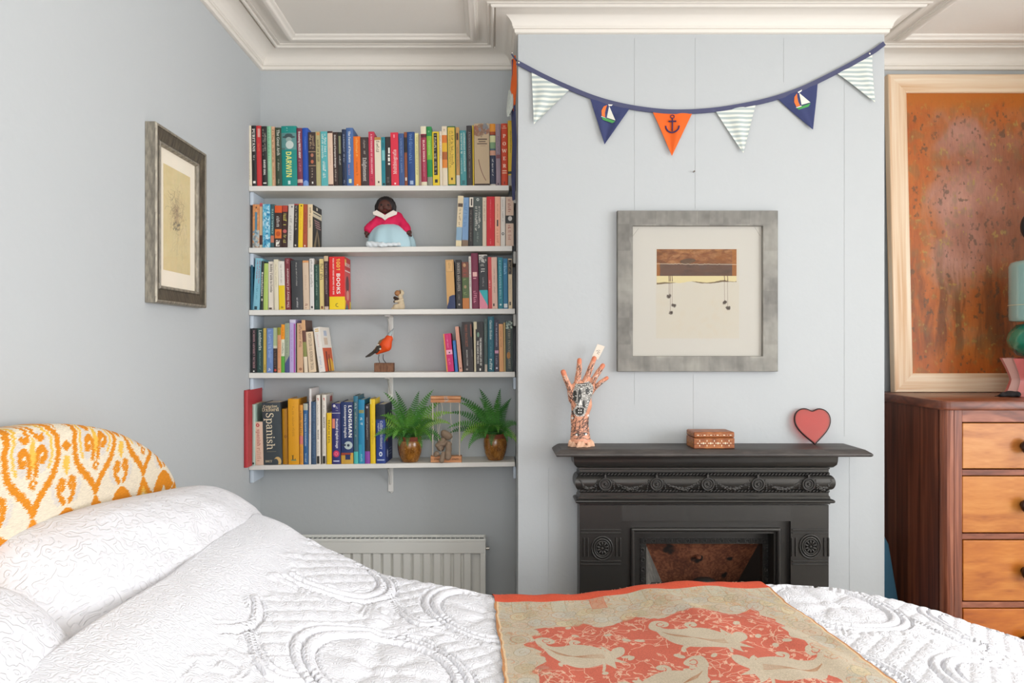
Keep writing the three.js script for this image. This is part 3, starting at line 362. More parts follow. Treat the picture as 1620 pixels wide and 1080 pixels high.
row(0, 'books on the topmost alcove shelf', 'top shelf', [
  [391.6, 398.5, 198.5, D, '#e3d8bf', 'cream', 'cream book with dotted spine', [Q(0.06, 0.9, '#8a7b5c', 0.2)]],
  [398.6, 406.3, 198.5, D, '#282524', 'black PURITANS', 'black book with white capitals PURITANS', [T(0.05, 0.43, 'PURITANS', W1, 0.72), Q(0.49, 0.58, W1, 0.35), R(0.91, 0.95, W1, 0.25, 0.75)]],
  [406.5, 414.6, 198.7, D, '#d93a3c', 'bright red', 'bright red book with orange print', [R(0.05, 0.19, '#e9a89a', 0.3, 0.8), Q(0.3, 0.45, '#ec7a4e', 0.4)]],
  [414.8, 423.2, 199.5, D, '#242221', 'black two-line', 'black book with two-line pale title', [Q(0.05, 0.5, '#cfc6b4', 0.3, 0.35), Q(0.12, 0.42, '#cfc6b4', 0.3, 0.7), T(0.56, 0.82, 'DAVID SEAL', W1, 0.5, 'sans-serif'), R(0.94, 0.96, W1, 0.2, 0.8)]],
  [423.4, 429.7, 199.5, D, '#8fc6a0', 'mint', 'mint green book', [Q(0.05, 0.5, '#3f7a58', 0.35), Q(0.55, 0.75, '#d9ead5', 0.3)]],
  [429.9, 436.3, 200.3, D, '#e8b48e', 'peach', 'narrow peach book', [Q(0.05, 0.6, '#7c4c35', 0.4), Q(0.66, 0.9, '#a5653e', 0.3)]],
  [436.5, 446, 201.7, D, '#34432f', 'dark green', 'dark green book titled The Great Arch', [T(0.04, 0.48, 'The Great Arch', W1, 0.62, 'serif', 1, false), Q(0.53, 0.76, '#cfd0bd', 0.28), Q(0.88, 0.96, '#cfd0bd', 0.25)]],
  [446.2, 470.2, 199.3, -1.8, '#0e8a80', 'thick teal', 'thick teal hardback with bearded man in hat', [Q(0.02, 0.09, '#bfe0d8', 0.12, 0.4), hat, T(0.42, 0.86, 'DARWIN', '#e9e27a', 0.5, 'sans-serif', 1, true, 0.48), R(0.91, 0.97, '#cfe6dd', 0.4, 0.56)], { hard: true }],
  [470.5, 479.2, 202.4, D, '#7d3347', 'maroon', 'maroon book with white title', [T(0.06, 0.52, 'Dreaming WALES AWAY', W1, 0.5, 'sans-serif'), Q(0.55, 0.76, '#c9838f', 0.4), R(0.88, 0.94, '#d9b3a5')]],
  [479.4, 488.6, 202.2, D, '#1c4fae', 'bright blue', 'bright blue hardback', [Q(0.15, 0.4, '#6d94d8', 0.2), E(0.97, 0.5, 0.07, 0.5, '#7fa2dc')], { hard: true }],
  [488.9, 500.4, 209, D, '#3a2b26', 'dark brown', 'dark brown book with two faces on spine', [Q(0.05, 0.33, '#d8b98f', 0.3, 0.35), Q(0.07, 0.33, '#d8b98f', 0.3, 0.7), R(0.36, 0.37, '#cfae85'), E(0.43, 0.5, 0.035, 0.2, '#b5745a'), E(0.55, 0.5, 0.035, 0.2, '#c06a48'), R(0.62, 0.63, '#cfae85'), Q(0.67, 0.86, '#d8c4a6', 0.25), R(0.92, 0.96, W1, 0.4, 0.6)]],
  [500.6, 508.2, 208, D, '#b9ae7c', 'olive-beige', 'olive-beige book', [R(0.02, 0.07, '#cf8f58', 0.2, 0.8), Q(0.15, 0.56, '#3d3a2a', 0.42)]],
  [508.4, 519.2, 207.8, D, '#58b0b2', 'light turquoise', 'light turquoise book with white title', [Q(0.05, 0.5, W1, 0.3, 0.3), Q(0.05, 0.48, W1, 0.3, 0.7), Q(0.55, 0.88, W1, 0.45)]],
  [519.4, 527.4, 207.5, D, '#e6c5ac', 'pale pink', 'pale pink book with dark-brown top', [R(0, 0.035, '#4a2520'), Q(0.3, 0.62, '#b58d74', 0.2), R(0.97, 1, '#4a2520')]],
  [527.6, 535.2, 209, D, '#37221d', 'coffee-brown', 'coffee-brown book titled in white', [T(0.05, 0.66, 'Dictionary of European Beverages', W1, 0.5, 'sans-serif'), Q(0.69, 0.92, '#d8cdbd', 0.35)]],
  [535.4, 541.8, 209, D, '#2b2a26', 'black olive', 'black book with olive band', [R(0.07, 0.4, '#8f9069', 0.25, 0.75), Q(0.44, 0.62, W1, 0.4)]],
  [542, 548.4, 204.4, D, '#23304d', 'navy', 'slim navy book', [Q(0.08, 0.6, '#c3c9d8', 0.35), Q(0.9, 0.97, '#c3c9d8', 0.4)]],
  [548.6, 559.8, 202.2, D, '#4a6ba0', 'slate-blue', 'slate-blue hardback with white title', [T(0.06, 0.6, 'The Forest of Psychiatry', W1, 0.42, 'serif'), Q(0.63, 0.83, '#d38f86', 0.25, 0.4), R(0.88, 0.95, '#dfe3b0', 0.3, 0.7)], { hard: true }],
  [560.1, 571.2, 215.7, -1.4, '#f07512', 'orange', 'vivid orange book', [Q(0.04, 0.42, '#f4c46c', 0.3), Q(0.45, 0.8, '#b5500c', 0.3), R(0.96, 0.98, W1, 0.4, 0.6)]],
  [571.5, 583.8, 217, -1.4, '#40302f', 'brown script', 'dark brown book with white script title', [Q(0.06, 0.36, '#cabfb2', 0.28), T(0.42, 0.9, 'Enlightenment', W1, 0.62, 'serif', 1, false)]],
  [584.1, 593.2, 208.2, -1.4, '#c52f4c', 'crimson', 'crimson book with white title', [T(0.04, 0.78, 'A DICTIONARY OF PHILOSOPHY', '#f1c9c9', 0.42, 'serif'), Q(0.82, 0.95, '#8a1c33', 0.4)]],
  [593.5, 603.8, 217, -1.4, '#e9dcc4', 'cream gold-topped', 'cream book with gold top band', [R(0, 0.06, '#b98a45'), Q(0.08, 0.36, '#6b5a48', 0.5), R(0.9, 0.94, '#3a2a20', 0.45, 0.65)]],
  [604, 610, 216.7, -1.2, '#1d8491', 'petrol-blue', 'narrow petrol-blue book', [Q(0.02, 0.24, '#103f47', 0.5), R(0.27, 0.48, '#7fc0c0', 0.2, 0.9), R(0.94, 0.98, '#0d2f36', 0.3, 0.8)]],
  [610.2, 618.8, 216.4, -1.2, '#2c2624', 'black barred', 'black book with white bars', [R(0.22, 0.34, W1, 0.55, 0.85), R(0.36, 0.4, W1, 0.5, 0.85), R(0.42, 0.5, W1, 0.5, 0.85), R(0.53, 0.57, W1, 0.5, 0.85), Q(0.82, 0.95, '#8d8580', 0.4)]],
  [619.2, 631.4, 209.5, -1.8, '#dc2b43', 'red upward-titled', 'bright red book with white upward title', [T(0.32, 0.78, 'Multibiografia', W1, 0.6, 'serif', -1, false), R(0.04, 0.1, '#f0a0a8', 0.4, 0.55), R(0.94, 0.97, W1, 0.4, 0.6)]],
  [631.8, 640.2, 211.2, -1.6, '#3d5788', 'steel-blue', 'steel-blue book', [Q(0.1, 0.75, '#8fa4c8', 0.28)]],
  [640.4, 644.8, 208.8, -1.4, '#8d4a28', 'rust-and-black', 'narrow rust and black book', [R(0.1, 0.38, '#221c1a'), R(0.84, 0.9, '#d9d0c0', 0.2, 0.8)]],
  [645.2, 657, 208.6, -1.4, '#1f4580', 'royal-blue', 'royal blue hardback', [Q(0.04, 0.6, '#6f92c4', 0.45), R(0.9, 0.97, '#a7b9d4', 0.3, 0.75)], { hard: true }],
  [657.3, 663.3, 210.7, -1.2, '#e5dc9a', 'pale yellow', 'slim pale yellow book', [Q(0.05, 0.8, '#8c8048', 0.3)]],
  [663.5, 666.6, 212.5, -1, '#a08478', 'taupe', 'very thin taupe book', []],
  [666.9, 676, 199.6, -1.8, '#a8324c', 'raspberry', 'raspberry book with cream ends', [R(0, 0.13, '#eadfc0'), R(0.14, 0.19, '#5e1e2c'), T(0.23, 0.6, 'BLACK SHIELD', '#f0d8c8', 0.45, 'sans-serif'), Q(0.62, 0.85, '#cf8c98', 0.3), R(0.93, 1, '#eadfc0')]],
  [676.4, 684.6, 200.2, -2, '#1f8a46', 'green', 'two-tone green book', [R(0.16, 0.56, '#7cb63c'), Q(0.04, 0.12, '#d8e8c8', 0.4), Q(0.24, 0.5, '#c8e08c', 0.35), R(0.85, 1, '#8f8f80')]],
  [685, 695.8, 208.2, -1.4, '#e9c928', 'yellow black-label', 'yellow book with long black label', [R(0.03, 0.8, '#26221c', 0.2, 0.72), Q(0.06, 0.78, '#e9e2c8', 0.36, 0.46), R(0.88, 0.94, '#26221c', 0.3, 0.7)]],
  [696.1, 700, 207.4, -1.2, '#e7d8c0', 'ivory', 'slim ivory book', [Q(0.08, 0.5, '#8a7560', 0.4)]],
  [700.3, 708.4, 199.6, -1.6, '#ecdcc0', 'orange-banded', 'cream book with orange and yellow bands', [R(0.15, 0.28, '#e07a2c'), R(0.28, 0.43, '#e9b52c'), R(0.43, 0.56, '#b4622c'), R(0.56, 0.7, '#e58a38'), Q(0.05, 0.12, '#8a6a48', 0.4)]],
  [708.7, 721.8, 199.6, -1.6, '#e2be4a', 'green-edged yellow', 'yellow hardback with dark green edges', [R(0, 0.02, '#2f6a3c'), R(0, 1, '#2f6a3c', 0, 0.08), R(0, 1, '#2f6a3c', 0.9, 1), R(0.97, 1, '#2f6a3c'), Q(0.08, 0.7, '#8a7028', 0.22, 0.35), Q(0.08, 0.66, '#6a5420', 0.28, 0.62), R(0.86, 0.9, '#4a3a14', 0.4, 0.6)], { hard: true }],
  [722.1, 727.8, 201.2, -1.4, '#c8995c', 'tan', 'narrow tan book', [R(0.1, 0.22, '#4a2c1c', 0.2, 0.7), Q(0.3, 0.7, '#7d5a30', 0.3), R(0.82, 1, '#dcd2c4')]],
  [728.1, 738.6, 206.2, -1.4, '#4a979b', 'grey-teal', 'grey-teal hardback with white capitals', [T(0.04, 0.74, 'SOUTHWESTERN GOVERNMENT', W1, 0.36, 'serif', -1, false, 0.7), T(0.05, 0.42, '& POLITICS', W1, 0.36, 'serif', -1, false, 0.27), Q(0.5, 0.8, '#d6e4e0', 0.2, 0.27), R(0.9, 0.97, '#2f6f73', 0.3, 0.7)], { hard: true }],
  [739, 747.6, 198.5, -1.3, '#3b3638', 'charcoal', 'tall charcoal book', [T(0.1, 0.55, 'GOVERNMENT', '#8f8788', 0.5, 'serif', -1, false), Q(0.6, 0.88, '#b4abaa', 0.22)]],
  [747.9, 750.4, 198, -1, '#d8b83c', 'thin yellow', 'very thin yellow book', []],
  [750.8, 775, 195.3, -1.2, '#c3ab8a', 'wide beige', 'wide beige hardback with sketch on spine', [K(['#a35a44', '#7c8894', '#8d6a54', '#d0bfa4'], 5, 34, 0.02, 0.17), Q(0.2, 0.23, '#5c4a3c', 0.12, 0.5), R(0.245, 0.265, '#5c4a3c', 0.25, 0.85), R(0.285, 0.3, '#5c4a3c', 0.3, 0.75), R(0.32, 0.335, '#5c4a3c', 0.2, 0.85), R(0.36, 0.365, '#8a765e', 0.4, 0.75), (c, w, h) => { c.strokeStyle = '#6a3a34'; c.lineWidth = w * 0.035; c.beginPath(); c.moveTo(w * 0.28, 0.58 * h); c.quadraticCurveTo(w * 0.4, 0.78 * h, w * 0.75, 0.92 * h); c.stroke(); }, R(0.97, 1, '#3a2a22')], { hard: true }],
  [775.4, 784.6, 195.6, -1, '#2a3148', 'multicoloured', 'navy book with orange and landscape bands', [R(0, 0.13, '#e6952c'), R(0.13, 0.18, '#a8481c'), R(0.19, 0.3, '#d5d6a0'), R(0.3, 0.4, '#7c9c74'), R(0.4, 0.43, '#46606a'), R(0.43, 0.51, '#d09a80'), Q(0.57, 0.85, W1, 0.3), R(0.97, 1, '#d8cec0')]],
  [784.9, 792.4, 196, -1, '#94808a', 'mauve', 'mauve-grey book', [Q(0.2, 0.5, '#5c4c56', 0.25), R(0.5, 0.56, '#7a4048', 0.1, 0.9), R(0.96, 0.99, '#4a3c44', 0.3, 0.6)]],
  [793, 803.4, 195.2, -0.6, '#cf4420', 'red-orange', 'red-orange hardback lettered POWER downwards', [R(0.04, 0.05, '#f0c8a8', 0.3, 0.7), R(0.07, 0.08, '#f0c8a8', 0.15, 0.85), H(0.2, 'P', '#f6dcc4', 0.72, 'serif'), H(0.325, 'O', '#f6dcc4', 0.72, 'serif'), H(0.44, 'W', '#f6dcc4', 0.72, 'serif'), H(0.56, 'E', '#f6dcc4', 0.72, 'serif'), H(0.68, 'R', '#f6dcc4', 0.72, 'serif'), R(0.75, 0.765, '#f0c8a8', 0.15, 0.85), R(0.785, 0.8, '#f0c8a8', 0.15, 0.85), R(0.93, 0.97, '#7d2412', 0.42, 0.58)], { hard: true }],
  [804, 812.4, 190.5, -0.6, '#d6b02c', 'yellow', 'yellow book with grey foot', [Q(0.16, 0.5, '#6a5a14', 0.2), R(0.78, 0.82, '#2c3a2c'), R(0.84, 1, '#9a958c')]],
]);
row(1, 'books left of the doll', 'second shelf left', [
  [399.4, 410.3, 323.2, 0.3, '#d79158', 'orange-blue', 'pastel orange and blue paperback', [K(['#e0a070', '#c97d48'], 8, 40, 0, 0.5), R(0.18, 0.72, '#4c86a0', 0.35, 0.65), K(['#9fb4bc', '#6f8a98', '#b9c4c4'], 9, 60, 0.6, 1), R(0.06, 0.09, '#2a1c14', 0.45, 0.6)]],
  [410.6, 415, 321, 0.3, '#e2bd92', 'pinkish', 'slim peach book with pinkish-red top', [R(0, 0.08, '#c85a5c'), R(0.72, 1, '#5a3328'), R(0.93, 1, '#d8d0b8')]],
  [415.4, 427.2, 322.8, 0, '#5fb0cc', 'swirled blue', 'paperback with swirling light-blue spine', [K(['#bcdcea', '#2f86b0', '#7cc4d8', '#e2f0f2', '#1f6f98'], 3, 90)]],
  [427.5, 433.8, 323, 0.4, '#3a585c', 'dark teal', 'dark teal paperback with vertical pale title', [T(0.1, 0.68, 'CHARLOTTE', '#9cc0b8', 0.6, 'sans-serif', -1), R(0.72, 0.88, '#cc7a5c', 0.1, 0.9)]],
  [434.1, 445.6, 325.2, 0.6, '#3a241e', 'orange-blocked', 'black-brown paperback with orange blocks', [R(0, 0.17, '#e0561c'), Q(0.22, 0.54, W1, 0.4, 0.45), R(0.56, 0.78, '#e2742c', 0.05, 0.95), E(0.67, 0.5, 0.06, 0.3, '#c05018'), R(0.82, 0.97, '#efe8dc', 0.2, 0.7), K(['#3a241e'], 4, 8, 0.82, 0.97)]],
  [445.9, 454.6, 325, 0.7, '#40241e', 'maroon yellow-titled', 'maroon paperback with yellow title', [R(0, 0.15, '#b8402c'), Q(0.2, 0.5, '#e0d860', 0.55), E(0.61, 0.5, 0.045, 0.35, '#c0605c'), Q(0.7, 0.93, '#d8d070', 0.5)]],
  [454.9, 463.6, 323, 1.6, '#d5d0c6', 'grey-white', 'grey-white paperback', [Q(0.24, 0.85, '#8a857c', 0.4), R(0.04, 0.08, '#6b6a68', 0.5, 0.75)]],
  [464, 471.4, 322.4, 1.2, '#2e2724', 'dark', 'dark brown paperback with red top', [R(0, 0.03, '#a8302c'), Q(0.05, 0.62, '#cabfb0', 0.4), R(0.93, 0.97, '#d8cec0', 0.3, 0.6)]],
  [471.7, 478.8, 322.4, 1, '#f0c81c', 'yellow', 'bright yellow paperback', [Q(0.1, 0.6, '#d89c14', 0.35), R(0.03, 0.06, '#3a2c0c', 0.45, 0.7)]],
  [479.1, 486, 323, 0.8, '#b0512f', 'rust', 'rust-brown paperback', [Q(0.2, 0.7, '#7a301c', 0.3), R(0.94, 0.98, '#e8d8c8', 0.3, 0.6)]],
  [486.4, 494.4, 323, 0.4, '#e8d0a8', 'cream', 'cream-spined paperback with dark photo cover', [Q(0.05, 0.6, '#5a4a38', 0.35)], { yaw: 0.06, d: 0.128, cw: 90, cover: (c, w, h) => { c.fillStyle = '#2d2823'; c.fillRect(0, 0, w, h); c.fillStyle = '#e2d4b4'; c.fillRect(0, 0.14 * h, w, 0.14 * h); c.fillStyle = '#d9cdb4'; c.fillRect(w * 0.4, 0.03 * h, w * 0.15, 0.07 * h); c.fillStyle = '#2d2823'; c.fillRect(w * 0.08, 0.18 * h, w * 0.8, 0.022 * h); c.fillStyle = '#b88a88'; for (let k = 0; k < 4; k++) c.fillRect(w * (0.2 + 0.05 * k), (0.34 + 0.05 * k) * h, w * 0.55, 0.025 * h); c.fillStyle = '#8d7a5c'; c.beginPath(); c.moveTo(w * 0.1, h); c.lineTo(w * 0.5, 0.52 * h); c.lineTo(w * 0.75, 0.75 * h); c.lineTo(w * 0.9, h); c.fill(); c.fillStyle = '#3c3329'; c.beginPath(); c.moveTo(w * 0.35, h); c.lineTo(w * 0.52, 0.62 * h); c.lineTo(w * 0.7, h); c.fill(); } }],
]);
row(1, 'books right of the doll', 'second shelf right', [
  [721, 730, 309.8, 3.6, '#e6d3ae', 'cream', 'leaning cream book with pale blue lower spine', [R(0.15, 0.22, '#5a4a3c', 0.1, 0.9), Q(0.26, 0.7, '#8a7358', 0.35), R(0.62, 0.88, '#8fb0c8'), R(0.9, 1, '#ead9b0')]],
  [730.8, 740.6, 312.2, 1.6, '#7fa4cc', 'light blue', 'light blue paperback with brown foot', [Q(0.12, 0.6, '#5a84b4', 0.5), R(0.87, 1, '#8a705a')]],
  [741.3, 748, 312, 0.8, '#27211f', 'black white-topped', 'black paperback with white top label', [R(0, 0.2, '#ece2d2', 0.1, 1), R(0.03, 0.17, '#3a302c', 0.45, 0.75), Q(0.26, 0.9, '#a89c90', 0.3)]],
  [748.4, 763, 311.3, 0.2, '#4c5753', 'grey-green', 'grey-green paperback with large white title', [E(0.055, 0.5, 0.03, 0.14, '#dfe4dc'), E(0.055, 0.5, 0.016, 0.07, '#4c5753'), Q(0.18, 0.68, W1, 0.28, 0.35), Q(0.18, 0.68, W1, 0.24, 0.68), Q(0.72, 0.93, '#a8b4ac', 0.15)]],
  [763.4, 769.5, 312, 0, '#e2cdb4', 'sand', 'slim sand-coloured paperback', [Q(0.06, 0.5, '#8a7058', 0.3)]],
  [769.8, 782.6, 310.8, 0, '#d0061c', 'bright red', 'bright red paperback', [Q(0.06, 0.66, '#f0b8b4', 0.12), Q(0.86, 0.96, '#f0b8b4', 0.14)]],
  [783, 791.6, 310.8, 0, '#efb08f', 'peach', 'peach paperback with small bird mark', [Q(0.15, 0.45, '#b06a50', 0.2), R(0.47, 0.6, '#3a3434', 0.35, 0.6), Q(0.65, 0.95, '#c0705a', 0.35)]],
  [792, 799.3, 311, 0, '#e0d8cc', 'whitish', 'off-white paperback with black ring', [Q(0.05, 0.5, '#6a625c', 0.2), E(0.75, 0.5, 0.03, 0.26, '#3a3434'), E(0.75, 0.5, 0.016, 0.14, '#e0d8cc')]],
  [800, 812.6, 311.3, 0, '#d6b8a2', 'pinkish', 'pinkish paperback with black photo block', [Q(0.03, 0.34, '#9a4c44', 0.4), R(0.38, 0.54, '#2a2826'), E(0.44, 0.55, 0.05, 0.26, '#cfcac2'), Q(0.58, 0.9, '#a85a50', 0.4)]],
]);
row(2, 'books left of the figurine', 'middle shelf left', [
  [396.6, 399.6, 419, 0, '#1f5a70', 'thin dark-teal', 'thin dark teal book', []],
  [400, 410.8, 408.5, 4.2, '#86c0d0', 'pale-blue', 'leaning pale blue book with red print', [Q(0.05, 0.4, '#b8404c', 0.22, 0.35), Q(0.05, 0.5, '#b8404c', 0.22, 0.68), Q(0.5, 0.8, '#3f8296', 0.3), R(0.93, 0.99, '#27424a', 0.2, 0.6)]],
  [412, 416, 413, 1.6, '#2f3432', 'black white-lettered', 'narrow black book with white vertical lettering', [T(0.22, 0.72, 'Revolutions', W1, 0.8, 'sans-serif'), E(0.79, 0.5, 0.03, 0.3, '#c8bfae')]],
  [416.6, 423.6, 416.3, 0.8, '#b6cd6c', 'lime-green', 'lime green book', [Q(0.12, 0.4, '#8aa040', 0.25)]],
  [424.6, 433.6, 413.5, 0, '#e9ddcc', 'white black-titled', 'white book with black handwritten title', [T(0.05, 0.64, 'Bobby Faith to Fettle', '#2a241f', 0.5, 'serif'), R(0.95, 0.99, '#5a4a40', 0.1, 0.6)]],
  [434.2, 440.8, 410.2, -1.2, '#e4d9bc', 'cream', 'cream book', [Q(0.1, 0.55, '#b0a27e', 0.3)]],
  [441.6, 451.2, 413, -1.8, '#e3dccf', 'half-yellow', 'white book with yellow lower half', [R(0.5, 1, '#eccb14'), Q(0.06, 0.46, '#9a9284', 0.28), R(0.93, 0.97, '#a88a10', 0.3, 0.7)]],
  [452, 460.2, 408.2, -1.6, '#7a2c34', 'maroon', 'maroon book with white vertical title', [T(0.2, 0.96, 'The Story of Literature', W1, 0.5, 'serif', -1, false), Q(0.03, 0.12, '#cfa09c', 0.4)]],
  [461.4, 479.2, 411.5, -1.6, '#3c3d3f', 'thick charcoal', 'thick charcoal hardback', [Q(0.05, 0.52, '#cfcbc0', 0.12), R(0.76, 0.97, '#55565a', 0.45, 0.62), Q(0.76, 0.97, W1, 0.14, 0.53)], { hard: true }],
  [480, 489.6, 412, -1.6, '#d9bfa4', 'beige orange-topped', 'beige book with orange top edge', [R(0, 0.045, '#dc9a60'), Q(0.3, 0.6, '#bfa288', 0.3), Q(0.88, 0.98, '#7a4038', 0.4)]],
  [490.2, 497, 408.8, -0.8, '#e0dbd4', 'white', 'slim white book with grey title', [Q(0.03, 0.58, '#7c7670', 0.45), R(0.93, 0.97, '#2a2826', 0.3, 0.7)]],
  [497.6, 505.6, 418.2, -0.8, '#1f4438', 'bottle-green', 'bottle green book', [Q(0.04, 0.7, '#a8bca8', 0.3), Q(0.8, 0.96, '#7a947f', 0.3)]],
  [506, 513, 409.5, -1, '#e2c984', 'straw', 'straw-yellow book', [Q(0.1, 0.42, '#4a4030', 0.6), R(0.93, 0.98, '#7a3c34', 0.3, 0.7)]],
  [513.4, 520, 404.8, -1, '#3a2024', 'dark plum', 'tall dark plum book with cream cap', [R(0, 0.1, '#cbb08c'), Q(0.15, 0.72, '#d8c8bc', 0.32), R(0.94, 1, '#c9b09c')]],
  [521, 545.8, 405.9, -0.8, '#dd1f1c', 'red-yellow', 'thick red-and-yellow paperback lettered 1001 BOOKS', [T(0.03, 0.27, '1001', '#f0c04c', 0.33, 'sans-serif', 1, true, 0.6), T(0.31, 0.71, 'BOOKS', W1, 0.33, 'sans-serif', 1, true, 0.6), T(0.03, 0.72, 'YOU MUST READ BEFORE YOU DIE', W1, 0.13, 'sans-serif', 1, true, 0.28), R(0.755, 1, '#f2cf10'), (c, w, h) => { c.strokeStyle = '#6a5a10'; c.lineWidth = w * 0.04; c.beginPath(); c.arc(w * 0.52, 0.915 * h, w * 0.1, 1, 5); c.stroke(); }], { d: 0.13, cw: 110, cover: (c, w, h) => { c.fillStyle = '#d4504c'; c.fillRect(0, 0, w, h); c.fillStyle = '#c8332f'; c.fillRect(0, 0, w, 0.22 * h); c.fillStyle = '#f0b64c'; c.fillRect(w * 0.05, 0.04 * h, w * 0.25, 0.12 * h); c.fillStyle = '#f3e4dc'; c.font = `bold ${w * 0.3}px sans-serif`; c.fillText('BOOKS', w * 0.1, 0.17 * h, w * 0.8); c.fillRect(w * 0.08, 0.25 * h, w * 0.85, 0.02 * h); c.fillStyle = '#5f3438'; c.beginPath(); c.ellipse(w * 0.45, 0.52 * h, w * 0.26, 0.17 * h, 0, 0, 7); c.fill(); c.fillStyle = '#e8a08c'; c.beginPath(); c.ellipse(w * 0.5, 0.72 * h, w * 0.2, 0.1 * h, 0, 0, 7); c.fill(); c.fillStyle = '#f2cf10'; c.beginPath(); c.moveTo(0, 0.8 * h); c.lineTo(w * 0.2, 0.84 * h); c.lineTo(w * 0.05, h); c.lineTo(0, h); c.fill(); c.beginPath(); c.moveTo(w * 0.75, h); c.lineTo(w * 0.8, 0.82 * h); c.lineTo(w, 0.84 * h); c.lineTo(w, h); c.fill(); c.fillStyle = '#56787c'; c.beginPath(); c.moveTo(w * 0.1, h); c.lineTo(w * 0.35, 0.86 * h); c.lineTo(w * 0.6, h); c.fill(); } }],
]);
row(2, 'books right of the figurine', 'middle shelf right', [
  [707.6, 720.6, 411, -3.2, '#26345c', 'kraft-wrapped', 'navy book in a torn tan paper jacket', [R(0, 0.72, '#d3a261'), R(0.02, 0.25, '#dcae70', 0.05, 0.85), (c, w, h) => { c.strokeStyle = '#8a6434'; c.lineWidth = 1.5; c.strokeRect(w * 0.08, 0.025 * h, w * 0.76, 0.22 * h); c.fillStyle = '#d3a261'; c.beginPath(); c.moveTo(0, 0.72 * h); c.lineTo(w, 0.72 * h); c.lineTo(w, 0.7 * h); c.lineTo(w * 0.3, 0.75 * h); c.lineTo(w * 0.2, 0.86 * h); c.lineTo(0, 0.95 * h); c.fill(); }, Q(0.06, 0.22, '#a88048', 0.3)]],
  [722, 731.4, 410.8, -1.8, '#2c2624', 'black', 'black book titled DOUBTS AND LOVES', [T(0.06, 0.64, 'DOUBTS AND LOVES', '#d8cec0', 0.55, 'serif', 1, false), Q(0.7, 0.82, '#a89c90', 0.2), E(0.91, 0.5, 0.022, 0.16, '#b8aca0')]],
  [732, 742.6, 414.4, -1.6, '#6a4a34', 'brown-green', 'book with brown, green and orange spine', [R(0, 0.33, '#7d4838'), R(0.33, 0.77, '#55683c'), R(0.77, 1, '#c87a38'), E(0.07, 0.4, 0.04, 0.22, '#c09468'), Q(0.16, 0.32, '#c04c3c', 0.5), E(0.53, 0.45, 0.035, 0.2, '#a89068'), Q(0.36, 0.48, '#8fa05c', 0.5), Q(0.62, 0.75, '#8fa05c', 0.5)]],
  [743, 746.6, 405.5, -1.6, '#e3dcd2', 'thin white', 'tall thin white book', [Q(0.04, 0.6, '#6a645c', 0.4)]],
  [747, 758.2, 400.4, -2.2, '#7a2444', 'plum', 'tall plum book with pink lettering', [Q(0.33, 0.5, '#e2a0a8', 0.5), Q(0.68, 0.9, '#d8889a', 0.5), R(0.34, 0.42, '#eebcb4', 0.2, 0.8)]],
  [758.8, 772.2, 402.8, -1.6, '#2c2c30', 'black pink-footed', 'black book with pink and turquoise foot', [R(0, 0.03, '#d8d0c4'), K(['#d8d4cc', '#1c1c20', '#aaa69e'], 12, 40, 0.02, 0.2), Q(0.26, 0.36, W1, 0.5), Q(0.42, 0.6, '#b0aca6', 0.2), R(0.655, 1, '#2ab0b4'), (c, w, h) => { c.fillStyle = '#e88ca0'; c.beginPath(); c.moveTo(0, 0.66 * h); c.lineTo(w, 0.95 * h); c.lineTo(w, h); c.lineTo(0, h); c.fill(); }]],
  [773, 787.4, 406.7, -1.4, '#e0b8a4', 'red-pink', 'book with red and pale pink spine', [R(0, 1, '#cc4240', 0, 0.4), Q(0.2, 0.7, '#8a7064', 0.14, 0.7), Q(0.45, 0.6, '#f0d0c8', 0.2, 0.2), R(0.9, 0.95, '#3a2c28', 0.5, 0.66)]],
  [788.2, 796, 407, -0.8, '#1d7f8c', 'teal', 'teal book with pale script', [Q(0.06, 0.82, '#bcd8d8', 0.35), E(0.92, 0.5, 0.02, 0.2, '#cfe0dc')]],
  [796.6, 803.6, 408.7, -0.8, '#1f6f94', 'blue', 'blue-teal book with white foot', [Q(0.1, 0.35, '#a8cce0', 0.55), R(0.9, 0.98, '#d8d8d4', 0.1, 0.9)]],
  [804.4, 810.6, 409.3, -0.6, '#e0c8a4', 'cream black-labelled', 'cream book with black top label', [R(0.02, 0.31, '#26201c', 0.1, 0.9), Q(0.05, 0.28, '#c8a878', 0.45), Q(0.4, 0.7, '#9a8264', 0.25), R(0.86, 0.93, '#26201c', 0.3, 0.6)]],
]);
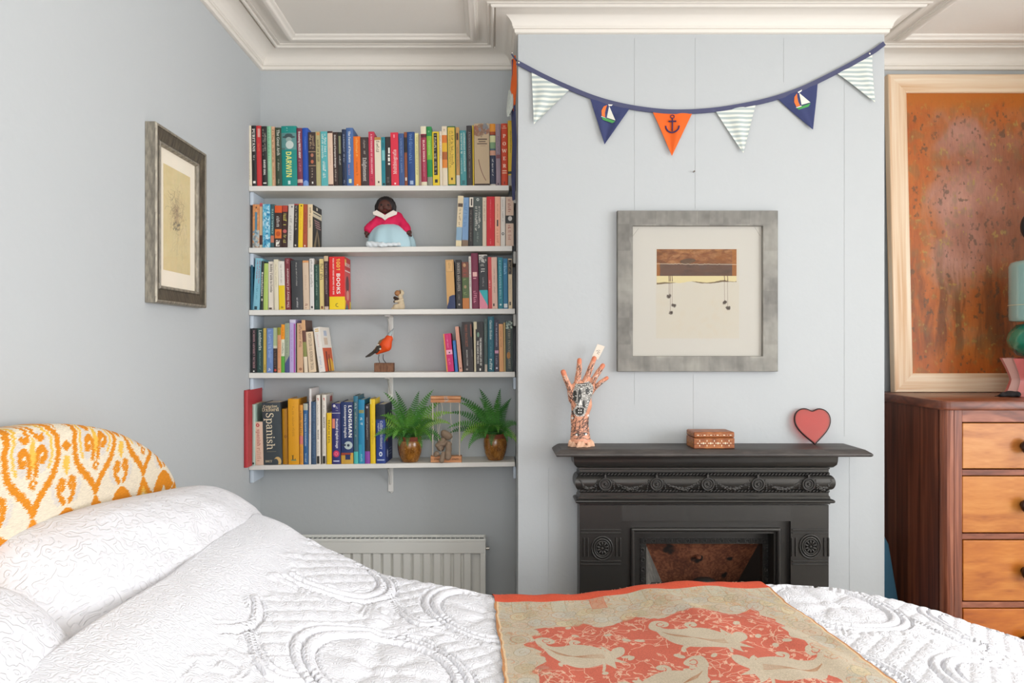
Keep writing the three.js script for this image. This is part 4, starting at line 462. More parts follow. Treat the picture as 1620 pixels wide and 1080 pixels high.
row(3, 'books left of the bird', 'fourth shelf left', [
  [397.2, 406.2, 519, 0, '#1f1e20', 'black', 'black paperback with pink vertical title', [T(0.05, 0.9, 'BERLIN LIBRARY MARCH', '#d8a0a4', 0.45, 'sans-serif', -1, false), R(0.95, 0.98, W1, 0.35, 0.6)]],
  [406.6, 416.2, 519, 0, '#22423e', 'dark green', 'dark green paperback with white script', [T(0.04, 0.5, 'Landmarks', W1, 0.6, 'serif', 1, false), Q(0.55, 0.94, '#9fb4ac', 0.22)]],
  [416.6, 421.4, 519, 0, '#d9ba58', 'yellow', 'narrow yellow paperback', [Q(0.1, 0.4, '#b08c2c', 0.3), Q(0.82, 0.95, '#7a601c', 0.4)]],
  [421.8, 431.6, 519.3, 0.2, '#6d88b8', 'blue', 'dusty blue paperback', [Q(0.04, 0.7, '#a4b8dc', 0.45), Q(0.3, 0.8, '#8ea4cc', 0.3, 0.7), Q(0.9, 0.97, W1, 0.4)]],
  [432, 438.6, 518.4, 0.2, '#b8c494', 'sage', 'sage green paperback with dark lower half', [R(0.46, 1, '#3a2a26'), Q(0.5, 0.9, '#8a6a5c', 0.5), R(0.4, 0.46, '#d8d4bc'), R(0.92, 0.97, '#cf4434', 0.3, 0.8)]],
  [439, 444.2, 517.6, 0, '#d9976c', 'salmon', 'salmon paperback with olive top', [R(0, 0.17, '#8c8824'), Q(0.3, 0.7, '#b06a4c', 0.3), Q(0.9, 0.97, '#7a3c24', 0.5)]],
  [444.5, 450.3, 513, 0.4, '#d9dcc4', 'orange-topped', 'paperback with orange top and green foot', [R(0, 0.31, '#f09a14'), R(0.66, 1, '#58a83c'), Q(0.38, 0.6, '#5a6048', 0.4), Q(0.05, 0.25, '#a85c0c', 0.3)]],
  [450.8, 457.8, 511, 0, '#9aa58c', 'grey-sage', 'grey-sage book with indigo foot', [Q(0.05, 0.7, '#6c7860', 0.3), (c, w, h) => { c.fillStyle = '#4a5080'; c.beginPath(); c.moveTo(0, 0.82 * h); c.lineTo(w, 0.65 * h); c.lineTo(w, h); c.lineTo(0, h); c.fill(); }]],
  [458.2, 467.6, 505.3, 0, '#bba8d4', 'lavender', 'tall lavender book with magenta stripe', [R(0.08, 1, '#a02c8c', 0.7, 0.9), Q(0.2, 0.8, '#8f7cb0', 0.2, 0.35), R(0, 0.06, '#d0c8dc')]],
  [468.8, 479.6, 511, -0.2, '#d3a882', 'tan', 'tan book with dark green edge', [R(0, 1, '#3a4a30', 0, 0.12), Q(0.04, 0.5, '#8a5c44', 0.35, 0.6), E(0.93, 0.6, 0.03, 0.22, '#a06a4c')]],
  [481.4, 487.2, 506.2, -4.6, '#c98a54', 'thin brown', 'thin leaning brown-topped book', [R(0, 0.2, '#d8a878'), R(0.2, 0.42, '#6a4438'), R(0.42, 0.7, '#8a8c4c'), R(0.7, 1, '#e8d4b8')], { board: '#6a4a3c' }],
  [488.6, 500.4, 525, -5.4, '#e2c9a8', 'leaning beige', 'leaning beige paperback with dark capitals', [T(0.04, 0.94, 'VITAL MURDER TO REVELAND', '#3a2c24', 0.5, 'serif', -1, false)]],
  [504.6, 514.6, 518.2, -9.6, '#ece4da', 'white', 'white leaning paperback with flame cover', [R(0.04, 0.055, '#d8a830', 0.2, 0.8), R(0.08, 0.095, '#d8a830', 0.2, 0.8), Q(0.15, 0.45, '#e2b4a8', 0.2), Q(0.65, 0.95, '#a8b4cc', 0.3)], { yaw: 0.12, d: 0.12, cw: 90, cover: (c, w, h) => { c.fillStyle = '#eee6da'; c.fillRect(0, 0, w, h); c.fillStyle = '#d05a30'; c.fillRect(w * 0.05, 0.47 * h, w * 0.9, 0.53 * h); c.fillStyle = '#e8b030'; c.beginPath(); c.ellipse(w * 0.65, 0.9 * h, w * 0.3, 0.2 * h, 0, 0, 7); c.fill(); c.fillStyle = '#7a2c1c'; c.fillRect(w * 0.3, 0.55 * h, w * 0.14, 0.45 * h); c.fillRect(w * 0.55, 0.62 * h, w * 0.1, 0.38 * h); c.fillStyle = '#b8c0d0'; c.fillRect(w * 0.35, 0.08 * h, w * 0.3, 0.12 * h); c.fillStyle = '#d8c0a8'; c.fillRect(w * 0.3, 0.24 * h, w * 0.35, 0.16 * h); } }],
]);
row(3, 'books right of the bird', 'fourth shelf right', [
  [706.6, 718.6, 528, -5.6, '#cf1468', 'hot-pink', 'leaning hot-pink paperback with orange edge', [R(0, 1, '#e8963c', 0, 0.16), Q(0.06, 0.38, '#f2c4d4', 0.18), R(0.43, 0.55, '#f0a8c0', 0.2, 1), E(0.5, 0.6, 0.018, 0.08, '#2a1820'), Q(0.66, 0.85, '#e88cb0', 0.3)]],
  [720, 724.6, 538.5, -4, '#2f70b4', 'small blue', 'small leaning blue book', [Q(0.15, 0.6, '#8cb4dc', 0.3)]],
  [726.4, 732, 516.6, -6.6, '#e2a48c', 'salmon', 'leaning salmon book', [Q(0.1, 0.8, '#c0806c', 0.3), E(0.92, 0.5, 0.015, 0.2, '#8a4c3c')]],
  [733.4, 749.4, 509.3, -3.2, '#2e2422', 'dark-brown', 'thick dark brown book with orange title', [T(0.05, 0.5, 'TERRY PRATCHETT', '#c8643c', 0.3, 'serif', 1, false, 0.42), T(0.56, 0.88, 'RAISING STEAM', W1, 0.18, 'sans-serif', 1, false, 0.42), E(0.95, 0.35, 0.02, 0.1, '#a89c90'), R(0.05, 0.3, '#8a4c38', 0.82, 0.95), R(0.56, 0.7, '#5c5450', 0.85, 0.95)]],
  [750.2, 765.6, 508.8, -1, '#272321', 'black cream-edged', 'thick cream-edged black book with white title', [R(0, 1, '#d8cba8', 0, 0.2), R(0, 0.15, '#d8cba8', 0, 0.32), T(0.32, 0.88, 'THE REMARKABLE LIFE OF', W1, 0.26, 'sans-serif', 1, true, 0.7), T(0.38, 0.84, 'THE CHESS PIECES', W1, 0.24, 'sans-serif', 1, true, 0.42), E(0.26, 0.45, 0.05, 0.12, '#7a9c84'), R(0.93, 0.98, W1, 0.55, 0.7)]],
  [766, 771.4, 504, -0.6, '#3c504c', 'grey-green', 'dark grey-green book', [Q(0.1, 0.5, '#8fa098', 0.3), R(0.86, 1, '#b8a898', 0.2, 0.9)]],
  [771.8, 782, 500.4, -0.4, '#1f6272', 'petrol', 'petrol-blue book with white script title', [T(0.07, 0.42, 'Clarion Shadow', W1, 0.45, 'serif', 1, false), Q(0.48, 0.72, '#8cb4b8', 0.18), Q(0.77, 0.96, W1, 0.45)]],
  [782.4, 789.6, 505.3, -0.6, '#2c2438', 'purple-black', 'purple-black book with small pink label', [T(0.06, 0.52, 'THE TRUE ADVENTURES', '#d0c8d4', 0.4, 'sans-serif', 1, false), R(0.59, 0.65, '#c890a8', 0.1, 0.9), Q(0.7, 0.86, '#b0a8b4', 0.4), E(0.93, 0.5, 0.02, 0.2, '#d0c8d4')]],
  [790, 797, 512.3, -1.2, '#d79a62', 'caramel', 'caramel-coloured book', [Q(0.06, 0.5, '#9a6434', 0.3)]],
  [797.4, 800, 510, -0.8, '#b89c64', 'thin tan', 'very thin tan book', []],
  [800.4, 811.4, 507.4, -0.6, '#2c3a34', 'green-black', 'green-black book with mottled cream top', [K(['#a8b8a4', '#5c7468', '#d0d4c0', '#1f2c28'], 15, 34, 0, 0.14), T(0.16, 0.95, 'TERRY PRATCHETT SNUFF', '#b8a88c', 0.45, 'serif', 1, false), E(0.68, 0.4, 0.07, 0.25, '#a8702c')]],
]);
const LZ = 3.082;
row(4, 'reference books on the lowest shelf', 'lowest shelf', [
  [385.6, 391.6, 617.4, 0.3, '#b9343a', 'red', 'tall red folder-like book with flared top', [Q(0.3, 0.9, '#8f2228', 0.12)], { Z: 3.02, d: 0.19, hard: true }],
  [398.4, 403.2, 639.6, 0.4, '#b2cbbc', 'mint', 'pale mint paperback', [R(0.95, 0.98, '#28302c', 0.2, 0.7)], { Z: 3.074, d: 0.14 }],
  [403.8, 408.6, 637.2, 0.5, '#c0a88c', 'beige-red', 'beige paperback with red lower band behind', [R(0.12, 0.3, '#c04840', 0.2, 0.8), Q(0.05, 0.25, '#5a4438', 0.4)], { Z: 3.12, d: 0.10 }],
  [404.2, 416.4, 667.4, -1.6, '#e4c4ac', 'small pinkish', 'small pinkish book lettered spanish', [E(0.075, 0.4, 0.04, 0.22, '#b8343c'), E(0.075, 0.4, 0.02, 0.1, '#e4c4ac'), T(0.17, 0.56, 'spanish', '#a03c40', 0.55, 'serif', 1, false), Q(0.6, 0.97, '#c89c84', 0.55)], { Z: 3.078, d: 0.036 }],
  [417, 446.4, 637.2, -3, '#3a4246', 'thick slate', 'very thick slate-grey dictionary lettered Spanish', [H(0.06, 'Concise', '#d8c49c', 0.2, 'serif', 0.44), H(0.115, 'Oxford', '#d8c49c', 0.26, 'serif', 0.44), T(0.16, 0.76, 'Spanish', '#efe0be', 0.58, 'serif', 1, false, 0.42), R(0.785, 0.79, '#a09474', 0.2, 0.7), H(0.945, 'DICT', '#d8c49c', 0.15, 'serif', 0.28), E(0.95, 0.76, 0.075, 0.2, '#d0ac6c'), E(0.965, 0.66, 0.06, 0.14, '#3a4246')], { Z: LZ, d: 0.15, hard: true }],
  [447.4, 455.6, 646.6, -1.4, '#c4860c', 'dark amber', 'dark amber book', [E(0.5, 0.6, 0.03, 0.3, '#a86c08')], { Z: 3.095, d: 0.12 }],
  [456.2, 473.2, 630.8, -1, '#e09c10', 'thick amber', 'thick amber book with black letter L', [Q(0.12, 0.6, '#b47a0c', 0.2), H(0.895, 'L', '#4a3c1c', 0.58, 'serif'), R(0.925, 0.94, '#6a8c6c', 0.25, 0.75)], { Z: LZ, d: 0.14, hard: true }],
  [473.8, 479.6, 640.2, -0.8, '#dc9430', 'yellow-pink', 'orange-yellow book with pink middle', [Q(0.1, 0.55, '#4a3418', 0.5), R(0.52, 0.66, '#d87468'), Q(0.7, 0.96, '#b8702c', 0.4)], { Z: LZ, d: 0.13 }],
  [480.2, 487.4, 638.2, -0.6, '#2a5c8c', 'blue', 'blue book with cream top', [R(0, 0.11, '#b4b4a0'), T(0.17, 0.7, 'Living Spanish translation', W1, 0.45, 'serif', 1, false), Q(0.82, 0.97, W1, 0.3)], { Z: LZ, d: 0.13 }],
  [488, 491.6, 614.4, 0.6, '#d8d4d0', 'tall thin white', 'tall thin white magazine', [Q(0.1, 0.6, '#c06c64', 0.4)], { Z: LZ, d: 0.14, board: '#d9cfca' }],
  [492.2, 500, 635.3, -0.6, '#37506c', 'slate-blue', 'slate-blue book with faded title', [T(0.06, 0.9, 'Lateral Vague Pepita', '#54708c', 0.7, 'serif', -1, false)], { Z: LZ, d: 0.14 }],
  [500.4, 506.6, 624.8, -0.6, '#e8dfd2', 'white red-figured', 'white book with red figure 1', [H(0.065, '1', '#c0342c', 0.9), Q(0.14, 0.45, '#8a8078', 0.3), T(0.5, 0.64, 'NUEVO', '#3a342e', 0.45, 'sans-serif'), Q(0.66, 0.85, '#8a8078', 0.25), R(0.88, 0.99, '#26221e', 0.15, 0.8)], { Z: LZ, d: 0.14 }],
  [509.6, 516, 624.2, -0.4, '#e4dbcc', 'second white', 'white book with figure 1 and photo cover', [H(0.065, '1', '#c0342c', 0.9), Q(0.14, 0.3, '#8a8078', 0.3), T(0.32, 0.48, 'NUEVO', '#3a342e', 0.45, 'sans-serif'), Q(0.52, 0.85, '#8a8078', 0.25), R(0.88, 0.99, '#26221e', 0.15, 0.8)], { Z: LZ, d: 0.14, cw: 60, cover: (c, w, h) => { c.fillStyle = '#d8cfc4'; c.fillRect(0, 0, w, h); c.fillStyle = '#a89c94'; for (let k = 0; k < 5; k++) c.fillRect(w * (0.1 + 0.17 * k), 0.02 * h, w * 0.08, 0.2 * h); c.fillStyle = '#b04840'; c.fillRect(w * 0.55, 0.04 * h, w * 0.3, 0.08 * h); } }],
  [517.2, 524.6, 653, -0.4, '#ecbe1c', 'small yellow', 'short yellow book titled TEACH EFL', [T(0.13, 0.6, 'TEACH EFL', '#3a3010', 0.6, 'sans-serif', 1, false)], { Z: 3.079, d: 0.13 }],
  [525.2, 538.8, 638.2, -0.6, '#2c2c6c', 'indigo', 'indigo book titled Practical English Usage', [E(0.04, 0.3, 0.025, 0.16, '#e4dcd8'), Q(0.03, 0.13, W1, 0.25, 0.6), R(0.155, 0.162, W1, 0, 1), R(0.25, 0.41, '#e88c74', 0.05, 0.38), T(0.25, 0.74, 'Practical English Usage', W1, 0.36, 'sans-serif', 1, true, 0.62), E(0.83, 0.5, 0.055, 0.36, '#d0305c'), E(0.83, 0.5, 0.03, 0.2, '#e8708c'), E(0.83, 0.5, 0.014, 0.1, '#d0305c'), R(0.94, 0.96, '#c8c8dc', 0.15, 0.85)], { Z: LZ, d: 0.14 }],
  [539.6, 559, 635.8, -0.8, '#1c3164', 'thick navy', 'thick navy dictionary with white title and silver disc', [T(0.05, 0.58, 'LONGMAN', W1, 0.36, 'sans-serif', 1, true, 0.76), T(0.05, 0.58, 'Contemporary English', W1, 0.24, 'sans-serif', 1, true, 0.36), E(0.7, 0.6, 0.065, 0.34, '#b8c4c0'), E(0.7, 0.6, 0.022, 0.11, '#28344c'), R(0.68, 0.71, '#28344c', 0.05, 0.4), R(0.82, 1, '#cfa03c'), R(0.82, 0.86, '#a0402c', 0, 0.8), R(0.85, 0.93, '#1c2c5c', 0.35, 0.75)], { Z: LZ, d: 0.15, hard: true }],
  [559.6, 566.6, 626.3, -0.6, '#3c6470', 'grey-teal', 'tall grey-teal book with turquoise foot', [Q(0.05, 0.2, W1, 0.4), Q(0.24, 0.6, '#d8c8a0', 0.3), R(0.82, 1, '#4cb8b0'), R(0, 0.08, '#2c7088')], { Z: LZ, d: 0.15 }],
  [567.2, 577, 632.2, -0.6, '#1c84ac', 'bright teal', 'bright teal-blue book', [R(0.16, 0.21, '#8a8c5c', 0.1, 0.9), Q(0.28, 0.4, W1, 0.35), R(0.7, 1, '#2c9cb8', 0, 0.5), Q(0.85, 0.97, '#bcdce0', 0.3)], { Z: LZ, d: 0.15 }],
  [577.4, 585.4, 639.6, -0.8, '#2c2428', 'black-purple', 'black book with purple foot', [R(0.79, 1, '#8c44a0'), Q(0.22, 0.6, W1, 0.24), E(0.05, 0.5, 0.02, 0.2, '#b0a8ac')], { Z: LZ, d: 0.14 }],
  [586, 594, 631.3, -1, '#ecc414', 'yellow', 'tall yellow book', [Q(0.3, 0.7, '#c09c10', 0.25), R(0, 0.08, '#f4e27c', 0, 0.3)], { Z: LZ, d: 0.14 }],
  [595, 609.8, 639.5, -0.8, '#223c86', 'royal-blue', 'royal-blue dictionary beside the fern', [T(0.28, 0.76, 'Collins Dictionary', W1, 0.38, 'serif', 1, false, 0.6), T(0.32, 0.46, 'English', W1, 0.22, 'serif', 1, false, 0.3), E(0.84, 0.5, 0.04, 0.18, '#dfe4ec'), E(0.84, 0.5, 0.018, 0.08, '#223c86'), R(0.93, 0.95, '#b0bcd4', 0.1, 0.9), R(0, 0.26, '#1c2432')], { Z: LZ, d: 0.15, hard: true, yaw: 0.06, cw: 100, cover: (c, w, h) => { c.fillStyle = '#1e3170'; c.fillRect(0, 0, w, h); c.fillStyle = '#141c30'; c.fillRect(0, 0, w, 0.3 * h); c.fillStyle = '#9c4430'; c.beginPath(); c.ellipse(w * 0.45, 0.5 * h, w * 0.25, 0.09 * h, 0.4, 0, 7); c.fill(); c.beginPath(); c.ellipse(w * 0.25, 0.6 * h, w * 0.12, 0.05 * h, 0, 0, 7); c.fill(); c.fillStyle = '#dfe4ec'; c.beginPath(); c.ellipse(w * 0.3, 0.85 * h, w * 0.05, 0.07 * h, 0, 0, 7); c.fill(); c.fillStyle = '#8c9cc4'; for (let k = 0; k < 3; k++) c.fillRect(w * 0.5, (0.78 + 0.05 * k) * h, w * 0.35, 0.012 * h); } }],
]);
{ const t = new THREE.CanvasTexture(atlasCanvas); t.colorSpace = THREE.SRGBColorSpace; t.magFilter = THREE.LinearFilter; bookMat.map = t; bookMat.needsUpdate = true; }
// ------------------------------------------------------------------ bed, quilt, throw, pillows
const bedZ0 = 0.42, bedZ1 = 2.12;                                       // near and far side of the bed, distances from the eye
const quiltTop = [[-0.70, 0.972], [-0.657, 0.974], [-0.586, 0.949], [-0.5325, 0.914], [-0.479, 0.878], [-0.417, 0.850], [-0.3195, 0.806], [-0.266, 0.793], [-0.142, 0.771], [0, 0.7395], [0.16, 0.737], [0.213, 0.737], [0.346, 0.751], [0.461, 0.768], [0.568, 0.770], [0.737, 0.7715], [0.923, 0.7627], [1.10, 0.736], [1.278, 0.683], [1.3845, 0.647], [1.491, 0.612], [1.62, 0.54], [1.72, 0.43], [1.77, 0.30], [1.785, 0.15]];
const sideDrop = (Z) => { const e = Z > 1.3 ? Z - 2.085 : 0.48 - Z; if (e <= 0) return 0; const r = 0.10; return e < r ? r - Math.sqrt(r * r - e * e) : r + (e - r) * 60; };
const quiltH = (X, Z) => {
  const foot = smooth(1.2, 1.75, X);
  let h = interp(quiltTop, X) - sideDrop(Z) * 1.0;
  h += 0.012 * (fbm(X * 3.1, Z * 3.1, 999, 3, 61) - 0.5) * smooth(0.0, 0.25, 2.13 - Z) * (1 - foot * 0.5);
  h += 0.009 * (smooth(-0.245, -0.275, X + 0.05 * (fbm(Z * 9, 3, 999, 3, 17) - 0.5)) - 0.5) * smooth(-0.02, 0.1, 2.1 - Z) * smooth(-0.5, -0.4, X);   // doubled layer ends here
  return h;
};
// quilted relief: cords, lattice and stippling, in metres
const quiltRelief = (X, Z) => {
  const p = 0.44, row = Math.floor(Z / p), cz = (row + 0.5) * p, ox = (row & 1) ? p / 2 : 0, col = Math.floor((X - ox) / p + 0.5), cx = col * p + ox, dx = X - cx, dz = Z - cz, r = Math.hypot(dx, dz), th = Math.atan2(dz, dx);
  const cord = (d, w) => { const t = Math.abs(d) / w; return t < 1 ? Math.sqrt(1 - t * t) : 0; };
  const R1 = 0.150, wave = Z - cz - 0.17 * Math.sin((X - ox) / p * Math.PI * 2 + 0.9), near = (d, w) => Math.abs(d) < w;
  if (near(Math.abs(r - R1) - 0.0135, 0.003) || (r > R1 && (near(Math.abs(wave) - 0.0135, 0.003) || near(wave - 0.036, 0.003))) || near(r - R1 - 0.0365, 0.003)) return -0.55;      // stitched lines
  if (near(r - R1, 0.0125)) return 1.25 * cord(r - R1, 0.0125); if (near(r - R1 - 0.024, 0.0105)) return 1.05 * cord(r - R1 - 0.024, 0.0105);
  if (r > R1 && near(wave, 0.0125)) return 1.2 * cord(wave, 0.0125); if (r > R1 && near(wave - 0.024, 0.0105)) return cord(wave - 0.024, 0.0105);
  if (r < R1 && ((row + col) & 1)) { const a = Math.abs(Math.sin((X / 0.044 + Z / 0.07) * Math.PI)), b = Math.abs(Math.sin((X / 0.044 - Z / 0.07) * Math.PI)); return 1.0 * Math.pow(a * b, 0.42); }         // diamond lattice
  if (r < R1) {                                                        // flower in the ring
    if (r < 0.024) return 1.1 * cord(r, 0.024); const pet = Math.abs(Math.sin(th * 3 + 0.4)), q = (r - 0.024) / (R1 - 0.036); return (pet > 0.35 && q < 0.9 ? 1.15 * Math.pow((pet - 0.35) / 0.65, 0.4) * Math.pow(Math.sin(Math.PI * clamp(q / 0.92)), 0.5) : 0.35 * Math.pow(Math.abs(Math.sin(fbm(X * 22, Z * 22, 99999, 2, 5) * 24)), 0.6));
  }
  if (wave > 0) { const a = Math.abs(Math.sin((X / 0.040 + Z / 0.085) * Math.PI)), b = Math.abs(Math.sin((X / 0.052 - Z / 0.06) * Math.PI)); return 0.85 * Math.pow(a * b, 0.42); }
  return 0.9 * Math.pow(Math.abs(Math.sin(fbm(X * 19, Z * 12, 99999, 2, 25) * 24)), 0.6);                     // wandering stitching
};
const creaseN = (X, Z) => fbm(X * 60, Z * 60, 99999, 2, 71);
{
  const bed = thing('bed', 'double bed whose rounded headboard wears orange and cream ikat fabric', 'bed', [XL + 0.02, 0, -(bedZ0 + bedZ1) / 2]);
  // headboard: domed outline, thick and soft at the edge
  const ikat = canvas(1024, 1024, (c, w, h) => {
    c.fillStyle = '#e9dcc4'; c.fillRect(0, 0, w, h);
    const O = '#e08a12', Yl = '#efbd4e', G = '#dcd2c6';
    c.lineCap = 'round'; c.lineJoin = 'round';
    const st = (col, lw, f) => { c.strokeStyle = col; c.lineWidth = lw; c.beginPath(); f(); c.stroke(); }, fill = (col, f) => { c.fillStyle = col; c.beginPath(); f(); c.closePath(); c.fill(); };
    const unit = (x, y) => { c.save(); c.translate(x, y);               // ogee with curls, 512 wide, 512 high, its centre at 0, 0
      for (const e of [-1, 1]) { c.save(); c.scale(e, 1);
        st(O, 38, () => { c.moveTo(2, -236); c.bezierCurveTo(40, -190, 60, -160, 120, -120); c.bezierCurveTo(200, -60, 210, 40, 150, 104); c.bezierCurveTo(110, 146, 40, 170, 4, 236); });
        fill(O, () => { c.moveTo(256, -250); c.bezierCurveTo(190, -240, 160, -200, 116, -150); c.bezierCurveTo(170, -130, 190, -110, 206, -70); c.bezierCurveTo(214, -120, 236, -150, 256, -170); });
        st(Yl, 18, () => { c.moveTo(0, -196); c.bezierCurveTo(30, -150, 76, -116, 104, -86); c.bezierCurveTo(150, -40, 150, 30, 116, 68); });
        st(G, 54, () => { c.moveTo(60, -60); c.bezierCurveTo(110, -40, 116, 30, 70, 60); });
        st(O, 32, () => { c.moveTo(24, 84); c.bezierCurveTo(20, 20, 40, -24, 76, -10); c.bezierCurveTo(102, 2, 92, 44, 62, 34); });
        st(O, 26, () => { c.moveTo(20, -96); c.bezierCurveTo(26, -52, 56, -44, 74, -62); });
        fill(O, () => { c.moveTo(256, 26); c.lineTo(214, 0); c.lineTo(256, -26); }); fill(Yl, () => { c.moveTo(256, 130); c.bezierCurveTo(226, 90, 220, 66, 240, 44); c.lineTo(256, 40); });
        st(O, 30, () => { c.moveTo(232, 236); c.bezierCurveTo(190, 210, 176, 160, 210, 146); c.bezierCurveTo(232, 140, 240, 168, 222, 178); });
        st(G, 26, () => { c.moveTo(190, 236); c.bezierCurveTo(150, 210, 140, 180, 150, 160); });
        c.restore(); }
      fill(Yl, () => { c.moveTo(0, 70); c.bezierCurveTo(-34, 10, -20, -40, 0, -70); c.bezierCurveTo(20, -40, 34, 10, 0, 70); }); fill(O, () => { c.moveTo(0, 150); c.lineTo(-34, 120); c.lineTo(0, 96); c.lineTo(34, 120); }); fill('#efe3cd', () => { c.ellipse(0, 120, 9, 8, 0, 0, 7); });
      c.restore(); };
    for (const oy of [-256, 256, 768, 1280]) for (const ox of [0, 512, 1024]) unit(ox, oy);
    // threads dyed before weaving: edges feather along the weft
    const im = c.getImageData(0, 0, w, h), s = new Uint8ClampedArray(im.data), r = rng(5);
    for (let y = 0; y < h; y++) { const sh = Math.round((hash(0, y >> 1, 3) - 0.5) * 22 + (hash(1, y >> 3, 4) - 0.5) * 8); for (let x = 0; x < w; x++) { const sx = ((x + sh) % w + w) % w, k = 0.92 + 0.12 * hash(x >> 4, y, 8); for (let q = 0; q < 3; q++) im.data[(y * w + x) * 4 + q] = s[(y * w + sx) * 4 + q] * k; } }
    c.putImageData(im, 0, 0);
  });
  const dome = [[0, 1.287], [0.07, 1.287], [0.21, 1.283], [0.36, 1.263], [0.5, 1.230], [0.62, 1.186], [0.70, 1.146], [0.76, 1.106], [0.80, 1.06], [0.82, 1.0], [0.825, 0.92], [0.825, 0.3]];
  const half = []; for (let i = 0; i <= 60; i++) { const t = i / 60; half.push(t < 0.7 ? [t / 0.7 * 0.8, interp(dome.map(([a, b]) => [a, b]), t / 0.7 * 0.8)] : null); }
  const outline = []; const dx = (y) => 0.825; const pts = [];
  for (let i = -40; i <= 40; i++) { const a = Math.abs(i) / 40, z = 0.81 * Math.pow(Math.sin(a * Math.PI / 2), 0.9) * Math.sign(i); pts.push([z, interp(dome, Math.min(0.82, Math.abs(z)))]); }
  const shp = new THREE.Shape([[-0.825, 0.25], [-0.825, 0.95], ...pts, [0.825, 0.95], [0.825, 0.25]].map(([a, b]) => new THREE.Vector2(a, b)));
  let hb = new THREE.ExtrudeGeometry(shp, { depth: 0.03, bevelEnabled: true, bevelThickness: 0.03, bevelSize: 0.03, bevelOffset: -0.03, bevelSegments: 6, curveSegments: 6 });
  hb = toCreasedNormals(hb, 0.9); hb.rotateY(Math.PI / 2); hb.translate(0.031, 0, -0.06);
  { const p = hb.attributes.position, uv = hb.attributes.uv; for (let i = 0; i < p.count; i++) uv.setXY(i, -(p.getZ(i)) / 0.46 + 0.1, p.getY(i) / 0.50 + 0.28); }
  part('headboard', [hb], M('#ffffff', 0.95, { map: ikat, bumpMap: sized(data(64, 256, (u, v, x, y) => hash(x >> 3, y, 5) * 200 + 30, false), 0.05, 0.4), bumpScale: 0.0004 }), bed, 'domed headboard in orange and cream ikat fabric');
  const L = 2.35; part('base', [rslab(0.1, L, 0.12, 0.36, -(bedZ1 - bedZ0) / 2 + 0.12, (bedZ1 - bedZ0) / 2 - 0.12, 0.02)], M('#8d8a86', 0.9), bed);
  part('mattress', [rslab(0.1, L, 0.36, 0.50, -(bedZ1 - bedZ0) / 2 + 0.1, (bedZ1 - bedZ0) / 2 - 0.1, 0.05, 4)], M('#e8e6e2', 0.95), bed);
  for (const x of [0.2, L - 0.1]) for (const z of [-0.65, 0.65]) part('leg', [lathe([[0, 0], [0.02, 0], [0.03, 0.125], [0, 0.125]], 16).translate(x, 0, z)], M('#4a3424', 0.5), bed);
}
// grids of the bed surface
const zRows = []; for (let z = 0.40; z < 1.3; z += 0.03) zRows.push(z); for (let z = 1.3; z < 2.085; z += 0.0042) zRows.push(z); for (let a = 0; a <= 14; a++) zRows.push(2.085 + 0.0999 * Math.sin(a / 14 * Math.PI / 2)); zRows.push(2.187);
zRows.sort((a, b) => a - b);
{
  const quilt = tag(meshOf('quilt', (() => {
    const cols = []; for (let i = 0; i <= 10; i++) { const t = i / 10 * Math.PI; cols.push([-0.5 - 0.164 + 0.0 , t]); }
    const xs = []; for (let x = -0.655; x < 1.55; x += 0.0042) xs.push(x); for (let x = 1.55; x <= 1.785; x += 0.012) xs.push(x);
    const nu = xs.length + 13, pos = [], uv = [], ix = [];
    for (const Z of zRows) {
      for (let i = 0; i < nu; i++) {
        let X, h; const th = 0.013, X0 = -0.655 + 0.012 * (noise(Z * 5, 9) - 0.5) - 0.02 * smooth(1.6, 1.1, Z), slope = 0.30;
        if (i < 13) {                                                   // hem: turned under
          const t = i / 12; const a = lerp(Math.PI, 0, clamp((t - 0.4) / 0.6)); const hx = quiltH(-0.655, Z) - th + 0.004 * (noise(Z * 9, 4) - 0.5);
          if (t < 0.4) { X = lerp(X0 + 0.15, X0, t / 0.4); h = hx - th - (X - X0) * 0.55; } else { X = X0 - th * Math.sin(a); h = hx + th * Math.cos(a); }
        } else { const k = i - 13; X = xs[k]; const bl = smooth(-0.655, -0.60, X); X = X + (X0 + 0.655) * (1 - bl); h = quiltH(xs[k], Z); }
        const Zd = Math.min(Z, 2.185); let dropped = 0; if (h < 0.14) h = 0.14;
        const am = smooth(-0.515, -0.50, X + 0.016 * Math.sin(Z * 40)) * smooth(0.2, 0.35, h);
        if (i >= 13 && am > 0) h += am * 0.0070 * quiltRelief(X, Z) + 0.0016 * (creaseN(X, Z) - 0.5);
        if (i >= 13 && am < 1) h += (1 - am) * 0.005 * (fbm(X * 9 + Z * 4, Z * 3, 999, 3, 91) - 0.5);
        pos.push(X, h, -Zd); uv.push(X, Z);
      }
    }
    const nv = zRows.length; for (let j = 0; j < nv - 1; j++) for (let i = 0; i < nu - 1; i++) { const a = j * nu + i, b = a + 1, c = a + nu, d = c + 1; ix.push(a, b, d, a, d, c); }
    const g = new THREE.BufferGeometry(); g.setAttribute('position', new THREE.Float32BufferAttribute(pos, 3)); g.setAttribute('uv', new THREE.Float32BufferAttribute(uv, 2)); g.setIndex(ix); g.computeVertexNormals(); return g;
  })(), M('#ececf0', 0.85, { bumpMap: sized(data(512, 512, (u, v) => 255 * Math.pow(Math.abs(Math.sin(fbm(u * 20, v * 20, 20, 3, 33) * 28)), 0.6), false), 0.5), bumpScale: 0.0016 })), 'white quilted bedspread covering the bed, its plain hem turned down at the pillows', 'bedspread');
  quilt.position.set(0, 0, 0);
}
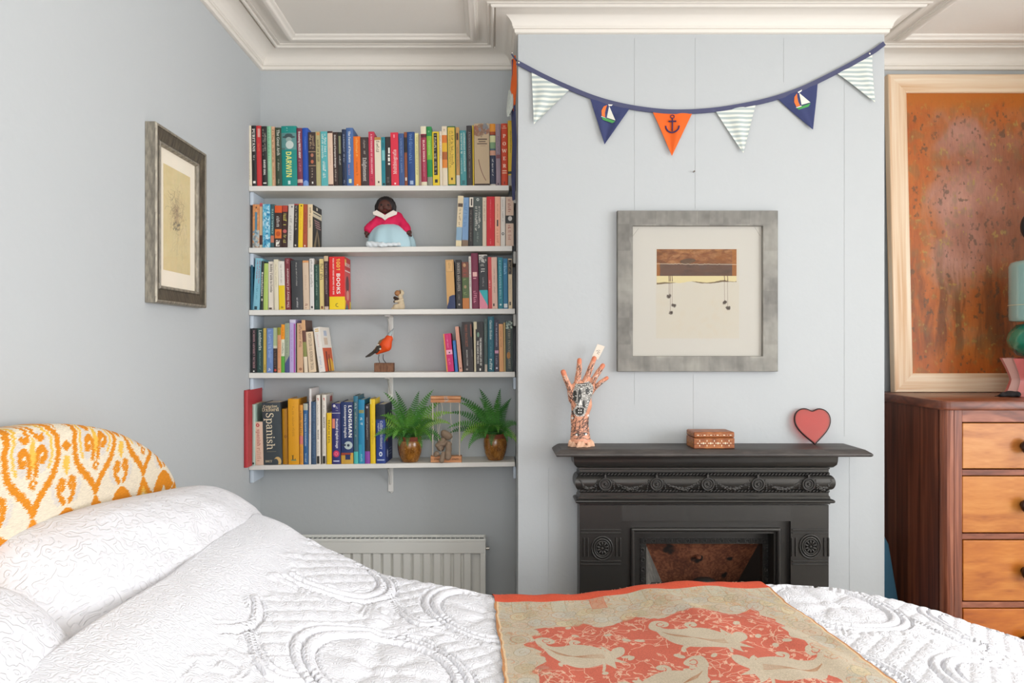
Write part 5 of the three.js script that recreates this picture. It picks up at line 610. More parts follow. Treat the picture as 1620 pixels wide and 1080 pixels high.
// paisley throw across the foot of the bed
{
  const Wd = 0.79, Ld = 1.0;
  const print = canvas(1024, 1296, (c, w, h) => {
    const r = rng(77), S = w / Wd, beige = '#cbbca4', coral = '#cf6a54', hot = '#e0593a';
    c.fillStyle = coral; c.fillRect(0, 0, w, h);
    // fine wandering stems, leaves and small buds of the field
    c.strokeStyle = '#e6bfa4'; c.lineCap = 'round';
    for (let k = 0; k < 760; k++) { let x = r() * w, y = r() * h, a = r() * 7; c.lineWidth = 2; c.beginPath(); c.moveTo(x, y); for (let i = 0; i < 9; i++) { a += (r() - 0.5) * 1.5; x += Math.cos(a) * 9; y += Math.sin(a) * 9; c.lineTo(x, y); } c.stroke(); for (let i = 0; i < 3; i++) { c.beginPath(); c.ellipse(x + (r() - 0.5) * 14, y + (r() - 0.5) * 14, 4 + 2 * r(), 2, r() * 3, 0, 7); c.stroke(); } }
    c.fillStyle = beige; for (let k = 0; k < 90; k++) { const x = r() * w, y = r() * h; c.beginPath(); c.ellipse(x, y, 10 + 6 * r(), 9, r() * 3, 0, 7); c.fill(); }
    const paisley = (x, y, s, turn, fl = 1) => {
      c.save(); c.translate(x, y); c.rotate(turn); c.scale(s * fl, s * 1.3);
      c.fillStyle = beige; c.beginPath(); c.moveTo(-118, -40); c.bezierCurveTo(-150, -92, -92, -118, -66, -84); c.bezierCurveTo(-54, -60, -84, -44, -94, -62); c.bezierCurveTo(-96, -40, -70, -34, -40, -34); c.bezierCurveTo(14, -50, 60, -24, 76, 14); c.lineTo(72, -26); c.lineTo(92, 12); c.bezierCurveTo(112, -14, 142, -8, 134, 18); c.bezierCurveTo(126, 40, 104, 44, 92, 52); c.lineTo(122, 82); c.lineTo(84, 70); c.lineTo(76, 108); c.lineTo(54, 78); c.bezierCurveTo(-6, 104, -84, 76, -104, 14); c.bezierCurveTo(-104, 0, -112, -20, -118, -40); c.fill();
      c.strokeStyle = beige; c.lineWidth = 13; c.beginPath(); c.moveTo(6, -14); c.bezierCurveTo(-20, -40, -22, -66, 2, -64); c.bezierCurveTo(14, -62, 12, -50, 2, -50); c.stroke(); c.beginPath(); c.moveTo(-30, 66); c.bezierCurveTo(-60, 60, -84, 62, -80, 76); c.stroke();
      c.lineWidth = 9; c.beginPath(); c.moveTo(60, 40); c.lineTo(74, -10); c.stroke(); c.beginPath(); c.moveTo(50, 74); c.lineTo(40, 112); c.stroke();
      c.strokeStyle = '#b4825f'; c.lineWidth = 1.6; for (let k = 0; k < 5; k++) { c.beginPath(); c.moveTo(-100 + k * 5, -30 + k * 8); c.bezierCurveTo(-70, 10 + k * 4, -10, 50 - k * 4, 60, 50 - k * 5); c.stroke(); } c.strokeStyle = coral; c.lineWidth = 3; c.beginPath(); c.arc(-90, -74, 11, 0.4, 5.6); c.stroke(); c.restore();
    };
    for (const [x, y, s, t, f] of [[0.235, 0.475, 0.98, -0.05, 1], [0.60, 0.455, 1.02, 0, 1], [0.43, 0.655, 1, 0.1, -1], [0.76, 0.62, 1.02, 0.3, -1], [0.22, 0.83, 1, 0, 1], [0.6, 0.83, 1, 0, 1], [0.42, 0.99, 1, 0, -1], [0.78, 0.99, 1, 0, -1]]) paisley(x * w, y * h, s, t, f);
    // borders
    const edge = (pts, col) => { c.fillStyle = col; c.beginPath(); pts.forEach(([x, y], i) => (i ? c.lineTo(x * w, y * h) : c.moveTo(x * w, y * h))); c.fill(); };
    const jag = (n, f) => { const a = []; for (let i = 0; i <= n; i++) a.push(f(i / n, i)); return a; };
    edge([[0, 0], [1, 0], ...jag(90, (t, i) => [1 - t, 0.305 + 0.016 * Math.sin(t * 31) + 0.012 * Math.abs(Math.sin(t * 14 * Math.PI / 2)) * 2 + 0.006 * (r() - 0.5)])], beige);
    edge([[0, 0], ...jag(90, (t) => [0.105 + 0.018 * Math.sin(t * 40) + 0.012 * Math.sin(t * 97) + 0.006 * (r() - 0.5), t]), [0, 1]], beige);
    edge([[1, 0], ...jag(90, (t) => [0.872 + 0.016 * Math.sin(t * 36) - 0.012 * Math.abs(Math.sin(t * 60)) + 0.006 * (r() - 0.5), t]), [1, 1]], beige);
    for (let k = 0; k < 900; k++) {                                     // dense floral needlework of the borders
      const z = r(); let x, y; if (z < 0.55) { x = r() * w; y = (0.14 + 0.18 * r()) * h; } else if (z < 0.75) { x = r() * 0.12 * w; y = r() * h; } else { x = (0.885 + 0.11 * r()) * w; y = r() * h; }
      c.globalAlpha = 0.42; c.strokeStyle = ['#b8876a', '#a9a07c', '#d0704e', '#9c9a86', '#d8b070', '#b4b4a8', '#c98a5c'][Math.floor(r() * 7)]; c.lineWidth = 2 + 2 * r(); c.beginPath(); c.arc(x, y, 5 + 20 * r(), r() * 6, r() * 6 + 2.5); c.stroke(); c.globalAlpha = 0.28; c.fillStyle = ['#c4b08c', '#d4906c', '#b4b8ac', '#dccfb4', '#a8a494'][Math.floor(r() * 4)]; c.beginPath(); c.ellipse(x + 9, y - 6, 16 * r() + 3, 10 * r() + 2, r() * 3, 0, 7); c.fill();
    }
    for (let k = 0; k < 70; k++) { const top = k < 44, x = top ? (k % 22 + 0.5 + 0.4 * r()) / 22 * w : (k & 1 ? 0.05 + 0.02 * r() : 0.935 + 0.02 * r()) * w, y = top ? (0.225 + 0.06 * Math.floor(k / 22) + 0.015 * r()) * h : (0.3 + 0.7 * r()) * h; c.globalAlpha = 0.55; c.fillStyle = ['#c2beb0', '#d6c49c', '#bfae8c', '#ccb8a0', '#c8c6bc'][k % 5]; c.beginPath(); c.ellipse(x, y, 22 + 8 * r(), 26 + 8 * r(), r(), 0, 7); c.fill(); c.globalAlpha = 0.5; c.strokeStyle = ['#a8906c', '#b87858', '#98917c'][k % 3]; c.lineWidth = 2.5; c.stroke(); c.beginPath(); c.arc(x, y, 9, 0, 5); c.stroke(); }
    c.globalAlpha = 0.5; for (let i = 0; i < 7; i++) { const x = (0.06 + 0.14 * i) * w; c.strokeStyle = i === 2 ? '#cf5f45' : '#a89068'; c.lineWidth = 3; c.strokeRect(x, 0.135 * h, 0.05 * w, 0.075 * h); c.fillStyle = i === 2 ? '#d8704e' : '#c9c8b4'; c.globalAlpha = 0.4; c.fillRect(x, 0.135 * h, 0.05 * w, 0.075 * h); c.globalAlpha = 0.5; }
    c.globalAlpha = 1; c.fillStyle = '#c98d5c'; c.fillRect(0, 0, 0.006 * w, h); c.fillRect(0.994 * w, 0, 0.006 * w, h); c.fillStyle = '#e8c9a0'; c.fillRect(0.006 * w, 0, 0.006 * w, h); c.fillRect(0.988 * w, 0, 0.006 * w, h);
    edge([[0, 0], [1, 0], [1, 0.138], ...jag(40, (t) => [1 - t, 0.138 + 0.004 * Math.sin(t * 9)])], hot);
    const im = c.getImageData(0, 0, w, h); for (let y = 0; y < h; y++) for (let x = 0; x < w; x++) { const k = 0.9 + 0.2 * hash(x >> 1, y, 3) * (0.6 + 0.4 * hash(x, y >> 2, 9)); for (let q = 0; q < 3; q++) im.data[(y * w + x) * 4 + q] *= k; } c.putImageData(im, 0, 0);
  });
  const zz = [2.192]; for (let i = 0; i <= 10; i++) zz.push(2.085 + 0.0995 * Math.sin((1 - i / 10) * Math.PI / 2)); for (let z = 2.08; z > 1.19; z -= 0.0055) zz.push(z);
  const n = 150, pos = [], uv = [], ix = [], left = (Z) => -0.001 + (2.15 - Z) * 0.042, right = (Z) => 0.742 + (2.15 - Z) * 0.085;
  for (const Z of zz) for (let i = 0; i <= n; i++) {
    const t = i / n, e = (noise(Z * 40, i ? 3 : 8) - 0.5) * 0.006, X = lerp(left(Z) + e, right(Z) + e, t), fold = smooth(0.0, 0.12, t) * smooth(0, 0.12, 1 - t);
    const ripple = 0.010 * Math.pow(Math.abs(Math.sin((X * 1.0 + Z * 0.75) * 15 + 2.2 * fbm(X * 4, Z * 4, 999, 2, 3))), 3) * smooth(0.35, 0.75, t) + 0.005 * fbm(X * 14, Z * 10, 999, 2, 13);
    const h = Math.max(0.16, quiltH(X, Math.min(Z, 2.184))) + 0.0105 + ripple * (0.3 + 0.7 * fold) * smooth(-0.03, 0.06, 2.12 - Z) + 0.0016 * Math.sin(X * 55 + Z * 20);
    const drop = Z > 2.19 ? 0.1 : 0; pos.push(X, h - drop, -(Math.min(Z, 2.186) + 0.006)); uv.push(t, 1 - (2.19 - Z + 0.0) / Ld);
  }
  for (let j = 0; j < zz.length - 1; j++) for (let i = 0; i < n; i++) { const a = j * (n + 1) + i, b = a + 1, c = a + n + 1, d = c + 1; ix.push(a, d, b, a, c, d); }
  let g = new THREE.BufferGeometry(); g.setAttribute('position', new THREE.Float32BufferAttribute(pos, 3)); g.setAttribute('uv', new THREE.Float32BufferAttribute(uv, 2)); g.setIndex(ix); g.computeVertexNormals();
  const th = new THREE.Group(); th.name = 'throw'; th.position.set(0.4, 0.7, -1.7); tag(th, 'orange and beige paisley shawl spread over the white bedspread', 'throw');
  partW('cloth', [g], M('#ffffff', 0.95, { map: print, bumpMap: sized(data(128, 128, (u, v, x, y) => 60 + 190 * hash(x, y, 2), false), 0.1), bumpScale: 0.0006 }), th);
  const fr = [], r = rng(4); for (let k = 0; k < 34; k++) { const t = r(), X = lerp(left(2.14), right(2.14), t), Z = 2.128, y = quiltH(X, Z) + 0.010; fr.push(tube([V(X, y - 0.004, -Z - 0.004), V(X + (r() - 0.5) * 0.006, y + 0.001 + 0.002 * r(), -Z - 0.006), V(X + (r() - 0.5) * 0.012, y + 0.003 * r(), -Z - 0.008)], 0.00045, 4, 4)); }
  const fm = partW('loose_threads', fr, M('#e8c4a0', 0.95), th); fm.userData.kind = 'stuff';
}
// pillows
{
  const relief = data(1024, 1024, (u, v) => { let h = 120; const cell = 15, x = u * cell, y = v * cell, i = Math.floor(x), j = Math.floor(y), cx = i + 0.5 + 0.3 * (hash(i, j, 1) - 0.5), cy = j + 0.5 + 0.3 * (hash(i, j, 2) - 0.5), r = Math.hypot(x - cx, y - cy), a = Math.atan2(y - cy, x - cx); const R0 = 0.30 + 0.08 * Math.cos(a * 5 + hash(i, j, 4) * 6); if (r < R0) h += 90 * Math.pow(Math.sin(Math.PI * clamp(r / R0)), 0.6); if (r < 0.08) h += 80; const s = Math.abs(Math.sin(fbm(u * 22, v * 22, 22, 3, 81) * 20)); if (r > R0) h += s > 0.9 ? 80 : 0; return h + 30 * (fbm(u * 60, v * 60, 60, 2, 6) - 0.5); }, false);
  const mP = M('#e8e7ea', 0.85, { bumpMap: relief, bumpScale: 0.0034 });
  const pillow = (label, w, h, t, seed) => {
    const side = (s) => sheet(70, 50, (u, v) => {
      const a = u * 2 - 1, b = v * 2 - 1, ea = Math.pow(Math.abs(a), 3.2), eb = Math.pow(Math.abs(b), 3.2), pinch = 1 - 0.05 * (1 - Math.abs(a)) ** 0 * Math.pow(Math.abs(b), 2) * (1 - a * a);
      const th = Math.pow(Math.max(0, (1 - ea) * (1 - eb)), 0.55), wr = fbm(u * 5 + seed, v * 5, 999, 3, seed) - 0.5, edge = Math.pow(1 - th, 2);
      const cr = 0.010 * Math.sin((a * 9 - b * 5) + 4 * fbm(u * 3, v * 3, 99, 2, seed)) * edge * th * 3;
      return V(a * w / 2 * (1 - 0.15 * b * b * a * a), b * h / 2 * (1 - 0.17 * a * a * Math.abs(a)), s * (t / 2 * th * (1 + 0.35 * wr) + cr * th));
    }, (u, v) => [s > 0 ? u : 1 - u, v * 0.7]);
    const f = side(1), k = side(-1); const ix = k.index.array; for (let i = 0; i < ix.length; i += 3) { const q = ix[i]; ix[i] = ix[i + 1]; ix[i + 1] = q; } k.computeVertexNormals();
    const m = meshOf('pillow', [f, k], mP); return tag(m, label, 'pillow', 'white pillows against the headboard');
  };
  // width along the headboard, leaning back against it
  const place = (m, x, y, Z, lean, roll, yaw) => { m.position.set(x, y, -Z); m.rotation.order = 'YXZ'; m.rotation.set(-lean, Math.PI / 2 + yaw, roll); };
  place(pillow('white embossed pillow leaning on the headboard, at the far side of the bed', 1.04, 0.55, 0.21, 3), -0.715, 0.856, 1.73, 0.62, -0.085, -0.10);
  place(pillow('white embossed pillow nearest the camera, below the orange headboard', 0.90, 0.54, 0.20, 8), -0.695, 0.868, 0.855, 0.62, 0.0, 0.0);
}
// ------------------------------------------------------------------ pictures
function rails(x0, x1, y0, y1, w, prof) {                              // four mitred frame rails; prof: [inward 0..w, out towards +z]
  const c = [[x0, y0], [x1, y0], [x1, y1], [x0, y1]], inn = [[1, 1], [-1, 1], [-1, -1], [1, -1]];
  return c.map((p, i) => { const q = c[(i + 1) % 4], a = inn[i], b = inn[(i + 1) % 4], pos = []; for (let k = 0; k < prof.length - 1; k++) { const [o, z] = prof[k], [o2, z2] = prof[k + 1]; const A = [p[0] + a[0] * o, p[1] + a[1] * o, z], B = [q[0] + b[0] * o, q[1] + b[1] * o, z], C = [p[0] + a[0] * o2, p[1] + a[1] * o2, z2], D = [q[0] + b[0] * o2, q[1] + b[1] * o2, z2]; pos.push(...A, ...B, ...D, ...A, ...D, ...C); }
    const g = new THREE.BufferGeometry(); g.setAttribute('position', new THREE.Float32BufferAttribute(pos, 3)); g.computeVertexNormals(); return metric(g); });
}
{ // square silver-leaf frame over the mantel
  const Z = 2.832, x0 = px(977, Z), x1 = px(1231, Z), y0 = py(587.5, Z), y1 = py(333, Z), cx = (x0 + x1) / 2, w = (x1 - x0) / 2, h = (y1 - y0) / 2, cy = (y0 + y1) / 2;
  const t = thing('picture', 'square silver-leaf framed collage hanging above the mantel', 'picture', [cx, cy, -ZC + 0.001]);
  const leaf = data(512, 512, (u, v) => { const n = fbm(u * 5, v * 5, 5, 4, 121), b = fbm(u * 30, v * 6, 30, 3, 124), p = hash(Math.floor(u * 7 + 0.15 * noise(v * 20, 3)), Math.floor(v * 7), 6); return ramp([[0, [98, 95, 90]], [0.45, [134, 131, 124]], [0.7, [152, 149, 140]], [1, [172, 168, 156]]], n * 0.9 + (b - 0.5) * 0.18 + (p - 0.5) * 0.2 + 0.06); });
  const fw = 0.0575, silver = M('#ffffff', 0.62, { metalness: 0.35, map: sized(leaf, 0.35) });
  for (const g of rails(-w, w, -h, h, fw, [[0.0, 0], [0, 0.022], [0.0015, 0.0245], [fw - 0.002, 0.0245], [fw, 0.0225], [fw, 0.010]])) part('frame_rail', [g], silver, t);
  const art = canvas(1024, 1024, (c, W, Hh) => {
    c.fillStyle = '#d8d3c9'; c.fillRect(0, 0, W, Hh); const r = rng(9), X = (x) => (x - 1001) / 207 * W, Y = (y) => (y - 357) / 206 * Hh;
    c.fillStyle = '#d8d0c0'; c.fillRect(X(1039), Y(393), X(1172) - X(1039), Y(535) - Y(393));
    for (let k = 0; k < 60; k++) { c.globalAlpha = 0.05; c.fillStyle = '#d9c49a'; c.beginPath(); c.ellipse(X(1039 + 133 * r()), Y(450 + 85 * r()), 12 + 30 * r(), 8 + 20 * r(), r() * 3, 0, 7); c.fill(); } c.globalAlpha = 1;
    const torn = (x0, x1, y0, y1, top, bot, col) => { c.fillStyle = col; c.beginPath(); c.moveTo(X(x0), Y(y0)); for (let i = 0; i <= 40; i++) c.lineTo(X(lerp(x0, x1, i / 40)), Y(y0 + top * (r() - 0.5))); for (let i = 40; i >= 0; i--) c.lineTo(X(lerp(x0, x1, i / 40)), Y(y1 + bot * (fbm(i * 0.12, y1, 999, 2, 4) - 0.5) * 2 + 0.5 * bot * (r() - 0.5) * 0.4)); c.fill(); };
    torn(1040, 1168, 430, 446.5, 0, 3.4, '#7d6a52'); torn(1040, 1168, 430, 445.5, 0, 3.6, '#e6d6a4');
    c.save(); c.beginPath(); c.rect(X(1040), Y(393), X(1168) - X(1040), Y(435.5) - Y(393)); c.clip(); c.fillStyle = '#8a5a3a'; c.fillRect(0, 0, W, Hh);
    for (let k = 0; k < 260; k++) { const y = 393 + 22 * r(); c.globalAlpha = 0.22; c.fillStyle = ['#b57a4c', '#c08a5c', '#9c6238', '#6d4a34', '#c89868', '#7c4a2c'][Math.floor(r() * 6)]; c.beginPath(); c.ellipse(X(1038 + 132 * r()), Y(y), 14 + 40 * r(), 5 + 12 * r(), (r() - 0.5), 0, 7); c.fill(); }
    c.globalAlpha = 0.75; c.fillStyle = '#66524a'; c.fillRect(X(1046), Y(416), X(1161) - X(1046), Y(436) - Y(416)); for (let k = 0; k < 120; k++) { c.globalAlpha = 0.2; c.fillStyle = ['#6b564c', '#4c3a34', '#7a5a48', '#66605c'][Math.floor(r() * 4)]; c.beginPath(); c.ellipse(X(1046 + 115 * r()), Y(418 + 17 * r()), 10 + 30 * r(), 4 + 9 * r(), 0, 0, 7); c.fill(); }
    c.globalAlpha = 0.6; c.fillStyle = '#4f4a44'; c.beginPath(); c.ellipse(X(1090), Y(412), 62, 20, -0.1, 0, 7); c.fill(); c.fillStyle = '#b4743c'; c.fillRect(X(1161), Y(393), 40, 230); c.fillRect(X(1040), Y(414), 24, 130); c.restore(); c.globalAlpha = 1;
    c.strokeStyle = '#efe2c8'; c.lineWidth = 3; c.beginPath(); for (let i = 0; i <= 60; i++) { const x = lerp(1040, 1168, i / 60), y = 416.2 + (i > 8 && i < 48 ? (r() - 0.5) * 1.4 : 0) + i * 0.02; i ? c.lineTo(X(x), Y(y)) : c.moveTo(X(x), Y(y)); } c.stroke();
    for (const [x, y0, y1] of [[1059.5, 435, 466], [1061.5, 435, 493], [1064.5, 435, 482], [1148.5, 435, 477], [1153.5, 435, 486]]) { c.strokeStyle = '#6a4c44'; c.lineWidth = 2; c.beginPath(); c.moveTo(X(x), Y(y0)); c.lineTo(X(x + 0.3), Y(y1)); c.stroke(); c.lineWidth = 5; c.beginPath(); c.moveTo(X(x), Y(y0)); c.lineTo(X(x + 0.6), Y(y0 + 9)); c.stroke(); }
    for (const [x, y] of [[1059, 468], [1067, 483], [1063, 494], [1149, 478], [1154.5, 486.5]]) { for (let k = 0; k < 26; k++) { c.globalAlpha = 0.35; c.fillStyle = ['#4a403a', '#6a6058', '#383028'][k % 3]; c.beginPath(); c.ellipse(X(x + (r() - 0.5) * 5), Y(y + (r() - 0.5) * 3.6), 4 + 9 * r(), 3 + 6 * r(), r() * 3, 0, 7); c.fill(); } } c.globalAlpha = 1;
    c.strokeStyle = '#8f8a80'; c.lineWidth = 2; c.beginPath(); c.moveTo(X(1001), Y(373)); c.lineTo(X(1011), Y(360)); c.moveTo(X(1197), Y(358)); c.lineTo(X(1206), Y(372)); c.stroke();
  });
  part('artwork', [planar(plain(slab(-w + fw - 0.002, w - fw + 0.002, -h + fw - 0.002, h - fw + 0.002, 0.002, 0.011)), -w + fw, w - fw, -h + fw, h - fw)], M('#e4e4e2', 0.85, { map: art }), t, 'cream sheet with brown torn-paper collage and hanging threads');
  part('glass', [slab(-w + fw - 0.001, w - fw + 0.001, -h + fw - 0.001, h - fw + 0.001, 0.0145, 0.0155)], M('#ffffff', 0.02, { transmission: 1, thickness: 0, specularIntensity: 0.05 }), t);
}
{ // tall frame on the left wall
  const X = XL, Zn = -0.9935 / ((238 - CX) / F), Zf = -0.9935 / ((326 - CX) / F), dep = 0.032, cz = 0, Xf = X + dep;
  const zn = -Xf * F / (CX - 247), zf = -Xf * F / (CX - 327) ; const za = Math.abs(Xf) * F / (CX - 247), zb = Math.abs(Xf) * F / (CX - 326.5), w = (zb - za) / 2, zc = (za + zb) / 2, top = py(244, zb), bot = py(487, zb), h = (top - bot) / 2, yc = (top + bot) / 2;
  const t = thing('picture', 'narrow grey-gold framed sketch on the left wall', 'picture', [X + 0.001, yc, -zc], Math.PI / 2);
  const tex = sized(data(256, 256, (u, v) => ramp([[0, [62, 56, 48]], [0.5, [94, 86, 72]], [1, [132, 120, 98]]], fbm(u * 40, v * 8, 40, 4, 55)), true), 0.2);
  const dark = M('#ffffff', 0.42, { metalness: 0.4, map: tex }), pale = M('#ffffff', 0.5, { metalness: 0.4, map: sized(data(128, 256, (u, v) => ramp([[0, [104, 98, 88]], [0.5, [146, 138, 124]], [1, [190, 180, 158]]], fbm(u * 20, v * 5, 20, 4, 58))), 0.12) }), fw = 0.052;
  const side = rails(-w, w, -h, h, fw, [[0.0, 0], [0.0, dep - 0.004], [0.003, dep], [0.008, dep], [0.010, dep - 0.003], [0.030, dep - 0.008], [fw - 0.012, dep - 0.011], [fw - 0.010, dep - 0.009]]);
  for (const g of side) part('frame_rail', [g], dark, t);
  for (const g of rails(-w, w, -h, h, fw, [[-0.0006, 0], [-0.0006, dep - 0.003], [0.0035, dep + 0.0008], [0.008, dep + 0.0004], [0.009, dep - 0.002]])) part('outer_edge', [g], pale, t);
  for (const g of rails(-w, w, -h, h, fw, [[fw - 0.011, dep - 0.011], [fw - 0.008, dep - 0.007], [fw - 0.003, dep - 0.008], [fw, dep - 0.014], [fw, dep - 0.022]])) part('inner_edge', [g], pale, t);
  const iw = w - fw, ih = h - fw;
  part('mount', [slab(-iw - 0.004, iw + 0.004, -ih - 0.004, ih + 0.004, 0.004, dep - 0.020)], M('#efe4d0', 0.9), t);
  const sk = canvas(384, 768, (c, W, Hh) => {                           // loose grey-brown chalk strokes on tan paper
    c.fillStyle = '#d8c493'; c.fillRect(0, 0, W, Hh); const r = rng(31); for (let k = 0; k < 420; k++) { c.globalAlpha = 0.06; c.fillStyle = ['#c9b27c', '#e4d4a8', '#d4b89a', '#bfae84'][Math.floor(r() * 4)]; c.beginPath(); c.ellipse(r() * W, r() * Hh, 10 + 40 * r(), 10 + 40 * r(), 0, 0, 7); c.fill(); }
    for (let k = 0; k < 260; k++) { const a = r() * 6.3, q = r(); let x = W * (0.5 + 0.34 * Math.cos(a) * q), y = Hh * (0.40 + 0.22 * Math.sin(a) * q), d = r() * 6; c.globalAlpha = 0.18 + 0.3 * r(); c.strokeStyle = ['#6a5a4c', '#8a6e5a', '#a88a70', '#564c46'][Math.floor(r() * 4)]; c.lineWidth = 1 + 2 * r(); c.beginPath(); c.moveTo(x, y); for (let i = 0; i < 6; i++) { d += (r() - 0.5) * 1.6; x += Math.cos(d) * 12; y += Math.sin(d) * 16; c.lineTo(x, y); } c.stroke(); }
    for (let k = 0; k < 70; k++) { let x = W * (0.3 + 0.6 * r()), y = Hh * (0.56 + 0.25 * r()), d = 1.4 + r(); c.globalAlpha = 0.12 + 0.15 * r(); c.strokeStyle = '#6e6258'; c.lineWidth = 1 + 1.5 * r(); c.beginPath(); c.moveTo(x, y); for (let i = 0; i < 5; i++) { d += (r() - 0.5); x += Math.cos(d) * 8; y += Math.sin(d) * 12; c.lineTo(x, y); } c.stroke(); }
    c.globalAlpha = 0.35; for (let k = 0; k < 60; k++) { c.fillStyle = '#5d564e'; c.beginPath(); c.ellipse(W * (0.35 + 0.25 * r()), Hh * (0.5 + 0.10 * r()), 3 + 9 * r(), 2 + 5 * r(), r() * 3, 0, 7); c.fill(); }
  });
  part('sketch', [planar(plain(slab(-iw * 0.72, iw * 0.72, -ih * 0.76, ih * 0.78, dep - 0.0205, dep - 0.0192)), -iw * 0.72, iw * 0.72, -ih * 0.76, ih * 0.78)], M('#ffffff', 0.9, { map: sk }), t, 'tan paper with loose chalk strokes');
  part('glass', [slab(-iw - 0.002, iw + 0.002, -ih - 0.002, ih + 0.002, dep - 0.0185, dep - 0.0178)], M('#ffffff', 0.02, { transmission: 1, thickness: 0, specularIntensity: 0.08 }), t);
}
{ // large painting leaning on the chest of drawers
  const Hc = 1.2385, y1 = py(118.5, 3.205), L = y1 - Hc, tilt = Math.atan2(0.055, L), Wd = 0.88, fw = 0.078, x0 = px(1404, 3.2);
  const t = thing('painting', 'large orange and mauve abstract painting in pale wood frame, leaning on the chest', 'painting', [x0 + Wd / 2, Hc + 0.001, -3.155]);
  t.rotation.x = -tilt;
  const wd = woodTex([[0, [214, 170, 128]], [0.45, [232, 202, 168]], [0.8, [240, 218, 190]], [1, [246, 228, 204]]], 71, 256, 512, 24), mw = M('#ffffff', 0.6, { map: sized(wd, 0.25, 1.2) });
  const rl = rails(-Wd / 2, Wd / 2, 0, L, fw, [[0, -0.02], [0, 0.012], [0.003, 0.015], [fw - 0.004, 0.013], [fw, 0.010], [fw, -0.004]]);
  rl.forEach((g, i) => { if (i % 2 === 0) { const uv = g.attributes.uv; for (let k = 0; k < uv.count; k++) uv.setXY(k, uv.getY(k), uv.getX(k)); } part('frame_rail', [g], mw, t); });
  const iw = Wd / 2 - fw;
  const pic = data(768, 1280, (u, v) => {
    const warp = fbm(u * 5, v * 7, 5, 3, 201) - 0.5, n = fbm(u * 6 + warp * 2, v * 8, 6, 5, 205), f = fbm(u * 60, v * 70, 60, 3, 207), drip = fbm(u * 18 + warp * 1.5, v * 3, 18, 4, 211), n2 = fbm(u * 3, v * 3, 3, 3, 214);
    const edge = Math.min(u * 1.15, (1 - u) * 1.15 + 0.03, (1 - v) * 1.5), core = smooth(0.04, 0.30, edge + (n - 0.5) * 0.35);
    let c = ramp([[0, [176, 84, 18]], [0.5, [200, 108, 32]], [1, [214, 132, 50]]], n);
    const mauve = ramp([[0, [134, 78, 46]], [0.4, [160, 100, 72]], [0.6, [180, 124, 104]], [1, [212, 164, 146]]], n2 * 0.6 + n * 0.6 - 0.06);
    c = mix3(c, mauve, core * smooth(0.06, 0.5, v + (n - 0.5) * 0.4));
    const brown = smooth(0.46, 0.66, drip + 0.20 * (0.45 - v)) * smooth(0.6, 0.2, v) * smooth(0.02, 0.14, v); c = mix3(c, [104, 60, 26], brown * 0.6);
    c = mix3(c, [176, 72, 20], smooth(0.5, 0.75, fbm(u * 4, v * 6, 4, 3, 219)) * smooth(0.42, 0.1, v) * 0.8);
    const big = fbm(u * 22, v * 26, 22, 3, 223); if (f > 0.6) c = mix3(c, [204, 168, 76], smooth(0.6, 0.78, f) * smooth(0.5, 0.66, big) * 0.7); if (f < 0.4) c = mix3(c, [84, 70, 54], smooth(0.4, 0.28, f) * smooth(0.52, 0.36, big) * 0.55); c = mix3(c, [124, 116, 84], smooth(0.55, 0.75, big) * 0.3); c = mix3(c, [c[0] + 22, c[1] + 14, c[2] + 6], (fbm(u * 160, v * 40, 160, 2, 229) - 0.35) * 0.9);
    c = mix3(c, [204, 116, 22], smooth(0.93, 0.985, v + (n - 0.5) * 0.05) * 0.9);
    return c;
  });
  part('canvas_panel', [planar(plain(slab(-iw - 0.003, iw + 0.003, fw - 0.003, L - fw + 0.003, -0.014, 0.003)), -iw, iw, fw, L - fw)], M('#e6e0dc', 0.5, { map: pic, bumpMap: data(512, 512, (u, v) => 255 * fbm(u * 60, v * 60, 60, 3, 207), false), bumpScale: 0.0012 }), t, 'orange and mauve abstract paint');
}
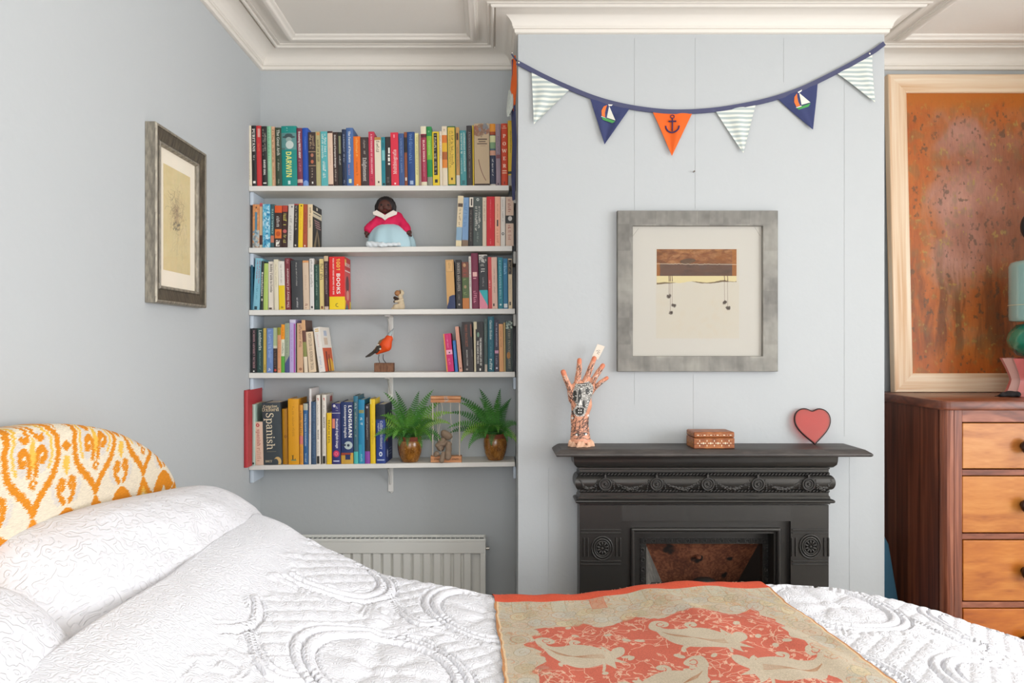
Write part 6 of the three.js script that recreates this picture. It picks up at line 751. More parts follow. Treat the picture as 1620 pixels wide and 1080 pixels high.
// ------------------------------------------------------------------ bunting
{
  const Zw = ZC - 0.006, t = thing('bunting', 'nautical pennant bunting strung along the chimney breast on navy tape', 'bunting', [(CL + CR) / 2, 2.35, -ZC]);
  const P = (x, y, Z = Zw) => V(px(x, Z), py(y, Z), -Z);
  const line = [[818, 99], [861, 121.5], [902, 140], [943, 156], [983.7, 167], [1032.6, 174.8], [1073, 177.2], [1130, 174], [1187, 164.8], [1228, 154.8], [1269, 140.2], [1309.6, 120.8], [1350, 99.8], [1383, 80.5], [1398.5, 69]].map(([x, y]) => P(x, y));
  const cv = new THREE.CatmullRomCurve3(line), tapeW = 0.0085;
  const tape = sheet(120, 1, (u, v) => { const p = cv.getPoint(u), d = cv.getTangent(u); return V(p.x - d.y * (v - 0.5) * 2 * tapeW, p.y + d.x * (v - 0.5) * 2 * tapeW, p.z + 0.004); }), tape2 = sheet(120, 1, (u, v) => { const p = cv.getPoint(u), d = cv.getTangent(u); return V(p.x + d.y * (v - 0.5) * 2 * tapeW, p.y - d.x * (v - 0.5) * 2 * tapeW, p.z - 0.001); });
  const navy = '#39406a', mTape = M('#50526e', 0.9), mPin = M('#d8d4cc', 0.25, { metalness: 0.9 });
  partW('tape', [tape, tape2], mTape, t);
  const stripe = canvas(256, 256, (c, w, h) => { c.fillStyle = '#e6e8dc'; c.fillRect(0, 0, w, h); for (let k = 0; k < 11; k++) { c.fillStyle = '#b2bdba'; c.fillRect(0, k * h / 11, w, h / 22); } });
  const plainNavy = canvas(64, 64, (c, w, h) => { c.fillStyle = navy; c.fillRect(0, 0, w, h); }), plainOr = canvas(64, 64, (c, w, h) => { c.fillStyle = '#e8651f'; c.fillRect(0, 0, w, h); });
  const mStripe = M('#ffffff', 0.9, { map: stripe }), mNavy = M('#ffffff', 0.85, { map: plainNavy }), mOr = M('#ffffff', 0.85, { map: plainOr });
  const pennant = (a, b, tip, m, seed, zs = 0.003) => {
    const A = P(...a), B = P(...b), C = P(...tip), at = (u, v, lift) => { const p = A.clone().lerp(B, u).lerp(C, v), wv = 0.008 * Math.sin(u * 5 + seed) * v * (1 - v) + 0.0065 * Math.sin((u - 0.5) * 9 + seed * 2) * (1 - v) * smooth(0, 0.4, v) + 0.004 * v; p.z += zs * 0.2 + Math.max(0, wv + 0.003) + lift; return p; };
    const g = sheet(18, 22, (u, v) => at(u, v * 0.995, 0), (u, v, p) => [(p.x - A.x) / (B.x - A.x), ((p.y - C.y) / (Math.max(A.y, B.y) - C.y))]), g2 = sheet(18, 22, (u, v) => at(1 - u, v * 0.995, -0.0012));
    const ix = g.index.array; for (let i = 0; i < ix.length; i += 3) { const q = ix[i]; ix[i] = ix[i + 1]; ix[i + 1] = q; } g.computeVertexNormals();
    return [partW('pennant', [g, g2], m, t), at];
  };
  const patch = (at, par, shapes) => { for (const [name, pts, col] of shapes) { const f = pts.map(([x, y]) => at(x, y, 0.0014)); const n = f.length, c = f.reduce((s, p) => s.add(p), V(0, 0, 0)).multiplyScalar(1 / n), pos = []; for (let i = 0; i < n; i++) { const q = f[i], w = f[(i + 1) % n]; pos.push(c.x, c.y, c.z + 0.0004, w.x, w.y, w.z, q.x, q.y, q.z); pos.push(q.x, q.y, q.z, w.x, w.y, w.z, w.x, w.y, w.z - 0.0013, q.x, q.y, q.z, w.x, w.y, w.z - 0.0013, q.x, q.y, q.z - 0.0013); } const g = new THREE.BufferGeometry(); g.setAttribute('position', new THREE.Float32BufferAttribute(pos, 3)); g.computeVertexNormals(); partW(name, [g], M(col, 0.9), par); } };
  // uv inside a pennant: u along the tape, v towards the tip; q() turns (x, y) of the drawing, y down from the tape, into it
  const q = (x, y) => [y >= 0.98 ? 0.5 : clamp((x - 0.5 * y) / (1 - y)), y];
  const boat = (at, par, sk) => { const S = (L) => L.map(([x, y]) => q(x + sk * (y - 0.25), y)); patch(at, par, [
    ['sail', S([[0.44, 0.08], [0.36, 0.14], [0.32, 0.25], [0.34, 0.37], [0.43, 0.375], [0.41, 0.28], [0.42, 0.17]]), '#ef7a3c'], ['sail', S([[0.49, 0.09], [0.47, 0.37], [0.68, 0.39]]), '#e6e3d6'], ['flag', S([[0.46, 0.06], [0.57, 0.04], [0.55, 0.075], [0.48, 0.09]]), '#efe9e0'],
    ['hull', S([[0.34, 0.395], [0.68, 0.41], [0.62, 0.465], [0.38, 0.455]]), '#4f9a55'], ['rim', S([[0.33, 0.38], [0.46, 0.385], [0.46, 0.405], [0.34, 0.40]]), '#f0ece4']]); };
  pennant([841, 113], [901.5, 141.5], [844.4, 197.6], mStripe, 1);
  { const [m, at] = pennant([932.8, 153.8], [997, 170.5], [956, 229], mNavy, 2); boat(at, m, 0.0); }
  { const [m, at] = pennant([1031.4, 175.5], [1095.7, 177.5], [1062.3, 247.3], mOr, 3);
    const an = []; const Aq = (x, y) => at(...q(x, y), 0.0022); const tb = (L, r) => tube(L.map(([x, y]) => Aq(x, y)), r, 14, 5);
    an.push(tb([[0.5, 0.15], [0.5, 0.30], [0.5, 0.44]], 0.0026), tb([[0.41, 0.225], [0.5, 0.225], [0.59, 0.225]], 0.003), tb([[0.34, 0.33], [0.36, 0.40], [0.43, 0.46], [0.5, 0.475], [0.57, 0.46], [0.64, 0.40], [0.66, 0.33]], 0.0032), tube([0, 1, 2, 3, 4, 5].map((k) => Aq(0.5 + 0.045 * Math.sin(k * 1.05), 0.12 - 0.035 * Math.cos(k * 1.05))), 0.0015, 18, 5, true)); partW('anchor', an, M('#43305a', 0.9), m); }
  pennant([1130, 173.5], [1195.5, 163.5], [1175, 243], mStripe, 4);
  { const [m, at] = pennant([1228, 154.8], [1293.3, 129.5], [1285, 205.7], mNavy, 5); boat(at, m, -0.12); }
  pennant([1321.8, 115], [1378.9, 84], [1383, 163], mStripe, 6);
  partW('drawing_pin', [ball(0.004, line[0].x + 0.006, line[0].y - 0.002, -Zw + 0.006, 1, 1, 0.5), ball(0.004, line[13].x - 0.02, line[13].y - 0.012, -Zw + 0.006, 1, 1, 0.5)], mPin, t);
  // the loose end of the string hangs down the side of the chimney breast, in the alcove
  const side = (name, pts, m) => { const g = sheet(pts.length - 1, 6, (u, v) => { const p = pts[Math.round(u * (pts.length - 1))]; return V(lerp(p[0], p[1], v) + 0.003 * Math.sin(v * 6 + u * 5), p[2], -lerp(p[3], p[4], v)); }); const g2 = g.clone(); g2.translate(0.0009, 0, 0); partW(name, [g, g2], m, t); };
  const Zs = 2.87, s = (x) => px(x, Zs), yy = (y) => py(y, Zs);
  partW('tape', [tube([V(s(809.5), yy(84), -Zs - 0.01), V(s(814), yy(92), -Zs), V(s(817), yy(98), -2.856)], 0.003, 8, 5), tube([V(s(811), yy(90), -2.90), V(s(812), yy(170), -2.93), V(s(813), yy(300), -2.95)], 0.003, 8, 5)], mTape, t);
  side('pennant', [[s(809.5), s(815.5), yy(88), 2.91, 2.865], [s(809), s(816), yy(110), 2.92, 2.865], [s(807), s(816.5), yy(135), 2.93, 2.87], [s(810), s(816), yy(160), 2.92, 2.88], [s(814), s(816), yy(172), 2.90, 2.89]], mOr);
  side('pennant', [[s(805), s(812), yy(132), 2.95, 2.90], [s(801.5), s(811), yy(152), 2.96, 2.90], [s(802), s(812), yy(166), 2.95, 2.90], [s(804), s(808), yy(176), 2.94, 2.91]], mStripe);
  side('pennant', [[s(809.5), s(815.5), yy(164), 2.95, 2.88], [s(810), s(816), yy(220), 2.96, 2.88], [s(810), s(816), yy(270), 2.96, 2.88], [s(812.5), s(816), yy(312), 2.94, 2.89]], mNavy);
  partW('drawing_pin', [ball(0.004, s(810), yy(83), -Zs - 0.005)], mPin, t);
}
{ const Z = ZC, n = thing('nail', 'tiny dark nail in the bare chimney wall above the silver frame', 'nail', [px(1097, Z), py(272, Z), -Z]); part('shank', [new THREE.CylinderGeometry(0.0016, 0.0016, 0.014, 8).rotateX(Math.PI / 2).translate(0, 0, 0.005)], M('#6a625c', 0.4, { metalness: 0.8 }), n); part('head', [new THREE.CylinderGeometry(0.0032, 0.0032, 0.0015, 12).rotateX(Math.PI / 2).translate(0, 0, 0.0127)], M('#6a625c', 0.4, { metalness: 0.8 }), n); }
// ------------------------------------------------------------------ chest of drawers
{
  const X0 = 1.618, X1 = 2.545, Zf = 2.72, Zk = 3.218, top = 1.2385, und = 1.2045;
  const red = woodTex([[0, [88, 45, 30]], [0.4, [124, 68, 46]], [0.7, [150, 88, 62]], [1, [176, 112, 82]]], 301, 256, 512, 40), gold = woodTex([[0, [178, 120, 66]], [0.35, [208, 152, 92]], [0.65, [222, 170, 108]], [1, [234, 190, 132]]], 311, 512, 512, 22);
  const mRed = M('#ffffff', 0.38, { map: sized(red, 0.35, 0.9) }), mRail = M('#ffffff', 0.4, { map: sized(red, 0.9, 0.35, Math.PI / 2) }), mSide = M('#ffffff', 0.45, { map: sized(red, 0.5, 1.1), color: '#e8d8cc' });
  const ch = thing('chest_of_drawers', 'dark reddish wood chest with honey-coloured drawers in the right alcove', 'chest of drawers', [(X0 + X1) / 2, 0, -(Zf + Zk) / 2]);
  const P = (n, g, m, par = ch, l) => partW(n, g, m, par, l);
  { const r = 0.035, a = X0 - 0.016, b = X1 + 0.008, f = -(Zf - 0.018), k = -Zk, s = new THREE.Shape(); s.moveTo(a, -k); s.lineTo(a, -f + r); s.absarc(a + r, -f + r, r, Math.PI, Math.PI * 1.5, false); s.lineTo(b, -f); s.lineTo(b, -k);
    const g = new THREE.ExtrudeGeometry(s, { depth: top - und - 0.012, bevelEnabled: true, bevelThickness: 0.006, bevelSize: 0.006, bevelOffset: -0.006, bevelSegments: 4, curveSegments: 10 }); g.rotateX(-Math.PI / 2); g.translate(0, und + 0.006, 0); P('top', [metric(toCreasedNormals(g, 0.6))], M('#ffffff', 0.3, { map: sized(red, 0.9, 0.3, Math.PI / 2) })); }
  P('side_panel', [metric(slab(X0, X0 + 0.02, 0.03, und, -Zk, -Zf - 0.03))], mSide); P('side_panel', [metric(slab(X1 - 0.02, X1, 0.03, und, -Zk, -Zf - 0.03))], mSide);
  P('back_panel', [slab(X0 + 0.02, X1 - 0.02, 0.1, und, -Zk, -Zk + 0.01)], mSide);
  for (const e of [0, 1]) { const x = e ? X1 : X0, s = e ? -1 : 1; const sh = new THREE.Shape(), r = 0.024; sh.moveTo(0, 0.034); sh.lineTo(0, r); sh.absarc(r, r, r, Math.PI, Math.PI * 1.5, false); sh.lineTo(0.034, 0); sh.lineTo(0.034, 0.034); const g = new THREE.ExtrudeGeometry(sh, { depth: und - 0.03, bevelEnabled: false, curveSegments: 10 }).rotateX(-Math.PI / 2); g.translate(0, 0.03, 0); g.scale(s, 1, 1); if (s < 0) { const p = plain(g); for (let i = 0; i < p.attributes.position.count; i += 3) for (const k of ['position', 'normal', 'uv']) { const at = p.attributes[k], n = at.itemSize; for (let c = 0; c < n; c++) { const a = at.array, t = a[(i + 1) * n + c]; a[(i + 1) * n + c] = a[(i + 2) * n + c]; a[(i + 2) * n + c] = t; } } p.translate(x, 0, -Zf); P('corner_post', [metric(p)], mRed); } else { g.translate(x, 0, -Zf); P('corner_post', [metric(toCreasedNormals(g, 0.6))], mRed); } }
  const dl = px(1522.5, Zf), dr = X1 - (dl - X0), Y = (y) => py(y, Zf), dz = [[668, 742.8], [752.3, 844.2], [853.4, 952], [961.8, 1062]].map(([a, b]) => [Y(b), Y(a)]); dz.push([0.10, dz[3][0] - 0.022]);
  for (const [a, b] of [[X0 + 0.036, dl], [dr, X1 - 0.036]]) P('stile', [metric(rslab(a, b, 0.06, und, -Zf - 0.02, -Zf - 0.001, 0.0015))], mRed);
  let yt = und; for (const [a, b] of [...dz, [0.03, 0.03]]) { const lo = b; if (yt - lo > 0.004) P('rail', [metric(rslab(dl, dr, lo + 0.001, yt - 0.0005, -Zf - 0.02, -Zf - 0.002, 0.0015))], mRail); yt = a; }
  P('dust_board', dz.map(([a]) => slab(X0 + 0.02, X1 - 0.02, a - 0.014, a - 0.004, -Zk + 0.01, -Zf - 0.02)), mSide);
  const knobX = px(1627, 2.70), mk = M('#2b1710', 0.3);
  dz.forEach(([a, b], i) => {
    const z0 = -Zf - 0.006 - (i === 1 ? 0.004 : i === 0 ? 0.003 : 0), md = M('#ffffff', 0.34, { map: sized(gold, 0.5, 0.28, Math.PI / 2) }); md.map.offset.set(0.13 * i, 0.31 * i); md.color.set(['#debf9d', '#deb784', '#deb073', '#dea559', '#dea559'][i]);
    const d = new THREE.Group(); d.name = 'drawer'; ch.add(d); d.position.set(0, 0, 0);
    P('drawer_front', [metric(rslab(dl + 0.004, dr - 0.004, a + 0.003, b - 0.003, z0 - 0.014, z0 + 0.004, 0.0035, 3))], md, d);
    P('drawer_box', [slab(dl + 0.012, dr - 0.012, a + 0.006, b - 0.02, z0 - 0.40, z0 - 0.016)], mSide, d);
    for (const x of [knobX, dl + dr - knobX]) P('knob', [lathe([[0.0, 0], [0.013, 0], [0.012, 0.008], [0.012, 0.014], [0.02, 0.018], [0.0265, 0.024], [0.027, 0.031], [0.022, 0.038], [0.01, 0.0415], [0, 0.042]], 28).rotateX(Math.PI / 2).translate(x, (a + b) / 2, z0 + 0.004)], mk, d);
  });
  for (const x of [X0 + 0.05, X1 - 0.05]) for (const z of [-Zk + 0.05, -Zf - 0.05]) P('foot', [lathe([[0, 0], [0.028, 0], [0.04, 0.02], [0.036, 0.036], [0, 0.036]], 20).translate(x, 0, z)], mRed);
  // things on and beside it
  const s = 2.93 / F, oy = top + 0.0005, or = thing('stacked_glass_ornament', 'tall ornament of pink, green and pale teal glass standing on the chest', 'ornament', [px(1652, 2.93), oy, -2.93]);
  { const pk = []; for (let k = 0; k < 14; k++) { const a = k / 14 * Math.PI * 2, g = sheet(2, 14, (u, v) => { const r = lerp(0.118, 0.140, Math.pow(Math.abs(v - 0.42) / 0.58, 1.4)) - 0.018 * (1 - Math.abs(v - 0.42)) , b = a + (u - 0.5) * 0.45, rr = r + (u === 0.5 ? 0.012 : -0.006); return V(Math.sin(b) * rr, v * 0.146, Math.cos(b) * rr); }); pk.push(toCreasedNormals(g, 0.5)); }
    pk.forEach((g, k) => part('frill', [g], M(k % 2 ? '#cf6f6c' : '#e9b8ac', 0.15, { clearcoat: 1 }), or)); part('pink_base', [ lathe([[0, 0.0], [0.11, 0.0], [0.11, 0.01], [0.10, 0.02], [0.085, 0.06], [0.11, 0.13], [0.11, 0.142], [0, 0.142]], 28)], M('#d98c84', 0.15, { clearcoat: 1 }), or, 'coral-pink glass base');
    part('green_globe', [lathe([[0, 0.144], [0.05, 0.1445], [0.09, 0.158], [0.116, 0.19], [0.123, 0.216], [0.116, 0.245], [0.092, 0.274], [0.05, 0.286], [0, 0.286]], 36)], M('#0f7f62', 0.08, { clearcoat: 1 }), or, 'glossy green glass globe');
    part('teal_cylinder', [lathe([[0, 0.287], [0.106, 0.287], [0.115, 0.292], [0.117, 0.31], [0.117, 0.50], [0.113, 0.515], [0.098, 0.524], [0.05, 0.527], [0, 0.527]], 36)], M('#8fb5ae', 0.12, { clearcoat: 1 }), or, 'pale teal glass cylinder');
    const et = []; for (let k = 0; k < 7; k++) { const a = -0.9 + k * 0.12; et.push(tube([V(Math.sin(-0.75) * 0.1178, 0.36, Math.cos(-0.75) * 0.1178), V(Math.sin(a * 0.6 - 0.4) * 0.1178, 0.40 + 0.01 * k, Math.cos(a * 0.6 - 0.4) * 0.1178), V(Math.sin(a - 0.1) * 0.1178, 0.43 + 0.008 * k, Math.cos(a - 0.1) * 0.1178)], 0.0009, 10, 4)); } et.push(new THREE.TorusGeometry(0.1172, 0.001, 6, 48).rotateX(Math.PI / 2).translate(0, 0.352, 0));
    part('engraved_lines', et, M('#e2d6a8', 0.4), or); part('neck', [lathe([[0, 0.527], [0.03, 0.527], [0.025, 0.56], [0.03, 0.585], [0, 0.585]], 20)], M('#1c1a1a', 0.3), or);
    part('black_ring', [new THREE.TorusGeometry(0.072, 0.018, 14, 40).scale(1, 0.86, 1).translate(0, 0.655, 0)], M('#161414', 0.3), or, 'black ring-shaped top'); }
  { const f = thing('cloth_scrap', 'small crumpled black cloth lying on the chest beside the pink glass base', 'cloth', [px(1588, 2.9), oy, -2.9]);
    part('folded_cloth', [blob((x, y, z) => { let d = capsule(x, y * 1.6, z * 0.8, [-0.03, 0.004, 0.0], [0.035, 0.016, 0.005], 0.004, 0.02); d = smin(d, capsule(x, y * 1.6, z, [-0.02, 0.012, 0.01], [0.02, 0.026, -0.01], 0.006, 0.009), 0.008); return Math.max(d + 0.002 * Math.sin(x * 190 + z * 120), -y + 0.0004); }, [-0.05, -0.004, -0.045], [0.065, 0.045, 0.05], 0.003)], M('#1d1a1c', 0.85), f); }
  { const Z = 2.99, g = extrude([[-0.055, 0], [0.056, 0], [0.056, 0.2], [0.03, 0.437], [-0.008, 0.66], [-0.03, 0.70], [-0.05, 0.66]], 0.07, 0.012, 3), f = thing('fabric_bag', 'blue fabric bag squeezed between chimney breast and dark chest side', 'bag', [1.553, 0.0005, -Z]); part('bag', [toCreasedNormals(g, 0.8)], M('#3e6c86', 0.9), f); }
}
// ------------------------------------------------------------------ on the mantel
const MT = py(701, ZC) + 0.0004;
{ // painted mannequin hand
  const Z = 2.775, s = Z / F, q = (x, y, z = 0) => [(x - 918) * s, (706 - y) * s, z];
  const h = thing('model_hand', 'peach mannequin hand with black linework standing on the mantel, fingers spread', 'ornament', [px(918, Z), MT, -Z]);
  const seg = [[q(918.5, 706), q(917, 662), 0.040, 0.0285], [q(917, 662), q(920, 640), 0.0285, 0.034], [q(920, 640), q(919, 618), 0.034, 0.034]];
  const fingers = [[[905, 632], [901, 613], [895, 600], [891, 588.5], 0.0135, 0.0105, 0.0095, 0.0095], [[912, 614], [914, 598], [916, 583], [916.6, 570], 0.0125, 0.0105, 0.0098, 0.0085], [[922, 612], [928, 598], [934, 582], [940, 567], 0.0125, 0.0108, 0.0098, 0.0085], [[930, 615], [938, 602], [946, 589], [953.5, 578.5], 0.0118, 0.0102, 0.0095, 0.0085], [[929, 626], [940, 614], [950, 605], [960, 598], 0.0112, 0.0085, 0.0078, 0.0068]];
  const field = (x, y, z) => {
    const zz = z / 0.72; let d = 9; for (const [a, b, ra, rb] of seg) d = smin(d, capsule(x, y, zz, a, b, ra, rb) * 0.8, 0.014);
    d = smin(d, capsule(x, y, zz, q(912, 616), q(930, 617), 0.021, 0.021) * 0.8, 0.012);
    for (const [a, b, c, e, r0, r1, r2, r3] of fingers) { let f = capsule(x, y, z, q(...a, 0.0), q(...b, 0.004), r0, r1); f = smin(f, capsule(x, y, z, q(...b, 0.004), q(...c, 0.006), r1, r2), 0.004); f = smin(f, capsule(x, y, z, q(...c, 0.006), q(...e, 0.002), r2, r3), 0.003); d = smin(d, f, 0.007); }
    return Math.max(d, 0.012 - y);
  };
  const g = blob(field, [-0.085, -0.004, -0.05], [0.125, 0.34, 0.05], 0.0026); planar(g, -0.09, 0.13, 0, 0.34);
  const skin = canvas(640, 1024, (c, W, H) => {
    const X = (x) => ((x - 918) * s + 0.09) / 0.22 * W, Yp = (y) => H - (706 - y) * s / 0.34 * H, r = rng(17), U = s / 0.22 * W;
    c.fillStyle = '#dd9c7c'; c.fillRect(0, 0, W, H); c.lineCap = 'round';
    c.fillStyle = '#e2a88a'; for (let k = 0; k < 120; k++) { c.globalAlpha = 0.25; c.fillStyle = ['#e8b496', '#d08a68', '#e0a080'][k % 3]; c.beginPath(); c.ellipse(r() * W, r() * H, 20, 14, r() * 3, 0, 7); c.fill(); } c.globalAlpha = 1;
    const wig = (x, y, n, st, lw, col, dir = 0) => { c.strokeStyle = col; c.lineWidth = lw; c.beginPath(); let a = dir; c.moveTo(X(x), Yp(y)); for (let i = 0; i < n; i++) { a += (r() - 0.5) * 1.3; x += Math.cos(a) * st; y += Math.sin(a) * st; c.lineTo(X(x), Yp(y)); } c.stroke(); };
    for (let k = 0; k < 60; k++) wig(901 + 34 * r(), 664 + 30 * r(), 7, 2.2, 4.5, '#2a1d1a', -1.2 + r());
    for (let k = 0; k < 34; k++) wig(898 + 16 * r(), 610 + 44 * r(), 6, 2.3, 4, '#2a1d1a', 1.4);
    for (const f of fingers) for (let k = 0; k < 26; k++) { const t = 0.1 + 0.68 * r(), a = f[0], b = f[3]; wig(lerp(a[0], b[0], t) + (r() - 0.5) * 6, lerp(a[1], b[1], t), 4, 1.6, 3.2, r() < 0.75 ? '#2a1d1a' : '#e8e0d4', Math.atan2(b[1] - a[1], b[0] - a[0]) + (r() - 0.5)); }
    // silver and black filigree across the back of the hand
    c.save(); c.beginPath(); [[906, 618], [910, 607], [921, 606], [932, 603], [938, 611], [937, 624], [930, 640], [926, 652], [922, 658], [911, 658], [905, 650], [911, 640], [905, 628]].forEach(([x, y], i) => (i ? c.lineTo(X(x), Yp(y)) : c.moveTo(X(x), Yp(y)))); c.closePath(); c.fillStyle = '#9a9790'; c.fill(); c.clip();
    for (let k = 0; k < 900; k++) { c.fillStyle = ['#e8e6de', '#3a3733', '#6c6963', '#d8d4c8', '#2a2826', '#b8b4aa'][Math.floor(r() * 6)]; c.beginPath(); c.ellipse(X(902 + 40 * r()), Yp(602 + 58 * r()), 2 + 5 * r(), 2 + 4 * r(), r() * 3, 0, 7); c.fill(); }
    c.fillStyle = '#3a3a38'; c.fillRect(X(913), Yp(606), 15 * U, 4.5 * U); for (const [x, y, rx, ry] of [[908.5, 626, 3, 9], [916, 627, 2.6, 13], [922, 640, 2, 8], [928, 618, 3, 6], [916, 650, 6.5, 6.5]]) { c.fillStyle = '#34332f'; c.beginPath(); c.ellipse(X(x), Yp(y), rx * U, ry * U, 0, 0, 7); c.fill(); }
    c.fillStyle = '#efece4'; for (let i = 0; i < 5; i++) c.fillRect(X(914 + i * 2.7), Yp(607.5), 1.6 * U, 1.5 * U); for (let k = 0; k < 46; k++) { c.beginPath(); c.arc(X(905 + 30 * r()), Yp(606 + 50 * r()), 0.7 * U, 0, 7); c.fill(); } c.strokeStyle = '#efece4'; c.lineWidth = 4; c.beginPath(); c.arc(X(916), Yp(650), 8.5 * U, 0, 7); c.stroke(); c.fillRect(X(913.5), Yp(647), 2 * U, 2 * U); c.fillRect(X(917), Yp(647), 2 * U, 2 * U); c.fillRect(X(913.5), Yp(651), 2 * U, 2 * U); c.fillRect(X(917), Yp(651), 2 * U, 2 * U); c.beginPath(); c.moveTo(X(917), Yp(630)); c.lineTo(X(914), Yp(640)); c.lineTo(X(920), Yp(640)); c.fill(); c.restore();
    c.fillStyle = '#34302c'; for (const [x, y, a, b] of [[912, 686, 3, 2.4], [925, 685, 3, 2.2]]) { c.beginPath(); c.ellipse(X(x), Yp(y), a * U, b * U, 0.3, 0, 7); c.fill(); } c.fillStyle = '#efe8de'; for (const [x, y] of [[911, 687], [926, 686], [905, 661], [930, 657]]) { c.beginPath(); c.ellipse(X(x), Yp(y), 1.6 * U, 1.8 * U, 0.3, 0, 7); c.fill(); }
    c.fillStyle = '#d9805c'; for (const f of fingers) { c.beginPath(); c.ellipse(X(f[3][0]), Yp(f[3][1] + 1), 4.4 * U, 4.6 * U, 0, 0, 7); c.fill(); }
  });
  part('hand', [g], M('#ffffff', 0.5, { map: skin }), h);
  const ruff = blob((x, y, z) => { const a = Math.atan2(z, x), r = 0.0385 + 0.004 * Math.sin(a * 7 + 1) + 0.003 * Math.sin(a * 13 + y * 120), d = Math.hypot(x - 0.001, z / 0.8); return Math.max(Math.abs(d - r + (y - 0.01) * 0.2) - 0.005, -y, y - 0.017 - 0.007 * Math.sin(a * 5) - 0.004 * Math.sin(a * 11)); }, [-0.06, -0.003, -0.05], [0.06, 0.036, 0.05], 0.0022);
  part('torn_paper_base', [toCreasedNormals(plain(ruff), 0.4)], M('#e2b394', 0.9), h, 'crumpled pale peach paper ruff');
  const Zt = 2.80, tg = meshOf('paper_tag', [(() => { const P = [[945.2, 543.8], [957, 547.8], [946, 569], [936.5, 564]].map(([x, y]) => [px(x, Zt), py(y, Zt)]); return extrude([P[0], P[3], P[2], P[1]], 0.0012).translate(0, 0, -Zt); })()], M('#e8dccb', 0.9)); { const cx = px(946, Zt), cy = py(557, Zt); tg.geometry.translate(-cx, -cy, Zt); tg.position.set(cx, cy, -Zt); tag(tg, 'small cream paper tag with black marks tucked behind a finger of the model hand', 'paper tag'); const mk = []; for (const [a, b] of [[[-4, 2], [-1, 4]], [[-1, 4], [1, 0]], [[1, 0], [-2, -2]], [[-2, -2], [2, -4]], [[1, 4.5], [4, 3]], [[2.5, 1], [3.4, -1.6]]]) mk.push(rod(V(a[0] * s * 0.8, -a[1] * s * 0.8 * -1, 0.0007), V(b[0] * s * 0.8, b[1] * s * 0.8, 0.0007), 0.00055, 5)); part('ink_marks', mk, M('#2a2624', 0.9), tg); }
}
{ // inlaid wooden box
  const Zf = 2.712, x0 = px(1097, Zf), x1 = px(1162, Zf), hgt = 0.0595, cx = (x0 + x1) / 2, w = (x1 - x0) / 2, dp = 0.096, lid = 0.0385;
  const b = thing('inlaid_box', 'small brown wooden box with white inlay sitting on the mantel', 'box', [cx, MT, -Zf - dp / 2], 0.03), wd = woodTex([[0, [112, 56, 22]], [0.5, [156, 88, 42]], [1, [186, 118, 64]]], 401, 256, 256, 26), mw = M('#ffffff', 0.4, { map: sized(wd, 0.12, 0.06, Math.PI / 2) }), iv = M('#efe2c4', 0.5), ol = M('#c99a4a', 0.5);
  part('box_body', [metric(rbox(2 * w, lid - 0.001, dp, 0.0025, 0, (lid - 0.001) / 2, 0, 3))], mw, b); part('lid', [metric(rbox(2 * w, hgt - lid, dp, 0.005, 0, (hgt + lid) / 2, 0, 4))], mw, b);
  const dia = (x, y, rx, ry, z, side) => { const g = extrude([[-rx, 0], [0, -ry], [rx, 0], [0, ry]], 0.0012); g.translate(x, y, z); if (side) g.rotateY(-Math.PI / 2); return g; };
  const iv1 = [], iv2 = [], z = dp / 2; for (let k = 0; k < 5; k++) { const x = (-0.72 + 0.36 * k) * w, y = lid / 2; iv1.push(dia(x, y + 0.0085, 0.0016, 0.004, z), dia(x, y - 0.0085, 0.0016, 0.004, z), dia(x + 0.0062, y, 0.004, 0.0016, z), dia(x - 0.0062, y, 0.004, 0.0016, z)); if (k < 4) iv1.push(dia(x + 0.18 * w, y, 0.0036, 0.0042, z)); }
  for (let k = 0; k < 6; k++) { const x = (-0.8 + 0.32 * k) * w; iv1.push(dia(x, (hgt + lid) / 2 - 0.001, 0.0055, 0.0018, z + 0.0002)); if (k < 5) iv1.push(dia(x + 0.16 * w, (hgt + lid) / 2 - 0.001, 0.0014, 0.0014, z + 0.0002)); }
  for (let k = 0; k < 3; k++) { const x = (k - 1) * 0.027; iv2.push(dia(x, lid / 2, 0.0036, 0.006, w, 1), dia(x, lid / 2 + 0.010, 0.003, 0.002, w, 1), dia(x, lid / 2 - 0.010, 0.003, 0.002, w, 1), dia(x, (hgt + lid) / 2, 0.006, 0.0018, w, 1)); }
  part('inlay', iv1, iv, b, 'white diamond inlay'); part('inlay', iv2, ol, b, 'yellow-brown inlay on the end');
}
{ // red glass heart
  const Z = 2.822, s = Z / F, hh = thing('glass_heart', 'red glass heart with dark metal rim leaning on the wall above the mantel', 'ornament', [px(1289, Z), MT + 0.0012, -Z]);
  hh.rotation.x = -0.16;
  const P = (x, y) => [(x - 1289) * s, (703.5 - y) * s], sh = new THREE.Shape(); sh.moveTo(...P(1289, 703.5)); const bz = (...a) => sh.bezierCurveTo(...P(a[0], a[1]), ...P(a[2], a[3]), ...P(a[4], a[5]));
  bz(1281, 695, 1259, 682, 1259.5, 665); bz(1259.5, 653, 1268, 647.5, 1276, 647.8); bz(1281, 648, 1284, 651, 1288, 651.6); bz(1292, 651, 1296, 647.6, 1300, 648); bz(1309, 648.5, 1316, 655, 1315.6, 666); bz(1315, 682, 1297, 694, 1289, 703.5);
  const pts = sh.getPoints(14).map((p) => V(p.x, p.y, 0));
  part('glass', [extrude(sh, 0.010, 0.003, 3)], M('#f58674', 0.4, { transmission: 0.85, thickness: 0 }), hh, 'red frosted glass');
  part('rim', [tube(pts.slice(0, -1), 0.0027, 120, 8, true).scale(1, 1, 2.2)], M('#3a2e2c', 0.4, { metalness: 0.7 }), hh, 'dark metal rim');
}
